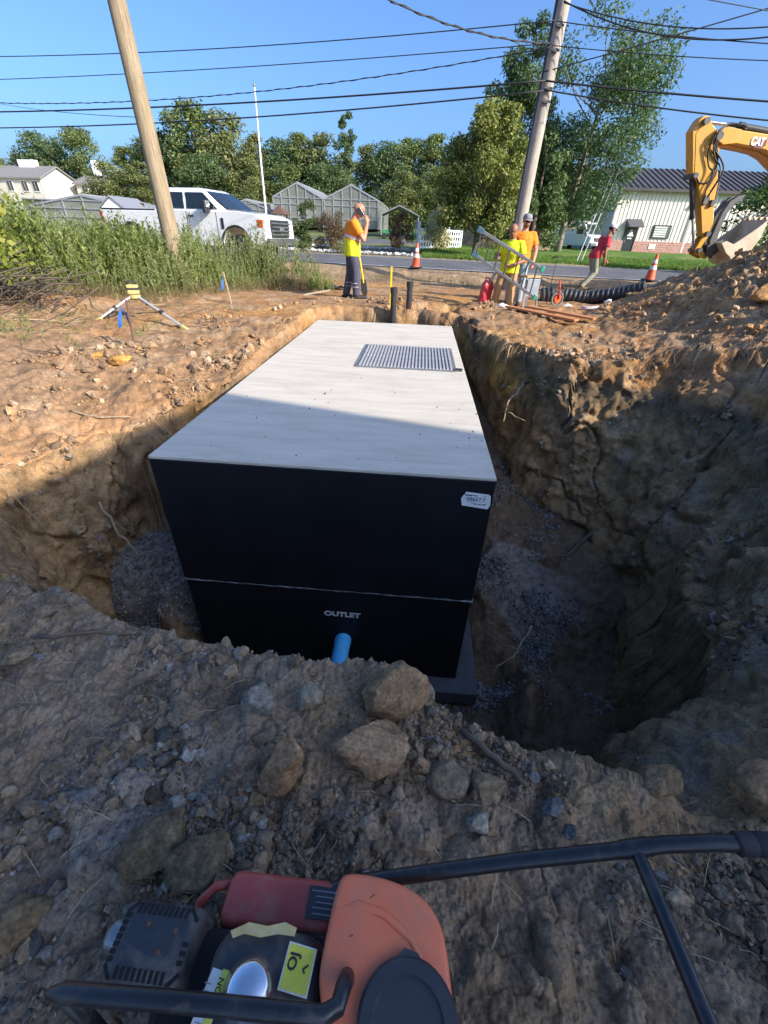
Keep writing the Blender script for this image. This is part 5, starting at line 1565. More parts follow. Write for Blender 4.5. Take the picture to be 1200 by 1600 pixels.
wire((3.5, 14.3, PZ(4.38)), RZ(6.90, 3.59), 0.02, 0.020, 'thick cable running right above the excavator', 0, 0.5)
wire((3.5, 14.3, PZ(4.23)), RZ(7.04, 3.33), 0.04, 0.016, 'lowest cable running right to the excavator stick top', 0, 0.5)
wire((3.45, 14.4, PZ(4.55)), (9.6, 13.2, 5.95), 0.02, 0.012, 'cable rising to the right across the lower wires', 0, 0.3)
wire((3.5, 14.3, PZ(4.98)), (-0.25, 12.0, 4.98), 0.13, 0.013, 'curved service cable rising out of the top of the picture', 0, 0.8, True)
wire((-1.2, 12.0, 5.85), (7.5, 12.9, 5.30), 0.02, 0.008, 'faint thin wire at the very top right', 0.3, 0.4)
wire((-9.9, 13, 6.6), (-7.6, 12.4, 6.0), 0.05, 0.012, 'outer of two short wires in the top left corner', 0.6, 0.6)
wire((-9.9, 13, 6.42), (-7.6, 12.4, 5.84), 0.05, 0.012, 'inner of two short wires in the top left corner', 0.6, 0.6)
wire((-13.3, 19, 4.5), (-4.98, 11.1, 3.05), 0.05, 0.006, 'thin wire reaching the timber pole from the left')
# guy wires with pale guards
for i, dx in enumerate((0.0, 0.22)):
    b0 = Vector((8.95 + dx, 24.2, 0.40)); t0_ = Vector((9.55 + dx, 24.0, 4.0))
    gw = empty('guy_wire', b0, (0, 0, 0), ('left' if i == 0 else 'right') + ' of two slanting guy wires with pale guards before the van', 'guy wire')
    d_ = t0_ - b0
    obj('strand', MB().tube([Vector((0, 0, -0.1)), d_], 0.004, 6), alu, gw, smooth=True)
    obj('guard', MB().tube([d_ * 0.02, d_ * 0.55], 0.022, 10), pm('guard_plastic', (0.66, 0.66, 0.64), 0.5, var=0.05), gw, smooth='auto')
# flagpole
fp = empty('flagpole', (-11.3, 45, 0.9), (0, 0, 0), 'slender white flagpole with gold ball before the wood', 'flagpole')
obj('shaft', MB().tube([(0, 0, 0), (0.0, 0, 5), (0.08, 0, 9.5)], [0.09, 0.075, 0.05], 14), white_t, fp, smooth='auto')
obj('ball', MB().ball((0.08, 0, 9.6), 0.10), pm('gilt', (0.35, 0.27, 0.14), 0.4, 0.5), fp, smooth=True)
# white edging stones of the garden bed
gst = NR_.uniform(0, 1, (1400, 2))
xs_ = -14 + 15 * gst[:, 0]; vv_ = np.where(gst[:, 1] < 0.5, 8.35 + 0.5 * gst[:, 1], 12.3 + 0.6 * (gst[:, 1] - .5))
ys_ = 18.05 - 0.27 * xs_ + vv_ / 0.9654
scatter('white_pebbles', np.stack([xs_, ys_, base_h(xs_, ys_) + 0.02], 1), np.tile([[0, 0, 1.0]], (1400, 1)), NR_.uniform(0.08, 0.2, 1400), np.tile([[0.55, 0.54, 0.5]], (1400, 1)), 'white edging pebbles of the garden bed across the road')
# ------------------------------------------------------------------ vehicles
wpaint = pm('white_car_paint', (0.78, 0.78, 0.77), 0.25, var=0.02, scale=1.0, bump=0.0, coat=0.5)
cglass = pm('car_glass', (0.015, 0.022, 0.026), 0.06, var=0.1, bump=0, spec=0.7)
rubber = pm('black_rubber', (0.02, 0.02, 0.022), 0.8, var=0.2)
blackp = pm('black_plastic', (0.022, 0.023, 0.026), 0.55, var=0.15)
chrome = pm('chrome', (0.62, 0.63, 0.65), 0.18, 0.9, var=0.05, bump=0)
rimm = pm('alloy_rim', (0.35, 0.36, 0.38), 0.3, 0.7, var=0.05, bump=0)
amber = pm('amber_lens', (0.55, 0.12, 0.015), 0.25, bump=0)
lens = pm('headlamp_lens', (0.55, 0.57, 0.60), 0.12, 0.2, bump=0)

def arch(cx, r, z0, n=9):
    return [(cx + r * math.cos(math.pi * (1 - i / (n - 1))), z0 + r * math.sin(math.pi * (1 - i / (n - 1)))) for i in range(n)]
def wheel(parent, x, y, r, w, side):
    t = obj('wheel', MB().lathe([(r * 0.62, -w / 2), (r * 0.92, -w / 2), (r, -w * 0.35), (r, w * 0.35), (r * 0.92, w / 2), (r * 0.62, w / 2)], (0, 0, 0), 28, Matrix.Rotation(R(90), 3, 'X')), rubber, parent, smooth='auto', loc=(x, y, r))
    rb = MB().lathe([(0.02, 0.0), (r * 0.2, 0.02), (r * 0.25, -0.01), (r * 0.5, 0.0), (r * 0.62, 0.04), (r * 0.63, -0.04)], (0, side * w * 0.46, 0), 24, Matrix.Rotation(R(90 if side < 0 else -90), 3, 'X'))
    obj('rim', rb, rimm, t, smooth='auto')
    return t

# white pickup truck: x forward, y to its left, z up
trk = empty('pickup_truck', (-10.02, 18.75, 0.28), (0, 0, math.atan2(-1.75, 6.4)), 'white crew cab pickup truck parked behind the weeds', 'truck')
HW = 1.0
prof = [(0.05, 0.62), (0.05, 1.40), (2.30, 1.42), (2.32, 1.46), (4.80, 1.46), (5.35, 1.47), (6.00, 1.40), (6.28, 1.30), (6.36, 1.15), (6.38, 0.72), (6.30, 0.60)]
low = [(5.95, 0.55)] + arch(5.30, 0.53, 0.52)[::-1] + [(4.70, 0.48), (1.85, 0.48)] + arch(1.25, 0.53, 0.52)[::-1] + [(0.60, 0.55)]
obj('body', MB().prism(prof + low, -HW, HW), wpaint, trk, bevel=0.05, bseg=3)
def ring4(pts): return [Vector(q) for q in pts]
cabr = []
for z, xr, xf, hw in ((1.44, 2.36, 5.02, 0.97), (1.70, 2.42, 4.60, 0.93), (1.97, 2.56, 4.22, 0.84), (2.05, 2.75, 4.02, 0.78)):
    cabr.append([Vector((xr, -hw, z)), Vector((xf - 0.06, -hw, z)), Vector((xf, -hw * 0.85, z)), Vector((xf + 0.03, 0, z)), Vector((xf, hw * 0.85, z)), Vector((xf - 0.06, hw, z)), Vector((xr, hw, z)), Vector((xr - 0.02, 0, z))])
obj('cab', MB().loft(cabr), wpaint, trk, bevel=0.03)
ro = MB().loft([[Vector((2.80, -0.70, 2.052)), Vector((3.95, -0.68, 2.052)), Vector((3.95, 0.68, 2.052)), Vector((2.80, 0.70, 2.052))], [Vector((2.84, -0.66, 2.07)), Vector((3.9, -0.64, 2.07)), Vector((3.9, 0.64, 2.07)), Vector((2.84, 0.66, 2.07))]])
obj('sunroof', ro, cglass, trk)
for s in (-1, 1):
    def sidewin(x0b, x1b, x0t, x1t):
        z0, z1 = 1.50, 1.93
        h0 = s * (0.963 + 0.004); h1 = s * (0.857 + 0.008)
        o_ = s * 0.012
        return MB().add([(x0b, h0, z0), (x1b, h0, z0), (x1t, h1, z1), (x0t, h1, z1), (x0b, h0 + o_, z0), (x1b, h0 + o_, z0), (x1t, h1 + o_, z1), (x0t, h1 + o_, z1)],
                        [(0, 1, 2, 3), (4, 5, 6, 7), (0, 1, 5, 4), (1, 2, 6, 5), (2, 3, 7, 6), (3, 0, 4, 7)])
    obj('side_window', sidewin(2.58, 3.48, 2.66, 3.44), cglass, trk)
    obj('side_window', sidewin(3.58, 4.72, 3.54, 4.20), cglass, trk)
    mr = obj('mirror', MB().box((4.42, s * 1.14, 1.55), (0.12, 0.24, 0.34)), blackp, trk, bevel=0.03)
    obj('mirror_cap', MB().box((4.50, s * 1.15, 1.62), (0.05, 0.20, 0.18)), chrome, mr, bevel=0.015)
    obj('mirror_arm', MB().bar((4.45, s * 0.94, 1.48), (4.43, s * 1.08, 1.48), 0.06, 0.05), blackp, mr)
    for xx in (2.72, 3.70):
        obj('door_handle', MB().box((xx, s * 1.005, 1.30), (0.22, 0.04, 0.05)), blackp, trk, bevel=0.01)
    for xx in (2.42, 3.54, 4.66):
        obj('door_gap', MB().box((xx, s * 0.998, 0.98), (0.018, 0.012, 0.88)), blackp, trk)
    obj('wheel_arch', MB().tube([Vector((5.30 + 0.55 * math.cos(a_), s * 0.99, 0.52 + 0.55 * math.sin(a_))) for a_ in [math.pi * k / 12 for k in range(13)]], 0.035, 8), blackp, trk, smooth=True)
    obj('wheel_arch', MB().tube([Vector((1.25 + 0.55 * math.cos(a_), s * 0.99, 0.52 + 0.55 * math.sin(a_))) for a_ in [math.pi * k / 12 for k in range(13)]], 0.035, 8), blackp, trk, smooth=True)
    obj('fender_vent', MB().box((4.86, s * 1.003, 1.12), (0.10, 0.03, 0.30)), blackp, trk, bevel=0.01)
    hl = obj('headlight', MB().box((6.31, s * 0.78, 1.12), (0.14, 0.36, 0.34)), lens, trk, bevel=0.04)
    obj('turn_signal', MB().box((6.22, s * 0.975, 1.15), (0.22, 0.07, 0.22)), amber, hl, bevel=0.02)
    obj('bed_rail', MB().box((1.18, s * 0.93, 1.43), (2.25, 0.12, 0.05)), blackp, trk, bevel=0.01)
    obj('running_board', MB().box((3.3, s * 0.98, 0.40), (2.7, 0.22, 0.07)), blackp, trk, bevel=0.02)
    obj('tail_light', MB().box((0.06, s * 0.93, 1.15), (0.10, 0.16, 0.42)), pm('red_lens', (0.35, 0.01, 0.01), 0.3, bump=0), trk, bevel=0.02)
    for xx in (1.25, 5.30):
        wheel(trk, xx, s * 0.86, 0.42, 0.29, s)
ws_ = MB().add([(4.99, -0.80, 1.50), (5.02, 0.0, 1.50), (4.99, 0.80, 1.50), (4.245, 0.70, 1.955), (4.275, 0, 1.955), (4.245, -0.70, 1.955),
                (5.015, -0.80, 1.515), (5.045, 0.0, 1.515), (5.015, 0.80, 1.515), (4.265, 0.70, 1.975), (4.295, 0, 1.975), (4.265, -0.70, 1.975)],
               [(0, 1, 4, 5), (1, 2, 3, 4), (6, 7, 10, 11), (7, 8, 9, 10), (0, 6, 11, 5), (2, 8, 9, 3), (0, 1, 7, 6), (1, 2, 8, 7), (5, 4, 10, 11), (4, 3, 9, 10)])
obj('windshield', ws_, cglass, trk)
gr = obj('grille', MB().box((6.36, 0, 1.02), (0.10, 1.22, 0.50)), blackp, trk, bevel=0.03)
for i in range(4):
    obj('grille_bar', MB().box((6.42, 0, 0.86 + i * 0.105), (0.05, 1.20, 0.05)), pm('grey_bar', (0.16, 0.17, 0.18), 0.35, 0.5), gr, bevel=0.015)
obj('badge', MB().box((6.45, 0, 1.02), (0.03, 0.26, 0.10)), chrome, gr, bevel=0.03)
obj('front_bumper', MB().box((6.40, 0, 0.64), (0.22, 1.94, 0.24)), pm('bumper_grey', (0.10, 0.105, 0.11), 0.4, 0.3), trk, bevel=0.06)
obj('bed_cover', MB().box((1.18, 0, 1.40), (2.2, 1.80, 0.06)), pm('tonneau', (0.03, 0.03, 0.033), 0.8, var=0.2), trk, bevel=0.02)
for i in range(3):
    obj('wiper', MB().bar((4.95 - 0.02 * i, -0.45 + i * 0.42, 1.50), (4.72, -0.15 + i * 0.42, 1.67), 0.02, 0.02), blackp, trk) if i < 2 else None

# delivery van beside the metal building, seen from the front left
van = empty('delivery_van', (18.7, 57.5, 0.40), (0, 0, R(-66)), 'white high roofed van parked beside the metal building', 'van')
vr = []
for x_, z0, z1, hw in ((0, 0.45, 2.55, 0.98), (3.9, 0.45, 2.60, 1.0), (4.35, 0.45, 2.45, 1.0), (4.95, 0.45, 1.50, 0.99), (5.5, 0.45, 1.28, 0.95), (5.65, 0.50, 0.95, 0.90)):
    vr.append([Vector((x_, -hw, z0)), Vector((x_, hw, z0)), Vector((x_, hw, z0 + (z1 - z0) * 0.5)), Vector((x_, hw * 0.92, z1 - 0.06)), Vector((x_, hw * 0.7, z1)), Vector((x_, -hw * 0.7, z1)), Vector((x_, -hw * 0.92, z1 - 0.06)), Vector((x_, -hw, z0 + (z1 - z0) * 0.5))])
obj('body', MB().loft(vr), wpaint, van, bevel=0.04)
obj('windshield', MB().add([(5.03, -0.82, 1.48), (5.03, 0.82, 1.48), (4.44, 0.76, 2.38), (4.44, -0.76, 2.38), (5.0, -0.82, 1.47), (5.0, 0.82, 1.47), (4.40, 0.76, 2.37), (4.40, -0.76, 2.37)], [(0, 1, 2, 3), (4, 5, 6, 7), (0, 1, 5, 4), (1, 2, 6, 5), (2, 3, 7, 6), (3, 0, 4, 7)]), cglass, van)
for s in (-1, 1):
    obj('side_window', MB().box((3.95, s * 0.985, 1.80), (0.95, 0.04, 0.62)), cglass, van)
    obj('headlight', MB().box((5.52, s * 0.72, 1.10), (0.18, 0.36, 0.26)), lens, van, bevel=0.04)
    obj('mirror', MB().box((4.6, s * 1.14, 1.68), (0.16, 0.22, 0.36)), blackp, van, bevel=0.03)
    for xx in (1.0, 4.75):
        wheel(van, xx, s * 0.87, 0.36, 0.24, s)
obj('grille', MB().box((5.62, 0, 1.02), (0.14, 1.05, 0.34)), blackp, van, bevel=0.03)
obj('bumper', MB().box((5.66, 0, 0.60), (0.20, 1.84, 0.30)), pm('bumper_grey', (0.10, 0.105, 0.11), 0.4), van, bevel=0.05)
obj('licence_plate', MB().box((5.775, 0, 0.62), (0.02, 0.42, 0.16)), wp, van)
obj('roof_rack', MB().box((2.2, 0.6, 2.66), (3.0, 0.05, 0.05)).box((2.2, -0.6, 2.66), (3.0, 0.05, 0.05)).box((1.0, 0, 2.66), (0.05, 1.5, 0.05)).box((3.2, 0, 2.66), (0.05, 1.5, 0.05)), alu, van)

# ------------------------------------------------------------------ excavator
yel = pm('digger_yellow', (0.62, 0.30, 0.028), 0.42, var=0.08, scale=3, dirt=(0.22, 0.15, 0.08), dirt_amt=0.22, dirt_scale=3.5, bump=0.08)
ydark = pm('digger_black', (0.028, 0.028, 0.03), 0.6, var=0.2, dirt=(0.15, 0.12, 0.09), dirt_amt=0.25)
worn = pm('worn_steel', (0.56, 0.46, 0.33), 0.6, 0.05, var=0.2, scale=5, dirt=(0.46, 0.26, 0.11), dirt_amt=0.25, dirt_scale=3, bump=0.3)
dsteel = pm('dark_steel', (0.10, 0.10, 0.10), 0.6, 0.4, var=0.25, scale=6, dirt=(0.2, 0.16, 0.11), dirt_amt=0.35)
hosem = pm('hydraulic_hose', (0.016, 0.016, 0.018), 0.5, var=0.2, bump=0)
EX0, EY0 = 7.0, 11.8
ex = empty('excavator', (EX0, EY0, 0.15), (0, 0, 0), 'yellow tracked excavator reaching in from the right with its bucket', 'excavator')
def ezp(L_): return [(a, b_ - 0.15) for a, b_ in L_]
STICK = ezp([(-0.966, 3.253), (-0.901, 3.423), (-0.844, 3.488), (-0.728, 3.491), (-0.647, 3.382), (-0.472, 3.283), (-0.43, 3.095), (-0.300, 3.016), (-0.200, 2.712), (-0.06, 2.433), (0.005, 2.105), (0.164, 1.727), (0.145, 1.528), (0.053, 1.465), (-0.19, 1.909), (-0.506, 2.419), (-0.683, 2.592)])
obj('stick', MB().prism(STICK, -0.13, 0.13), yel, ex, bevel=0.012)
bulge = MB().prism([(a * 0.86 - 0.045, b_ * 0.94 + 0.14) for a, b_ in STICK], -0.138, -0.131)
obj('stick_plate', bulge, yel, ex)
BOOM = ezp([(-0.462, 3.283), (-0.278, 3.329), (0.034, 3.305), (0.677, 3.251), (1.6, 2.95), (2.6, 2.25), (3.35, 1.40), (3.3, 1.15), (3.05, 1.15), (2.3, 1.95), (1.5, 2.55), (0.865, 2.898), (0.637, 2.976), (0.352, 3.018), (-0.065, 3.064), (-0.277, 3.05), (-0.394, 3.113)])
obj('boom', MB().prism(BOOM, 0.02, 0.36), yel, ex, bevel=0.015)
obj('boom_nose', MB().prism([(-0.47, 3.13), (-0.30, 3.18), (0.0, 3.14), (0.0, 2.93), (-0.28, 2.90), (-0.42, 2.96)], -0.19, -0.135), yel, ex, bevel=0.01)
obj('boom_flank', MB().prism(ezp([(-0.10, 3.265), (0.034, 3.285), (0.677, 3.231), (1.58, 2.93), (2.55, 2.24), (3.3, 1.40), (3.25, 1.2), (3.08, 1.2), (2.32, 1.98), (1.5, 2.58), (0.865, 2.92), (0.637, 2.996), (0.352, 3.038), (-0.065, 3.084)]), -0.17, 0.019), yel, ex, bevel=0.015)
for (a, b_, r_) in ((-0.42, 3.18, 0.07), (-0.78, 3.40, 0.06), (-0.63, 2.54, 0.05), (0.10, 1.52, 0.05), (0.05, 1.20, 0.05)):
    obj('pin', MB().tube([(a, -0.22, b_ - 0.15), (a, 0.2, b_ - 0.15)], r_, 14), dsteel, ex, smooth='auto')
def cyl(nm, a, b_, c, r0, r1, y):
    o = obj(nm, MB().tube([(a[0], y, a[1] - .15), (b_[0], y, b_[1] - .15)], r1, 14), chrome, ex, smooth='auto')
    obj('cylinder_barrel', MB().tube([(b_[0], y, b_[1] - .15), (c[0], y, c[1] - .15)], r0, 16).tube([(b_[0], y, b_[1] - .15), (b_[0] + (c[0] - b_[0]) * .08, y, b_[1] + (c[1] - b_[1]) * .08 - .15)], r0 * 1.2, 16), ydark, o, smooth='auto')
cyl('stick_cylinder', (-0.75, 3.445), (0.06, 3.395), (1.35, 3.26), 0.058, 0.032, 0.10)
cyl('bucket_cylinder', (0.0, 1.20), (-0.28, 1.791), (-0.62, 2.54), 0.052, 0.028, -0.04)
cyl('thumb_cylinder', (0.19, 1.73), (0.06, 2.0), (-0.02, 2.42), 0.045, 0.025, -0.06)
obj('bucket_link', MB().bar((0.12, -0.10, 1.37), (0.03, -0.10, 1.05), 0.05, 0.11, (1, 0, 0)).bar((0.12, 0.10, 1.37), (0.03, 0.10, 1.05), 0.05, 0.11, (1, 0, 0)), yel, ex, bevel=0.01)
obj('bucket_lever', MB().prism([(-0.02, 1.07), (0.12, 1.06), (0.30, 0.96), (0.28, 0.88), (0.02, 0.97)], -0.15, -0.09).prism([(-0.02, 1.07), (0.12, 1.06), (0.30, 0.96), (0.28, 0.88), (0.02, 0.97)], 0.09, 0.15), yel, ex, bevel=0.01)
th = [(0.62, 2.10), (0.46, 2.07), (0.34, 1.98), (0.26, 1.78), (0.235, 1.50), (0.22, 1.26), (0.30, 0.98), (0.42, 0.90), (0.40, 1.1), (0.37, 1.30), (0.36, 1.55), (0.375, 1.76), (0.45, 1.92), (0.58, 2.02)]
obj('thumb', MB().prism(th, -0.16, -0.04).prism(th, 0.04, 0.16), dsteel, ex, bevel=0.008)
# bucket: two cheeks, curved shell, lip with teeth
cheek = ezp([(0.345, 1.353), (0.525, 1.173), (0.66, 1.094), (0.743, 0.99), (0.86, 0.935), (0.986, 0.978), (1.06, 1.252), (1.152, 1.48), (1.15, 1.698), (1.147, 1.816), (0.992, 1.654), (0.617, 1.341), (0.42, 1.40)])
bk = obj('bucket', MB().prism(cheek, -0.42, -0.39), worn, ex)
obj('bucket_cheek', MB().prism(cheek, 0.39, 0.42), worn, bk)
sh_ = [cheek[i] for i in (0, 1, 2, 3, 4, 5, 6, 7, 8, 9)]
shell = MB().loft([[Vector((a, y_, b_)) for a, b_ in sh_] for y_ in (-0.389, 0.389)], cap=False, closed=False)
shell = obj('bucket_shell', shell, worn, bk)
shell.modifiers.new('thick', 'SOLIDIFY').thickness = 0.025
tooth = MB().prism([(-0.02, -0.03), (0.12, 0.13), (0.03, 0.04), (-0.06, 0.03)], -0.035, 0.035).mesh('tooth'); tooth.materials.append(worn)
for i in range(5):
    o = bpy.data.objects.new('tooth', tooth); COL.objects.link(o); o.parent = bk; o.location = (1.147, -0.36 + i * 0.18, 1.68)
EAR = [(0.20, 1.15), (0.5, 1.28), (0.55, 1.10), (0.36, 0.92), (0.24, 0.95)]
obj('bucket_ear', MB().prism(EAR, -0.19, -0.165), dsteel, ex)
obj('bucket_ear', MB().prism(EAR, 0.165, 0.19), dsteel, ex)
def hose(pts, y, r=0.017):
    P_ = [Vector((a, y + 0.03 * math.sin(i * 1.7), b_ - 0.15)) for i, (a, b_) in enumerate(pts)]
    Q = []
    for i in range(len(P_) - 1):
        p0, p1, p2, p3 = P_[max(0, i - 1)], P_[i], P_[i + 1], P_[min(len(P_) - 1, i + 2)]
        for k in range(6):
            t = k / 6
            Q.append(0.5 * ((2 * p1) + (p2 - p0) * t + (2 * p0 - 5 * p1 + 4 * p2 - p3) * t * t + (3 * p1 - p0 - 3 * p2 + p3) * t ** 3))
    Q.append(P_[-1])
    obj('hose', MB().tube(Q, r, 8), hosem, ex, smooth=True)
hose([(0.05, 3.33), (-0.30, 3.36), (-0.44, 3.259), (-0.552, 3.125), (-0.524, 2.891), (-0.4, 2.688), (-0.305, 2.603), (-0.349, 2.424), (-0.484, 2.42), (-0.589, 2.506)], -0.20)
hose([(0.05, 3.35), (-0.28, 3.38), (-0.406, 3.325), (-0.503, 3.209), (-0.42, 2.979), (-0.212, 2.815), (-0.111, 2.644), (-0.147, 2.43), (-0.229, 2.153)], -0.21)
hose([(0.0, 3.36), (-0.35, 3.34), (-0.45, 3.20), (-0.47, 3.0), (-0.32, 2.82), (-0.16, 2.70), (-0.13, 2.5), (-0.20, 2.25), (-0.12, 2.1)], -0.18, 0.014)
hose([(0.1, 3.30), (-0.2, 3.35), (-0.38, 3.26), (-0.42, 3.05), (-0.3, 2.9), (-0.24, 2.75), (-0.26, 2.5), (-0.3, 2.3), (-0.22, 2.12)], -0.17, 0.013)
obj('hose_clamp', MB().box((-0.22, -0.16, 1.98), (0.10, 0.08, 0.16)), dsteel, ex, bevel=0.01)
obj('hose_clamp', MB().box((-0.05, -0.16, 1.93), (0.08, 0.07, 0.12)), dsteel, ex, bevel=0.01)
# maker's mark on the boom: white letters on a dark red wedge
mk = obj('boom_emblem', MB().prism([(0.46, 2.98), (0.575, 3.04), (0.605, 2.92), (0.53, 2.86), (0.36, 2.875)], -0.176, -0.172), pm('emblem_red', (0.16, 0.03, 0.025), 0.5), ex)
o = obj('boom_lettering', text_mesh('CAT', 0.175, 0.002, bold=0.010, sx=0.80), pm('emblem_white', (0.75, 0.75, 0.75), 0.5, var=0.03), mk, loc=(0.41, -0.181, 2.965), rot=(R(90), R(3), 0))
for _k in range(3): obj('stick_marking', MB().box((-0.06 + 0.045 * _k, -0.133, 1.915 - 0.012 * _k), (0.032, 0.004, 0.055), (0, R(20), 0)), pm('emblem_pale', (0.72, 0.48, 0.10), 0.5), ex)
# upper house, cab and tracks (beyond the right edge of the picture)
obj('house', MB().box((4.3, 0.2, 1.35), (2.3, 1.9, 0.9)), yel, ex, bevel=0.12, bseg=3)
obj('counterweight', MB().box((5.6, 0.2, 1.30), (0.6, 1.9, 0.9)), ydark, ex, bevel=0.15, bseg=3)
cb = obj('cab', MB().box((3.9, 0.65, 2.3), (1.3, 0.95, 1.35), taper=0.92), ydark, ex, bevel=0.08)
obj('cab_window', MB().box((3.9, 0.16, 2.35), (1.0, 0.03, 0.95)), cglass, cb)
for s in (-0.75, 1.15):
    obj('track', MB().prism([(3.0, 0.35), (3.25, 0.02), (5.4, 0.02), (5.65, 0.35), (5.5, 0.68), (3.15, 0.68)], s - 0.22, s + 0.22), rubber, ex, bevel=0.06)

# ------------------------------------------------------------------ traffic cones
conem = pm('cone_orange', (0.78, 0.10, 0.018), 0.5, var=0.06, dirt=(0.25, 0.14, 0.08), dirt_amt=0.15)
refl = pm('reflective_white', (0.78, 0.78, 0.76), 0.35, var=0.03)
def cone(x, y, label, h=0.74, yaw=0.2):
    z = 0.28 + 0.036 if road_v(x, y) > -0.6 else gz(x, y)
    c = empty('traffic_cone', (x, y, z), (0, 0, yaw), label, 'traffic cone', 'traffic cones at the roadside')
    obj('base', MB().box((0, 0, 0.02), (0.38, 0.38, 0.04)), pm('cone_base', (0.05, 0.045, 0.04), 0.8), c, bevel=0.02)
    obj('cone_body', MB().lathe([(0.15, 0.038), (0.14, 0.07), (0.032, h), (0.0, h)], (0, 0, 0), 24, cap=False), conem, c, smooth='auto')
    def rr_(z_): return 0.14 + (0.032 - 0.14) * (z_ - 0.07) / (h - 0.07) + 0.003
    for z0, z1 in ((h * 0.42, h * 0.57), (h * 0.66, h * 0.80)):
        obj('reflective_band', MB().lathe([(rr_(z0), z0), (rr_(z1), z1)], (0, 0, 0), 24, cap=False), refl, c, smooth=True)
cone(0.80, 17.35, 'orange cone with white bands on the road edge behind the pipes')
cone(8.15, 15.45, 'orange cone with white bands right of the man in the red shirt', 0.72, 0.5)
# ------------------------------------------------------------------ people
def frame(d, side):
    d = Vector(d).normalized(); s = Vector(side); s = (s - d * s.dot(d)).normalized(); return s, d.cross(s), d

def caps(mb, pts, rad, n=12, flat=1.0):
    """tube with rounded ends"""
    pts = [Vector(q) for q in pts]
    a = (pts[0] - pts[1]).normalized(); b = (pts[-1] - pts[-2]).normalized()
    P_ = [pts[0] + a * rad[0] * 0.9, pts[0] + a * rad[0] * 0.6] + pts + [pts[-1] + b * rad[-1] * 0.6, pts[-1] + b * rad[-1] * 0.9]
    R_ = [rad[0] * 0.3, rad[0] * 0.8] + list(rad) + [rad[-1] * 0.8, rad[-1] * 0.3]
    mb.tube(P_, R_, n, flat=flat)

def rings(mb, L_, n=18):
    """stack of ellipses: (centre, half width x, half depth y[, yaw])"""
    out = []
    for q in L_:
        c, rx, ry = Vector(q[0]), q[1], q[2]
        yw = q[3] if len(q) > 3 else 0.0
        out.append([c + Vector((rx * math.cos(t) * math.cos(yw) - ry * math.sin(t) * math.sin(yw), rx * math.cos(t) * math.sin(yw) + ry * math.sin(t) * math.cos(yw), 0)) for t in [2 * math.pi * k / n for k in range(n)]])
    mb.loft(out)

def soft(o, vox, it=5, fac=0.5):
    m = o.modifiers.new('remesh', 'REMESH'); m.mode = 'VOXEL'; m.voxel_size = vox; m.use_smooth_shade = True
    s = o.modifiers.new('smooth', 'SMOOTH'); s.factor = fac; s.iterations = it
    return o

SKIN = {}
def skin_mat(nm, c):
    return pm(nm, c, 0.5, var=0.08, scale=14, bump=0.05, bscale=120, spec=0.4)

def hand(mb, w, d, pn, curl=0.8, s=1.0, side=1):
    """palm and five fingers from wrist w along d, palm facing pn"""
    d = Vector(d).normalized(); pn = Vector(pn); pn = (pn - d * pn.dot(d)).normalized(); x = d.cross(pn)
    w = Vector(w)
    caps(mb, [w, w + d * 0.045 * s, w + d * 0.085 * s], [0.026 * s, 0.040 * s, 0.038 * s], 10, 0.5)
    for i, (off, L_) in enumerate(((-0.030, 0.070), (-0.010, 0.080), (0.011, 0.076), (0.030, 0.060))):
        p = w + d * 0.085 * s + x * off * s
        d1 = (d * math.cos(curl * 0.6) + pn * math.sin(curl * 0.6)); d2 = (d * math.cos(curl * 1.5) + pn * math.sin(curl * 1.5)); d3 = (d * math.cos(curl * 2.3) + pn * math.sin(curl * 2.3))
        a = p + d1 * L_ * 0.45 * s; b = a + d2 * L_ * 0.32 * s; c = b + d3 * L_ * 0.25 * s
        caps(mb, [p - d * 0.02, p, a, b, c], [0.010 * s, 0.010 * s, 0.0095 * s, 0.009 * s, 0.008 * s], 8)
    t0 = w + d * 0.025 * s + x * (-0.034 * s * side)
    t1 = t0 + (d * 0.7 - x * side * 0.6 + pn * 0.35).normalized() * 0.038 * s
    t2 = t1 + (d * 0.8 + pn * 0.6).normalized() * 0.032 * s
    caps(mb, [w + d * 0.02, t0, t1, t2], [0.014 * s, 0.013 * s, 0.011 * s, 0.009 * s], 8)

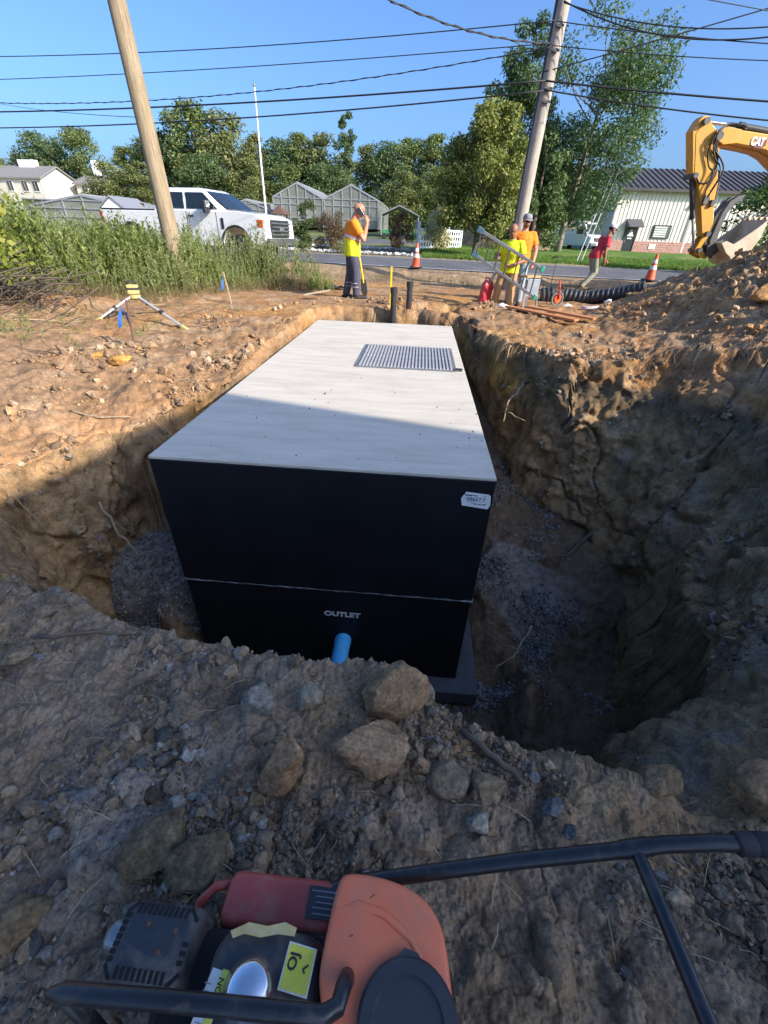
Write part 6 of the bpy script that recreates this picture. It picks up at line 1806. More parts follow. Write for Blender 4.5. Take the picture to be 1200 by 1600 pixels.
def person(label, loc, yaw, scale, J, skin, shirt, pants, boots, hair=None, cap=None, beard=None, glasses=False, sleeve=0.55, girth=1.14):
    """J: joints in a body frame (x right, y forward, z up) for a 1.78 m figure"""
    t = empty('person', loc, (0, 0, yaw), label, 'person')
    t.scale = (scale * girth, scale * girth, scale)
    hip, waist, chest, neck, head = [Vector(J[k]) for k in ('hip', 'waist', 'chest', 'neck', 'head')]
    hy, hp, hr = J.get('head_rot', (0, 0, 0))
    HM = Euler((hp, hr, hy), 'XYZ').to_matrix()
    by = J.get('twist', 0.0)
    sk = MB()
    # trunk
    T_ = [(hip + Vector((0, 0, -0.10)), 0.13, 0.10, 0), (hip, 0.165, 0.115, by * .2), (waist, 0.150, 0.110, by * .5), (chest + Vector((0, 0, -0.12)), 0.165, 0.115, by * .8), (chest, 0.175, 0.118, by), (chest + Vector((0, 0, 0.09)), 0.15, 0.095, by), (neck + Vector((0, 0, -0.02)), 0.065, 0.06, by)]
    rings(sk, T_)
    caps(sk, [neck + Vector((0, -0.01, -0.05)), neck.lerp(head, 0.35), neck.lerp(head, 0.7)], [0.062, 0.056, 0.055])
    # head
    def H(q): return head + HM @ Vector(q)
    sk.ball(H((0, -0.005, 0.035)), (0.076, 0.095, 0.090), 18, 12, HM)
    sk.ball(H((0, 0.022, -0.045)), (0.060, 0.070, 0.075), 16, 10, HM)
    sk.ball(H((0, 0.045, -0.085)), (0.035, 0.035, 0.028), 12, 8, HM)
    sk.ball(H((0, 0.093, -0.022)), (0.014, 0.018, 0.022), 8, 6, HM)
    sk.ball(H((0, 0.076, 0.022)), (0.052, 0.022, 0.014), 10, 6, HM)
    for s in (-1, 1):
        sk.ball(H((s * 0.076, -0.008, -0.012)), (0.010, 0.020, 0.032), 8, 6, HM)
    # limbs
    for s, S in ((1, 'r'), (-1, 'l')):
        sh = chest + Euler((0, 0, by)).to_matrix() @ Vector((s * 0.178, 0, 0.075))
        el, wr = Vector(J['elbow_' + S]), Vector(J['wrist_' + S])
        caps(sk, [sh, sh.lerp(el, 0.45), el], [0.056, 0.050, 0.041])
        caps(sk, [el, el.lerp(wr, 0.35), wr], [0.041, 0.041, 0.029])
        hd = Vector(J.get('hand_' + S, wr - el))
        hand(sk, wr, hd, J.get('palm_' + S, (-s, 0.2, 0)), J.get('curl_' + S, 0.7), 1.0, s)
        kn, an = Vector(J['knee_' + S]), Vector(J['ankle_' + S])
        hj = hip + Vector((s * 0.095, 0, -0.03))
        caps(sk, [hj, hj.lerp(kn, 0.5), kn], [0.080, 0.072, 0.056])
        caps(sk, [kn, kn.lerp(an, 0.4), an], [0.054, 0.054, 0.036])
    body = soft(obj('body', sk, skin, t), 0.011, 3)
    # shirt
    st = MB()
    g = 0.020
    hem = J.get('hem', 0.06)
    rings(st, [(hip + Vector((0, 0, -hem)), 0.195, 0.145, 0), (hip + Vector((0, 0, 0.04)), 0.190, 0.140, by * .2), (waist, 0.178, 0.136, by * .5), (chest + Vector((0, 0, -0.12)), 0.190, 0.140, by * .8), (chest, 0.197, 0.138, by), (chest + Vector((0, 0, 0.075)), 0.178, 0.115, by), (chest + Vector((0, 0, 0.115)), 0.12, 0.085, by), (neck + Vector((0, 0, -0.035)), 0.083, 0.072, by), (neck + Vector((0, 0, -0.02)), 0.072, 0.064, by)])
    for s, S in ((1, 'r'), (-1, 'l')):
        sh = chest + Euler((0, 0, by)).to_matrix() @ Vector((s * 0.170, 0, 0.070))
        el = Vector(J['elbow_' + S])
        e = sh.lerp(el, sleeve + 0.1)
        st.tube([sh + Vector((-s * 0.06, 0, 0.0)), sh, sh.lerp(e, 0.5), e], [0.075, 0.079, 0.076, 0.074], 14)
    so = soft(obj('shirt', st, shirt, t), 0.013, 4)
    # trousers
    tr = MB()
    rings(tr, [(hip + Vector((0, 0, -0.09)), 0.165, 0.118), (hip + Vector((0, 0, 0)), 0.180, 0.128), (hip + Vector((0, 0, 0.07)), 0.172, 0.125)])
    for s, S in ((1, 'r'), (-1, 'l')):
        hj = hip + Vector((s * 0.092, 0, -0.04)); kn, an = Vector(J['knee_' + S]), Vector(J['ankle_' + S])
        tr.tube([hj + Vector((0, 0, 0.05)), hj, hj.lerp(kn, 0.5), kn, kn.lerp(an, 0.45), kn.lerp(an, 0.85), an + (an - kn).normalized() * 0.02], [0.09, 0.098, 0.090, 0.076, 0.072, 0.066, 0.068], 16)
    soft(obj('trousers', tr, pants, t), 0.013, 4)
    for s, S in ((1, 'r'), (-1, 'l')):
        an = Vector(J['ankle_' + S]); f = Vector(J.get('toe_' + S, (0, 1, 0))).normalized()
        bt = MB()
        caps(bt, [an + Vector((0, 0, 0.06)), an + Vector((0, 0, -0.02))], [0.050, 0.052])
        base = Vector((an.x, an.y, an.z - 0.055))
        caps(bt, [base - f * 0.05, base + f * 0.06, base + f * 0.16], [0.042, 0.047, 0.040], 12, 0.8)
        soft(obj('boot', bt, boots, t), 0.010, 3)
    eye = pm('dark_eye', (0.02, 0.015, 0.012), 0.2, bump=0)
    for s in (-1, 1):
        obj('eye', MB().ball(H((s * 0.030, 0.083, 0.000)), (0.013, 0.008, 0.008), 8, 6, HM), eye, body, smooth=True)
    obj('mouth', MB().ball(H((0, 0.084, -0.062)), (0.024, 0.008, 0.006), 8, 6, HM), pm('lip', (0.22, 0.07, 0.055), 0.5, bump=0), body, smooth=True)
    if hair:
        hb = MB()
        hb.ball(H((0, -0.018, 0.040)), (0.079, 0.094, 0.086), 18, 12, HM)
        obj('hair', hb, hair, t, smooth=True)
    if beard:
        bb = MB()
        bb.ball(H((0, 0.040, -0.080)), (0.052, 0.048, 0.040), 14, 8, HM)
        bb.ball(H((0, 0.010, -0.060)), (0.064, 0.060, 0.045), 14, 8, HM)
        soft(obj('beard', bb, beard, t), 0.009, 3)
    if glasses:
        obj('sunglasses', MB().box(H((0, 0.098, 0.002)), (0.13, 0.018, 0.034), Euler((hp, hr, hy))), pm('black_lens', (0.01, 0.01, 0.012), 0.15, bump=0), t, bevel=0.006)
    if cap:
        col, brim = cap
        cb_ = MB()
        prof_ = []
        for (r_, z_) in ((0.090, 0.035), (0.092, 0.060), (0.086, 0.095), (0.066, 0.122), (0.030, 0.136), (0.004, 0.138)):
            prof_.append([H((r_ * math.cos(a) * 0.92, r_ * math.sin(a) * 1.14 - 0.006, z_)) for a in [2 * math.pi * k / 18 for k in range(18)]])
        cb_.loft(prof_)
        co_ = obj('cap', cb_, col, t, smooth=True)
        sg = brim
        bm_ = MB()
        up = [H((0.075 * math.cos(a), sg * (0.085 + 0.085 * max(0, math.sin(a))), 0.040 - 0.018 * max(0, math.sin(a)))) for a in [math.pi * k / 10 for k in range(11)]]
        dn = [H((0.075 * math.cos(a), sg * (0.085 + 0.085 * max(0, math.sin(a))), 0.032 - 0.018 * max(0, math.sin(a)))) for a in [math.pi * k / 10 for k in range(11)]]
        bm_.loft([up, dn], cap=True)
        obj('brim', bm_, col, co_)
    return t

def cloth(nm, c, var=0.12):
    m, nt, p = _nt(nm)
    co = ocoord(nt)
    n = noise(nt, 7, 5, 0.6, co, 0.8)
    nt.links.new(ramp(nt, n, [(0.3, [q * (1 - var) for q in c]), (0.7, [min(1, q * (1 + var)) for q in c])]), p.inputs['Base Color'])
    p.inputs['Roughness'].default_value = 0.85
    b = nd(nt, 'ShaderNodeBump', Strength=0.9, Distance=0.03)
    mp = nd(nt, 'ShaderNodeMapping'); mp.inputs['Scale'].default_value = (1, 1, 0.45); mp.inputs['Rotation'].default_value = (0.3, 0.5, 0)
    nt.links.new(co, mp.inputs['Vector'])
    nt.links.new(noise(nt, 9, 3, 0.5, mp.outputs[0], 1.2), b.inputs['Height'])
    nt.links.new(b.outputs[0], p.inputs['Normal'])
    return m

def vest_mat():
    """orange shoulders, silver tape, yellow lower half (as the garment is sewn)"""
    m = cloth('hi_vis_vest', (0.8, 0.5, 0.1), 0.0)
    nt = m.node_tree; p = nt.nodes['Principled BSDF']
    co = ocoord(nt)
    sx = nd(nt, 'ShaderNodeSeparateXYZ'); nt.links.new(co, sx.inputs[0])
    ad = nd(nt, 'ShaderNodeMath'); ad.operation = 'MULTIPLY_ADD'; nt.links.new(sx.outputs['Y'], ad.inputs[0]); ad.inputs[1].default_value = 0.35
    nt.links.new(sx.outputs['Z'], ad.inputs[2])
    mr = nd(nt, 'ShaderNodeMapRange'); nt.links.new(ad.outputs[0], mr.inputs[0]); mr.inputs[1].default_value = 0.85; mr.inputs[2].default_value = 1.55
    r_ = nt.nodes.new('ShaderNodeValToRGB'); r_.color_ramp.interpolation = 'CONSTANT'
    el = r_.color_ramp.elements
    st = [(0.0, (0.72, 0.74, 0.02)), (0.36, (0.74, 0.24, 0.03)), (0.40, (0.62, 0.62, 0.60)), (0.47, (0.80, 0.20, 0.012)), (0.53, (0.82, 0.24, 0.012))]
    while len(el) < len(st): el.new(0.5)
    for e, (p_, c) in zip(el, st): e.position = p_; e.color = rgba(c)
    nt.links.new(mr.outputs[0], r_.inputs[0]); nt.links.new(r_.outputs[0], p.inputs['Base Color'])
    return m
sk1 = skin_mat('tanned_skin', (0.42, 0.19, 0.105)); sk2 = skin_mat('brown_skin', (0.30, 0.135, 0.075)); sk3 = skin_mat('ruddy_skin', (0.46, 0.22, 0.14))
bootm = pm('work_boot', (0.12, 0.075, 0.045), 0.8, var=0.2); bootb = pm('black_boot', (0.025, 0.023, 0.022), 0.7)

# standing joints
def stand(**kw):
    J = dict(hip=(0, 0, 0.94), waist=(0, 0.0, 1.08), chest=(0, 0.0, 1.34), neck=(0, -0.005, 1.50), head=(0, 0.03, 1.655),
             elbow_r=(0.25, -0.03, 1.13), wrist_r=(0.25, 0.08, 0.89), elbow_l=(-0.25, -0.03, 1.13), wrist_l=(-0.25, 0.08, 0.89),
             knee_r=(0.10, 0.02, 0.50), ankle_r=(0.11, -0.02, 0.095), knee_l=(-0.10, 0.02, 0.50), ankle_l=(-0.11, -0.02, 0.095))
    J.update(kw)
    return J
# man on the phone, side on, facing right
P1 = (-0.93, 11.05, gz(-0.93, 11.05) - 0.02)
J1 = stand(chest=(0, 0.015, 1.34), neck=(0, 0.045, 1.50), head=(0, 0.115, 1.63), head_rot=(0, -0.42, 0),
           elbow_r=(0.23, 0.16, 1.12), wrist_r=(0.125, 0.235, 1.42), hand_r=(-0.10, -0.12, 0.9), palm_r=(-1, -0.3, 0.1), curl_r=0.55,
           elbow_l=(-0.24, -0.02, 1.12), wrist_l=(-0.22, 0.05, 0.87), knee_r=(0.09, 0.05, 0.50), ankle_r=(0.09, 0.06, 0.095), knee_l=(-0.10, -0.02, 0.5), ankle_l=(-0.10, -0.10, 0.095), hem=0.12)
phone_man = person('bald man in orange and yellow hi vis vest talking on a phone', P1, R(-78), 1.04, J1, sk1, vest_mat(), cloth('navy_trousers', (0.062, 0.060, 0.088)), bootb, girth=1.26)
_pm = Matrix.Translation(P1) @ Matrix.Rotation(R(-78), 4, 'Z') @ Matrix.Diagonal((1.04 * 1.26, 1.04 * 1.26, 1.04, 1))
ph = obj('mobile_phone', MB().box((0, 0, 0), (0.012, 0.075, 0.15)), pm('phone_black', (0.02, 0.02, 0.025), 0.2, bump=0), bevel=0.005, label='dark phone held to the ear of the man in the vest', cat='phone')
ph.matrix_world = _pm @ Matrix.Translation((0.098, 0.125, 1.60)) @ Euler((R(38), 0, 0)).to_matrix().to_4x4()
# silver bands round the trouser legs
for s, xx, yy in (('r', 0.09, 0.055), ('l', -0.10, -0.09)):
    mb = MB()
    for zz_ in (0.24, 0.31):
        yo = yy * (1 - (zz_ - 0.095) / 0.8)
        mb.lathe([(0.0745, zz_), (0.0745, zz_ + 0.018)], (xx, yo * 0.9 + 0.004, 0), 20, cap=False)
    obj('reflective_band', mb, pm('reflective_grey', (0.30, 0.30, 0.31), 0.5), phone_man)

# bald man in yellow shirt carrying the ladder: faces left towards the camera
P2_ = (2.56, 10.80, gz(2.56, 10.80) - 0.03)
J2 = stand(hip=(0, 0, 0.92), chest=(0, 0.05, 1.32), neck=(0, 0.08, 1.48), head=(0, 0.14, 1.62), head_rot=(0.15, -0.35, 0),
           elbow_r=(0.27, 0.10, 1.10), wrist_r=(0.17, 0.36, 1.12), hand_r=(-0.3, 0.9, 0.2), palm_r=(-0.6, -0.1, -0.8), curl_r=1.0,
           elbow_l=(-0.27, 0.08, 1.08), wrist_l=(-0.10, 0.30, 0.98), hand_l=(0.8, 0.5, 0.1), palm_l=(0.3, -0.6, 0.5), curl_l=1.0,
           knee_r=(0.15, 0.05, 0.49), ankle_r=(0.20, -0.02, 0.095), knee_l=(-0.11, 0.04, 0.49), ankle_l=(-0.13, 0.0, 0.095), hem=0.10)
person('balding man in bright yellow shirt carrying the ladder', P2_, R(152), 0.98, J2, sk2, cloth('yellow_shirt', (0.70, 0.76, 0.015)), cloth('tan_trousers', (0.40, 0.25, 0.115)), bootm)
# man in orange shirt and cap behind him
P3_ = (2.98, 11.65, gz(2.98, 11.65))
J3 = stand(head_rot=(0.25, -0.12, 0), elbow_r=(0.27, 0.0, 1.12), wrist_r=(0.22, 0.22, 1.0), elbow_l=(-0.27, -0.02, 1.11), wrist_l=(-0.24, 0.12, 0.88), twist=0.1)
person('man in orange t shirt and grey cap standing behind the ladder carrier', P3_, R(172), 1.04, J3, sk3, cloth('orange_shirt', (0.80, 0.215, 0.012)), cloth('pale_jeans', (0.30, 0.38, 0.48)), bootm,
       hair=pm('brown_hair', (0.10, 0.06, 0.035), 0.8), cap=(cloth('grey_cap', (0.25, 0.24, 0.24)), 1), beard=pm('brown_beard', (0.13, 0.07, 0.04), 0.9), glasses=True)
# man in red shirt walking to the right
P4_ = (6.02, 14.85, gz(6.02, 14.85))
J4 = stand(hip=(0, -0.02, 0.92), waist=(0, 0.02, 1.06), chest=(0, 0.14, 1.29), neck=(0, 0.20, 1.44), head=(0, 0.27, 1.585), head_rot=(0.1, -0.2, 0),
           elbow_r=(0.24, 0.10, 1.04), wrist_r=(0.23, 0.14, 0.80), elbow_l=(-0.23, 0.28, 1.06), wrist_l=(-0.20, 0.42, 0.84),
           knee_r=(0.10, 0.04, 0.50), ankle_r=(0.10, -0.24, 0.13), knee_l=(-0.10, 0.10, 0.50), ankle_l=(-0.10, -0.02, 0.095))
person('man in red shirt and pale cap walking beside the road', P4_, R(-82), 1.0, J4, sk2, cloth('red_shirt', (0.56, 0.035, 0.05)), cloth('olive_trousers', (0.33, 0.31, 0.22)), bootm,
       hair=pm('black_hair', (0.02, 0.017, 0.015), 0.8), cap=(cloth('pale_cap', (0.55, 0.53, 0.53)), 1), beard=pm('black_beard', (0.03, 0.024, 0.02), 0.9))

# ------------------------------------------------------------------ tools and clutter
# ladder section, held slanting
la, lb, lc, ld = Vector((1.67, 10.30, 1.44)), Vector((3.13, 10.32, 0.78)), Vector((1.64, 10.42, 1.02)), Vector((3.12, 10.44, 0.23))
lad = empty('ladder', (2.4, 10.38, 0.2), (0, 0, 0), 'grey ladder section with green feet held slanting by two men', 'ladder')
off = -Vector((2.4, 10.38, 0.2))
fib = pm('grey_fibreglass', (0.13, 0.135, 0.145), 0.45, 0.3, var=0.12)
for a, b_ in ((la, lb), (lc, ld)):
    obj('rail', MB().bar(a + off, b_ + off, 0.03, 0.06), fib, lad, bevel=0.006)
for i in range(7):
    t_ = 0.06 + 0.145 * i
    p_, q_ = la.lerp(lb, t_), lc.lerp(ld, t_)
    obj('rung', MB().tube([p_ + off, q_ + off], 0.015, 10), pm('rung_grey', (0.12, 0.12, 0.12), 0.5, 0.4), lad, smooth='auto')
for p_ in (lb, ld):
    d_ = (lb - la).normalized()
    obj('foot', MB().bar(p_ + off - d_ * 0.02, p_ + off + d_ * 0.05, 0.06, 0.11), pm('green_foot', (0.02, 0.30, 0.17), 0.5), lad, bevel=0.01)
for p_ in (la, lc):
    d_ = (lb - la).normalized()
    obj('bracket', MB().bar(p_ + off + d_ * 0.0, p_ + off + d_ * 0.14, 0.05, 0.11), pm('blue_bracket', (0.035, 0.085, 0.12), 0.5), lad, bevel=0.01)

# upright black pipes behind the tank
pvc = pm('black_pvc', (0.026, 0.027, 0.030), 0.45, var=0.15, dirt=(0.2, 0.15, 0.1), dirt_amt=0.2)
for i, (x_, y_, zt, lbl) in enumerate(((0.03, 9.3, 0.42, 'left and nearer upright black pipe behind the tank'), (0.36, 9.9, 0.48, 'right and farther upright black pipe behind the tank'))):
    vp = empty('vent_pipe', (x_, y_, -0.9), (0, 0, 0), lbl, 'pipe')
    h_ = zt + 0.9
    obj('pipe_shaft', MB().lathe([(0.058, 0), (0.058, h_), (0.050, h_), (0.050, h_ - 0.3)], (0, 0, 0), 20, cap=False), pvc, vp, smooth='auto')
    obj('pipe_coupling', MB().lathe([(0.058, h_ - 0.10), (0.070, h_ - 0.10), (0.072, h_ + 0.004), (0.062, h_ + 0.004)], (0, 0, 0), 20, cap=False).lathe([(0.058, 0.72), (0.066, 0.72), (0.066, 0.80), (0.058, 0.80)], (0, 0, 0), 20, cap=False), pvc, vp, smooth='auto')
ystake = pm('yellow_paint', (0.70, 0.50, 0.02), 0.5, var=0.08)
obj('grade_stake', MB().bar((-0.03, 9.62, -0.6), (-0.03, 9.60, 0.76), 0.035, 0.02), ystake, label='yellow grade stake beside the black pipes', cat='stake')

# laser level tripod
tp = empty('survey_tripod', (-3.92, 7.1, 0.02), (0, 0, 0), 'low yellow and silver survey tripod on the left bank', 'tripod')
hz_ = 0.36
def tl(x_, y_): return Vector((x_ + 3.92, y_ - 7.1, gz(x_, y_) - 0.02))
yh = pm('tripod_yellow', (0.50, 0.39, 0.14), 0.6, dirt=(0.4, 0.33, 0.22), dirt_amt=0.4)
for (x_, y_) in ((-4.32, 6.62), (-3.10, 6.85), (-3.98, 7.85)):
    f_ = tl(x_, y_)
    top_ = Vector((0, 0, hz_)) + Vector((f_.x, f_.y, 0)).normalized() * 0.06
    lg = obj('leg', MB().bar(top_, top_.lerp(f_, 0.9), 0.045, 0.022), pm('leg_alloy', (0.50, 0.50, 0.49), 0.4, 0.5), tp, bevel=0.004)
    obj('leg_tip', MB().bar(top_.lerp(f_, 0.86), f_, 0.055, 0.03), yh, lg)
    obj('leg_clamp', MB().bar(top_.lerp(f_, 0.44), top_.lerp(f_, 0.50), 0.06, 0.04), blackp, lg)
obj('tripod_head', MB().lathe([(0.03, hz_ - 0.05), (0.085, hz_ - 0.02), (0.085, hz_ + 0.02), (0.03, hz_ + 0.03)], (0, 0, 0), 12), yh, tp, smooth='auto')
lv = empty('laser_level', (-3.92, 7.1, 0.02 + hz_ + 0.03), (0, 0, 0.4), 'yellow laser level box on the tripod head', 'laser level')
obj('case', MB().box((0, 0, 0.065), (0.16, 0.14, 0.13)), yh, lv, bevel=0.02)
obj('lens_band', MB().box((0, 0, 0.075), (0.164, 0.144, 0.04)), blackp, lv, bevel=0.01)
obj('handle', MB().tube([(-0.06, 0, 0.13), (-0.05, 0, 0.17), (0.05, 0, 0.17), (0.06, 0, 0.13)], 0.012, 8), blackp, lv, smooth=True)
blue_r = pm('blue_ribbon', (0.03, 0.12, 0.36), 0.6)
for i, (x_, y_, h_, lbl, dx) in enumerate(((-3.24, 5.55, 0.52, 'rusty stake with blue and pink ribbon in front of the tripod', -0.02), (-3.24, 9.42, 0.56, 'pale stake with blue ribbon right of the tripod', -0.08))):
    z_ = gz(x_, y_)
    sk_ = empty('survey_stake', (x_, y_, z_), (0, 0, 0), lbl, 'stake')
    obj('shaft', MB().bar((0, 0, -0.1), (dx + (0.08 if i == 0 else 0), 0, h_), 0.028, 0.016), pm('rusty_stake', (0.16, 0.09, 0.06), 0.8) if i == 0 else pm('stake_wood', (0.42, 0.30, 0.2), 0.8), sk_)
    obj('ribbon', MB().add([(dx, 0.0, h_ - 0.05), (dx - 0.07, -0.03, h_ - 0.20), (dx - 0.10, -0.02, h_ - 0.32), (dx - 0.05, -0.01, h_ - 0.30), (dx - 0.02, 0, h_ - 0.16)], [(0, 1, 2, 3, 4)]).add([(dx, 0.02, h_ - 0.05), (dx + 0.03, 0.03, h_ - 0.2), (dx + 0.05, 0.03, h_ - 0.3), (dx + 0.02, 0.02, h_ - 0.3)], [(0, 1, 2, 3)]), blue_r, sk_)
# red canister with a wooden handled tool
rc = empty('fuel_can', (2.12, 10.95, gz(2.12, 10.95)), (0, R(8), 0.3), 'red fuel can standing in loose soil left of the ladder', 'fuel can')
redp = pm('red_plastic', (0.55, 0.035, 0.045), 0.4, var=0.08)
obj('can_body', MB().loft([[Vector((a * sx, b_ * sx, z_)) for a, b_ in ((-.12, -.08), (.12, -.08), (.12, .08), (-.12, .08))] for z_, sx in ((0.0, 0.95), (0.04, 1.0), (0.42, 1.0), (0.52, 0.7))]), redp, rc, bevel=0.02)
obj('can_spout', MB().tube([(0.05, 0, 0.50), (0.08, 0, 0.64), (0.13, 0, 0.70)], [0.04, 0.035, 0.03], 12), pm('cream_plastic', (0.62, 0.56, 0.40), 0.5), rc, smooth='auto')
obj('can_handle', MB().tube([(-0.09, 0, 0.50), (-0.08, 0, 0.57), (0.0, 0, 0.57), (0.02, 0, 0.51)], 0.015, 8), redp, rc, smooth=True)
# step stool
ss = empty('step_stool', (3.16, 11.2, gz(3.16, 11.2)), (0, 0, R(25)), 'grey step stool with wooden top between the men and the pole', 'step stool')
for s in (-0.16, 0.16):
    for u_ in (-0.12, 0.12):
        obj('leg', MB().bar((s * 1.2, u_ * 1.6, 0), (s, u_, 0.68), 0.035, 0.035), pm('stool_alloy', (0.42, 0.43, 0.44), 0.4, 0.5), ss)
obj('top', MB().box((0, 0, 0.70), (0.40, 0.30, 0.05)), pm('stool_wood', (0.40, 0.28, 0.13), 0.7), ss, bevel=0.01)
obj('side_panel', MB().box((0, -0.17, 0.48), (0.36, 0.02, 0.36)), pm('stool_panel', (0.22, 0.25, 0.28), 0.5), ss, bevel=0.01)
# measuring wheel
mw = empty('measuring_wheel', (3.85, 11.05, gz(3.85, 11.05)), (0, 0, R(20)), 'orange measuring wheel lying upright beside the corrugated pipe', 'measuring wheel')
obj('tyre', MB().lathe([(0.135, -0.02), (0.16, -0.02), (0.16, 0.02), (0.135, 0.02), (0.135, -0.02)], (0, 0, 0.17), 28, Matrix.Rotation(R(90), 3, 'X'), cap=False), pm('grey_tyre', (0.16, 0.17, 0.18), 0.7), mw, smooth='auto')
obj('hub', MB().lathe([(0.02, -0.03), (0.085, -0.03), (0.095, 0), (0.085, 0.03), (0.02, 0.03)], (0, 0, 0.17), 20, Matrix.Rotation(R(90), 3, 'X')), conem, mw, smooth='auto')
obj('fork', MB().tube([(0, -0.05, 0.17), (-0.04, -0.05, 0.42), (-0.05, 0, 0.55)], 0.016, 8), redp, mw, smooth=True)
# T handled probe
pb = empty('probe_rod', (3.80, 11.6, gz(3.80, 11.6)), (0, 0, 0), 'thin black T handled probe rod stuck in the soil', 'probe')
obj('rod', MB().tube([(0, 0, -0.2), (0.03, 0, 1.0)], 0.010, 8), blackp, pb, smooth=True)
obj('handle', MB().tube([(-0.08, 0, 0.98), (0.14, 0, 1.02)], 0.014, 8), blackp, pb, smooth=True)
# corrugated black pipe
def corrugated(pts, r, label, per=0.11):
    pts = [Vector(q) for q in pts]
    Q, RR_ = [], []
    for i in range(len(pts) - 1):
        a, b_ = pts[i], pts[i + 1]
        L_ = (b_ - a).length
        n_ = max(2, int(L_ / (per / 4)))
        for k in range(n_):
            Q.append(a.lerp(b_, k / n_)); RR_.append(r * (1.0 if (len(Q) // 2) % 2 else 0.86))
    return obj('corrugated_pipe', MB().tube(Q, RR_, 16), pm('corrugated_black', (0.030, 0.032, 0.036), 0.5, var=0.2, dirt=(0.16, 0.13, 0.1), dirt_amt=0.3), smooth='auto', angle=25, label=label, cat='pipe')
corrugated([g3(4.35, 12.1, 0.12), g3(4.9, 11.9, 0.12), g3(5.5, 11.5, 0.11), g3(5.9, 11.2, 0.08)], 0.17, 'black corrugated pipe lying in front of the red shirted man')
corrugated([g3(3.85, 12.3, 0.10), g3(4.2, 12.25, 0.12)], 0.20, 'short black corrugated pipe end behind the measuring wheel')
# plastic sheet trailing from the pipe
def sheet(pts, w, name, mat, label, cat, seed=0):
    rs = np.random.RandomState(seed)
    rows = []
    for i, q in enumerate(pts):
        q = Vector(q)
        row = []
        for k in range(7):
            y_ = (k / 6 - 0.5) * w
            row.append(Vector((q.x + rs.normal(0, .02), q.y + y_, gz(q.x, q.y + y_) + 0.02 + abs(rs.normal(0, .045)))))
        rows.append(row)
    o = obj(name, MB().loft(rows, cap=False, closed=False), mat, smooth=True, label=label, cat=cat, fix=False)
    o.modifiers.new('thick', 'SOLIDIFY').thickness = 0.006
    o.modifiers.new('sub', 'SUBSURF').levels = 1
    return o
sheet([(5.7 + 0.13 * i, 11.35 - 0.07 * i, 0) for i in range(10)], 0.7, 'plastic_sheet', pm('dark_film', (0.05, 0.055, 0.065), 0.35, var=0.3), 'crumpled dark plastic sheet at the end of the corrugated pipe', 'sheet', 3)
sheet([(-4.05 + 0.16 * i, 14.6 - 0.06 * i, 0) for i in range(9)], 0.5, 'silt_fabric', pm('grey_fabric', (0.06, 0.065, 0.075), 0.7, var=0.25), 'dark grey silt fabric lying left of the man on the phone', 'fabric', 4)
sheet([(-1.75 + 0.1 * i, 12.6, 0) for i in range(6)], 0.5, 'black_tarp', pm('black_film', (0.015, 0.015, 0.018), 0.4, var=0.3), 'black tarp heaped beside the man on the phone', 'tarp', 5)
wpl = pm('white_plastic', (0.62, 0.60, 0.57), 0.5, var=0.08)
for i, (x_, y_, w_, lbl) in enumerate(((3.97, 10.65, 0.22, 'white crumpled bag left of the corrugated pipe'), (4.25, 10.05, 0.40, 'pinkish white torn sack in front of the corrugated pipe'), (2.42, 10.30, 0.34, 'dusty white sack by the feet of the yellow shirted man'), (4.75, 10.4, 0.2, 'small pale scrap right of the torn sack'))):
    V_, F_ = IC2
    V_ = V_ * (1 + 0.25 * np.random.RandomState(i).normal(size=(len(V_), 1)))
    me = np_mesh('sack', V_ * np.array([w_ / 2, w_ * 0.3, 0.05]), F_, smooth=True)
    obj('sack', me, wpl if i != 1 else pm('pink_plastic', (0.58, 0.46, 0.43), 0.5), loc=(x_, y_, gz(x_, y_) + 0.03), label=lbl, cat='sack')
# orange boards on the ground
obr = pm('orange_board', (0.46, 0.19, 0.075), 0.75, var=0.15, scale=4)
for i, (a, b_, lbl) in enumerate((((2.35, 9.55), (3.35, 8.35), 'orange brown board lying right of the tank, nearer one'), ((2.75, 9.45), (3.75, 8.55), 'orange brown board lying right of the tank, farther one'))):
    obj('board', MB().bar(g3(a[0], a[1], 0.06), g3(b_[0], b_[1], 0.07), 0.16, 0.035), obr, label=lbl, cat='board', bevel=0.004)
obj('wood_stake', MB().bar((-1.97, 10.5, 0.10), (-1.39, 10.6, 0.20), 0.06, 0.03), pm('grey_wood', (0.40, 0.32, 0.22), 0.85), label='grey wooden lath lying left of the man on the phone', cat='lath')
# shovel standing behind the man's legs
sv = empty('shovel', (-0.70, 11.5, gz(-0.70, 11.5)), (0, 0, 0), 'yellow handled shovel standing blade down behind the man on the phone', 'shovel')
obj('handle', MB().tube([(0.0, 0, 0.28), (-0.10, 0, 0.82)], 0.022, 10), ystake, sv, smooth='auto')
obj('blade', MB().prism([(-0.07, 0.36), (0.06, 0.34), (0.10, 0.10), (0.06, -0.06), (0.0, -0.02), (-0.06, 0.12)], -0.012, 0.012), ydark, sv, bevel=0.006)
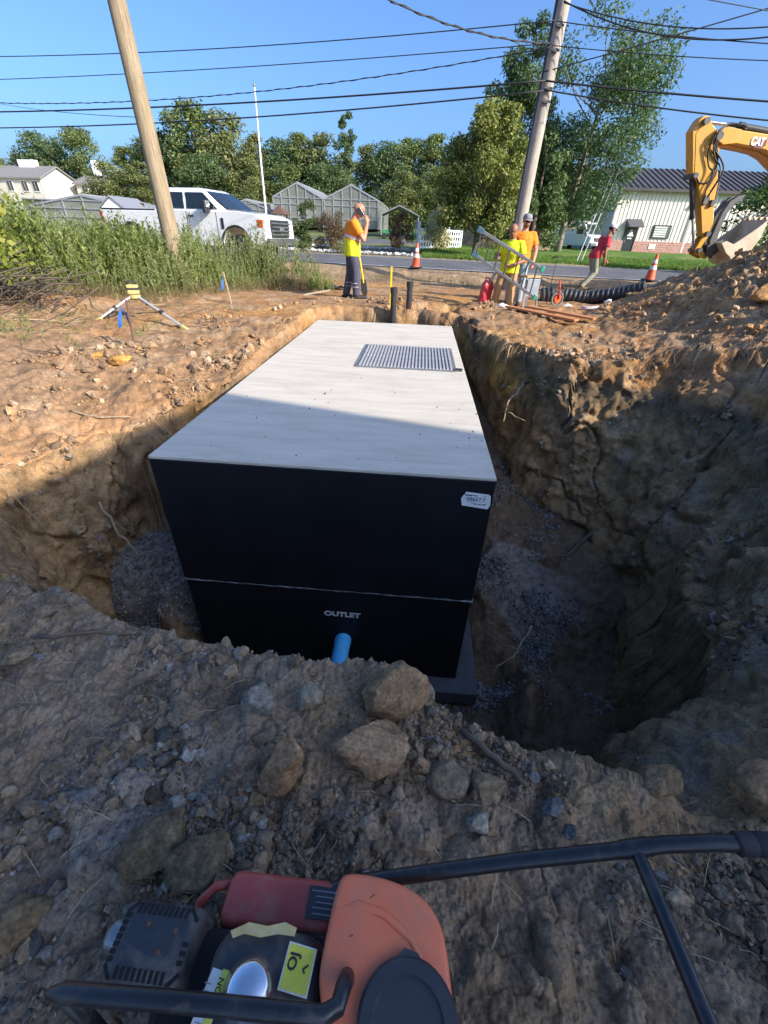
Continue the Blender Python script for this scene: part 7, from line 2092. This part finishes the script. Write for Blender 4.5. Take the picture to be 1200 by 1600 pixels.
# ------------------------------------------------------------------ plate compactor at the photographer's feet
MC = Vector((-0.12, 0.12, gz(-0.12, 0.12)))
cp = empty('plate_compactor', MC, (0, 0, 0), 'orange and black plate compactor with petrol engine in the foreground', 'compactor')
def cobj(nm, mb, mat, par=None, **kw):
    o = obj(nm, mb, mat, par or cp, **kw)
    if par is None: o.location = -MC
    return o
def rbox(c, s, r, seg=4, rotz=0.0, dome=0.0, taper=1.0, nz=4):
    """box with rounded vertical edges and a softly domed top"""
    mb = MB()
    def outline(sc_, inset):
        inset = inset * min(1.0, min(s[0], s[1]) / 0.2)
        x, y = s[0] / 2 * sc_ - inset, s[1] / 2 * sc_ - inset
        rr = min(max(0.004, r - inset * 0.3), x * 0.96, y * 0.96)
        P_ = []
        for cx, cy, a0 in ((x - rr, y - rr, 0), (-x + rr, y - rr, 90), (-x + rr, -y + rr, 180), (x - rr, -y + rr, 270)):
            for k in range(seg + 1):
                a = R(a0 + 90 * k / seg)
                P_.append((cx + rr * math.cos(a), cy + rr * math.sin(a)))
        return P_
    M = Matrix.Rotation(rotz, 3, 'Z')
    rings_ = []
    h = s[2]
    lev = [(-h / 2, 1.0, 0.012), (-h / 2 + 0.012, 1.0, 0.0), (0, (1 + taper) / 2, 0.0), (h / 2 - 0.03, taper, 0.0), (h / 2 - 0.014, taper, 0.006), (h / 2 - 0.004, taper, 0.018), (h / 2, taper, 0.034)]
    if dome: lev += [(h / 2 + dome * 0.6, taper * 0.62, 0.03), (h / 2 + dome, taper * 0.25, 0.0)]
    for z_, sc_, ins in lev:
        rings_.append([M @ Vector((a, b_, z_)) + Vector(c) for a, b_ in outline(sc_, ins)])
    mb.loft(rings_)
    return mb
grime = (0.10, 0.085, 0.065)
mblack = pm('engine_black', (0.030, 0.033, 0.038), 0.5, var=0.2, scale=9, dirt=(0.15, 0.13, 0.105), dirt_amt=0.50, dirt_scale=14, bump=0.12, bscale=90, bdist=0.002)
mred = pm('cowl_red', (0.38, 0.065, 0.050), 0.42, var=0.15, scale=8, dirt=(0.30, 0.20, 0.15), dirt_amt=0.30, dirt_scale=14, bump=0.08, bscale=120, bdist=0.002)
morange = pm('tank_orange', (0.74, 0.175, 0.075), 0.48, var=0.12, scale=7, dirt=(0.36, 0.20, 0.13), dirt_amt=0.42, dirt_scale=9, bump=0.10, bscale=110, bdist=0.002)
mtube = pm('tube_black', (0.016, 0.017, 0.020), 0.28, var=0.25, scale=12, dirt=(0.11, 0.085, 0.06), dirt_amt=0.24, dirt_scale=22, bump=0.15, bscale=100, bdist=0.002)
mdark = pm('cavity_black', (0.008, 0.008, 0.009), 0.9, var=0.2)
rust = pm('rusty_screw', (0.12, 0.055, 0.03), 0.8, var=0.3, scale=40)
zg = MC.z
cobj('base_plate', MB().box((-0.16, 0.08, zg + 0.05), (0.56, 0.44, 0.06)).box((-0.44, 0.10, zg + 0.09), (0.06, 0.44, 0.10), (0, R(35), 0)), mtube, bevel=0.012)
cobj('engine_block', rbox((-0.19, 0.09, -0.02), (0.36, 0.30, 0.36), 0.03), mdark, smooth='auto')
cobj('belt_guard', rbox((-0.02, 0.07, -0.06), (0.18, 0.30, 0.30), 0.03), mdark, smooth='auto')
# muffler guard: perforated box
mgx, mgy, mgz, mrot = -0.396, 0.205, 0.145, R(-4)
mg = cobj('muffler_guard', rbox((mgx, mgy, mgz), (0.166, 0.128, 0.115), 0.02, rotz=mrot, taper=0.93), mblack, smooth='auto', angle=50)
slot = MB().box((0, 0, 0), (0.0062, 0.016, 0.004)).mesh('slot'); slot.materials.append(mdark)
slotc = MB().box((0, 0, 0), (0.0062, 0.024, 0.004)).mesh('slot'); slotc.materials.append(mdark)
M2 = Matrix.Rotation(mrot, 3, 'Z')
top = 0.115 / 2
def put_slot(u_, v_, a, me=slot, tilt=(0, 0), dz=-0.0005):
    o = bpy.data.objects.new('slot', me); COL.objects.link(o); o.parent = mg
    q = M2 @ Vector((u_, v_, 0)) + Vector((mgx, mgy, mgz + top + dz))
    o.location = q; o.rotation_euler = (tilt[0], tilt[1], mrot + a)
for i in range(10): put_slot(-0.046 + i * 0.0102, 0.0425, 0, dz=-0.0028, tilt=(-0.33, 0))
for i in range(9): put_slot(-0.042 + i * 0.0105, -0.0425, 0, dz=-0.0028, tilt=(0.33, 0))
for i in range(7): put_slot(-0.0605, -0.028 + i * 0.0098, R(90), dz=-0.0026, tilt=(0, 0))
for i in range(3): put_slot(0.0595, -0.022 + i * 0.012, R(90), dz=-0.0026, tilt=(0, 0))
for sx, sy, a in ((-1, -1, 135), (1, -1, 45), (1, 1, 135), (-1, 1, 45)): put_slot(sx * 0.060, sy * 0.043, R(a - 90 if sx * sy < 0 else a + 90), slotc, dz=-0.0050)
for u_, v_ in ((-0.018, 0.022), (0.018, -0.012), (0.036, 0.018)):
    q = M2 @ Vector((u_, v_, 0)) + Vector((mgx, mgy, mgz + top))
    obj('screw', MB().lathe([(0.0045, -0.001), (0.0045, 0.0015), (0.002, 0.003)], q, 10), rust, mg, smooth='auto')
cobj('exhaust_outlet', MB().tube([(-0.46, 0.215, 0.15), (-0.492, 0.222, 0.15), (-0.500, 0.224, 0.15)], [0.022, 0.024, 0.015], 14), pm('grey_alloy', (0.32, 0.32, 0.32), 0.4, 0.7), smooth='auto')
# red fan cowl behind the fuel tank
cw = cobj('fan_cowl', rbox((-0.185, 0.283, 0.06), (0.25, 0.100, 0.15), 0.022, rotz=R(-4), taper=0.97), mred, smooth='auto', angle=50)
cobj('frame_loop', MB().tube([(-0.30, 0.318, 0.10), (-0.335, 0.312, 0.10), (-0.362, 0.29, 0.09), (-0.368, 0.262, 0.07), (-0.36, 0.25, 0.0)], 0.009, 12), mred, smooth=True)
pl_ = obj('data_plate', MB().box((-0.090, 0.282, 0.1375), (0.075, 0.052, 0.002), (0, 0, R(-4))), pm('plate_dark', (0.035, 0.036, 0.04), 0.5, var=0.3, scale=60), cw)
for i in range(5):
    obj('plate_print', MB().box((-0.092 + 0.004 * (i % 2), 0.300 - i * 0.009, 0.1390), (0.058 - 0.010 * (i % 3), 0.0022, 0.0006), (0, 0, R(-4))), pm('faded_print', (0.20, 0.20, 0.20), 0.6), pl_)
# fuel tank
ft = cobj('fuel_tank', rbox((-0.178, 0.125, 0.185), (0.215, 0.215, 0.13), 0.045, 6, rotz=R(-3), dome=0.012, taper=0.90), mblack, smooth='auto', angle=60)
cobj('tank_seam', rbox((-0.178, 0.125, 0.150), (0.226, 0.226, 0.012), 0.046, 6, rotz=R(-3)), mblack, smooth='auto')
capz = 0.262
cp_ = obj('fuel_cap', MB().lathe([(0.044, capz - 0.01), (0.044, capz + 0.002), (0.036, capz + 0.010), (0.034, capz + 0.018), (0.028, capz + 0.024), (0.005, capz + 0.026)], (-0.190, 0.140, 0), 32), pm('chrome_cap', (0.72, 0.74, 0.78), 0.16, 0.95, var=0.05, bump=0.1), ft, smooth='auto', angle=50)
ytape = pm('yellow_sticker', (0.62, 0.60, 0.06), 0.5, var=0.08, scale=30, dirt=(0.30, 0.28, 0.10), dirt_amt=0.25, dirt_scale=30)
wst = pm('white_sticker', (0.60, 0.60, 0.56), 0.5, var=0.08, scale=30, dirt=(0.30, 0.27, 0.2), dirt_amt=0.2, dirt_scale=30)
inkm = pm('black_ink', (0.02, 0.022, 0.03), 0.7)
zt_ = 0.2605
def sticker(nm, c, s, a, mat, tilt=(0, 0)):
    return obj(nm, MB().box(c, (s[0], s[1], 0.0012), (tilt[0], tilt[1], a)), mat, ft)
sticker('sticker_border', (-0.116, 0.168, 0.2595), (0.050, 0.060), R(-9), wst, (R(-9), R(9)))
y1 = sticker('yellow_sticker', (-0.116, 0.168, 0.2604), (0.045, 0.055), R(-9), ytape, (R(-9), R(9)))
for s_, sz, x_, y_, a in (('OJ', 0.022, -0.125, 0.176, 78), ('dR', 0.015, -0.131, 0.150, 20), ('L', 0.015, -0.103, 0.168, -60)):
    obj('sticker_print', text_mesh(s_, sz, 0.0002, bold=0.0006), inkm, y1, loc=(x_, y_, 0.2626 + (0.0015 if x_ < -0.12 else -0.002)), rot=(R(-9), R(9), R(a)))
sticker('caution_sticker', (-0.253, 0.125, 0.2535), (0.034, 0.080), R(-12), wst, (0, R(-14)))
c1 = sticker('caution_stripe', (-0.2435, 0.127, 0.2572), (0.012, 0.076), R(-12), ytape, (0, R(-14)))
obj('sticker_print', text_mesh('CAUTION', 0.0125, 0.0002, bold=0.0003), inkm, c1, loc=(-0.2435, 0.127, 0.2584), rot=(0, R(-14), R(78)))
for i in range(7):
    obj('sticker_print', MB().box((-0.262, 0.098 + i * 0.0085, 0.2527), (0.013, 0.0016, 0.0004), (0, R(-14), R(-12))), pm('grey_print', (0.22, 0.22, 0.22), 0.6), c1)
tp_ = MB()
pts_ = [(-0.245, 0.212), (-0.215, 0.224), (-0.18, 0.220), (-0.15, 0.226), (-0.128, 0.219), (-0.130, 0.208), (-0.16, 0.210), (-0.19, 0.205), (-0.22, 0.209), (-0.238, 0.203)]
tp_.prism(pts_, 0.254, 0.2556, 'z')
obj('torn_tape', tp_, pm('torn_yellow_label', (0.55, 0.42, 0.16), 0.6, var=0.2, scale=40, dirt=(0.55, 0.52, 0.48), dirt_amt=0.3, dirt_scale=30), ft)
sticker('warning_sticker', (-0.093, 0.072, 0.2575), (0.024, 0.034), R(-3), pm('red_white_sticker', (0.55, 0.42, 0.38), 0.5, var=0.3, scale=60), (0, R(14)))
sticker('model_sticker', (-0.20, 0.055, 0.2610), (0.10, 0.022), R(-3), pm('blue_sticker', (0.28, 0.38, 0.50), 0.4), (R(6), 0))
# orange water tank
ox = MB()
out0 = [(-0.062, 0.293), (-0.045, 0.302), (0.02, 0.297), (0.075, 0.283), (0.112, 0.262), (0.134, 0.232), (0.142, 0.19), (0.145, 0.10), (0.146, -0.02), (0.10, -0.06), (-0.03, -0.06), (-0.055, -0.02), (-0.058, 0.08), (-0.078, 0.148), (-0.082, 0.165), (-0.074, 0.22)]
cx_, cy_ = 0.035, 0.13
def oring(z_, k): return [Vector((cx_ + (a - cx_) * k, cy_ + (b_ - cy_) * k, z_)) for a, b_ in out0]
ox.loft([oring(-0.10, 0.93), oring(0.05, 0.97), oring(0.20, 1.0), oring(0.246, 1.0), oring(0.262, 0.985), oring(0.270, 0.955), oring(0.273, 0.90), oring(0.278, 0.5), oring(0.280, 0.2)])
ot = cobj('water_tank', ox, morange, smooth='auto', angle=60)
o_ = ot.modifiers.new('sub', 'SUBSURF'); o_.levels = 1; o_.render_levels = 2
rg = MB().tube([(-0.066, 0.242, 0.268), (-0.02, 0.250, 0.273), (0.03, 0.236, 0.277), (0.075, 0.205, 0.277), (0.110, 0.150, 0.272), (0.128, 0.08, 0.268)], [0.004, 0.007, 0.007, 0.006, 0.006, 0.004], 8, flat=0.7)
obj('moulded_ridge', rg, morange, ot, smooth=True)
wc = MB().lathe([(0.078, 0.266), (0.079, 0.292), (0.074, 0.298), (0.056, 0.299), (0.053, 0.294), (0.010, 0.294)], (0.066, 0.105, 0), 40)
wc.prism([(0.052, 0.178), (0.062, 0.192), (0.085, 0.186), (0.094, 0.172)], 0.276, 0.294, 'z')
obj('tank_lid', wc, pm('lid_black', (0.028, 0.031, 0.037), 0.62, var=0.15, scale=10, dirt=(0.09, 0.085, 0.075), dirt_amt=0.35, dirt_scale=9), ot, smooth='auto', angle=35)
scr = pm('scuff_brown', (0.16, 0.05, 0.03), 0.8, var=0.2)
# guard rail nearest the camera
gp = [(-0.482, 0.124, 0.315), (-0.455, 0.123, 0.33), (-0.30, 0.119, 0.33), (-0.12, 0.112, 0.33), (-0.062, 0.110, 0.328), (-0.042, 0.120, 0.322), (-0.036, 0.140, 0.315), (-0.032, 0.155, 0.29), (-0.030, 0.162, 0.12)]
cobj('guard_rail', MB().tube(gp, [0.008] + [0.0130] * 8, 16), mtube, smooth='auto', angle=60)
cobj('rail_bracket', MB().tube([(-0.46, 0.124, 0.31), (-0.465, 0.10, 0.05), (-0.44, 0.09, -0.2)], 0.013, 12), mtube, smooth=True)
cobj('throttle_linkage', MB().tube([(-0.36, 0.07, 0.20), (-0.39, 0.06, 0.22), (-0.41, 0.075, 0.20), (-0.38, 0.09, 0.15)], 0.006, 8).tube([(-0.33, 0.055, 0.19), (-0.30, 0.05, 0.23)], 0.008, 8), mblack, smooth=True)
# long handle towards the right
hd = cobj('handle', MB().tube([(-0.20, 0.285, 0.02), (-0.12, 0.305, 0.10), (-0.02, 0.318, 0.14), (0.10, 0.328, 0.165), (0.30, 0.338, 0.225), (0.50, 0.342, 0.290), (0.575, 0.345, 0.315), (0.66, 0.344, 0.335), (0.90, 0.33, 0.37)], 0.0148, 18), mtube, smooth='auto', angle=60)
obj('handle_brace', MB().tube([(0.525, 0.342, 0.295), (0.523, 0.28, 0.305), (0.516, 0.116, 0.325), (0.51, -0.15, 0.35)], 0.0135, 16), mtube, hd, smooth='auto', angle=60)
obj('handle_grip', MB().lathe([(0.018, 0), (0.021, 0.004), (0.021, 0.03), (0.019, 0.034), (0.021, 0.038), (0.021, 0.07), (0.020, 0.074), (0.020, 0.20)], (0.700, 0.3425, 0.340), 16, Vector((0.24, -0.014, 0.035)).to_track_quat('Z', 'Y').to_matrix()), pm('grip_rubber', (0.018, 0.018, 0.02), 0.75, var=0.2), hd, smooth='auto', angle=30)
cobj('weld_collar', MB().tube([(0.50, 0.3425, 0.289), (0.55, 0.3445, 0.307)], 0.0165, 16), mtube, smooth='auto')

# scuffs on the orange tank
for a, b_, w_ in (((0.0, 0.258), (0.010, 0.264), 0.0014), ((0.062, 0.222), (0.068, 0.214), 0.0012), ((-0.032, 0.206), (-0.026, 0.208), 0.0014)):
    hz2 = 0.2762 if b_[1] < 0.25 else 0.2738
    obj('scuff', MB().bar((a[0], a[1], hz2), (b_[0], b_[1], hz2), w_, 0.002), scr, ot)
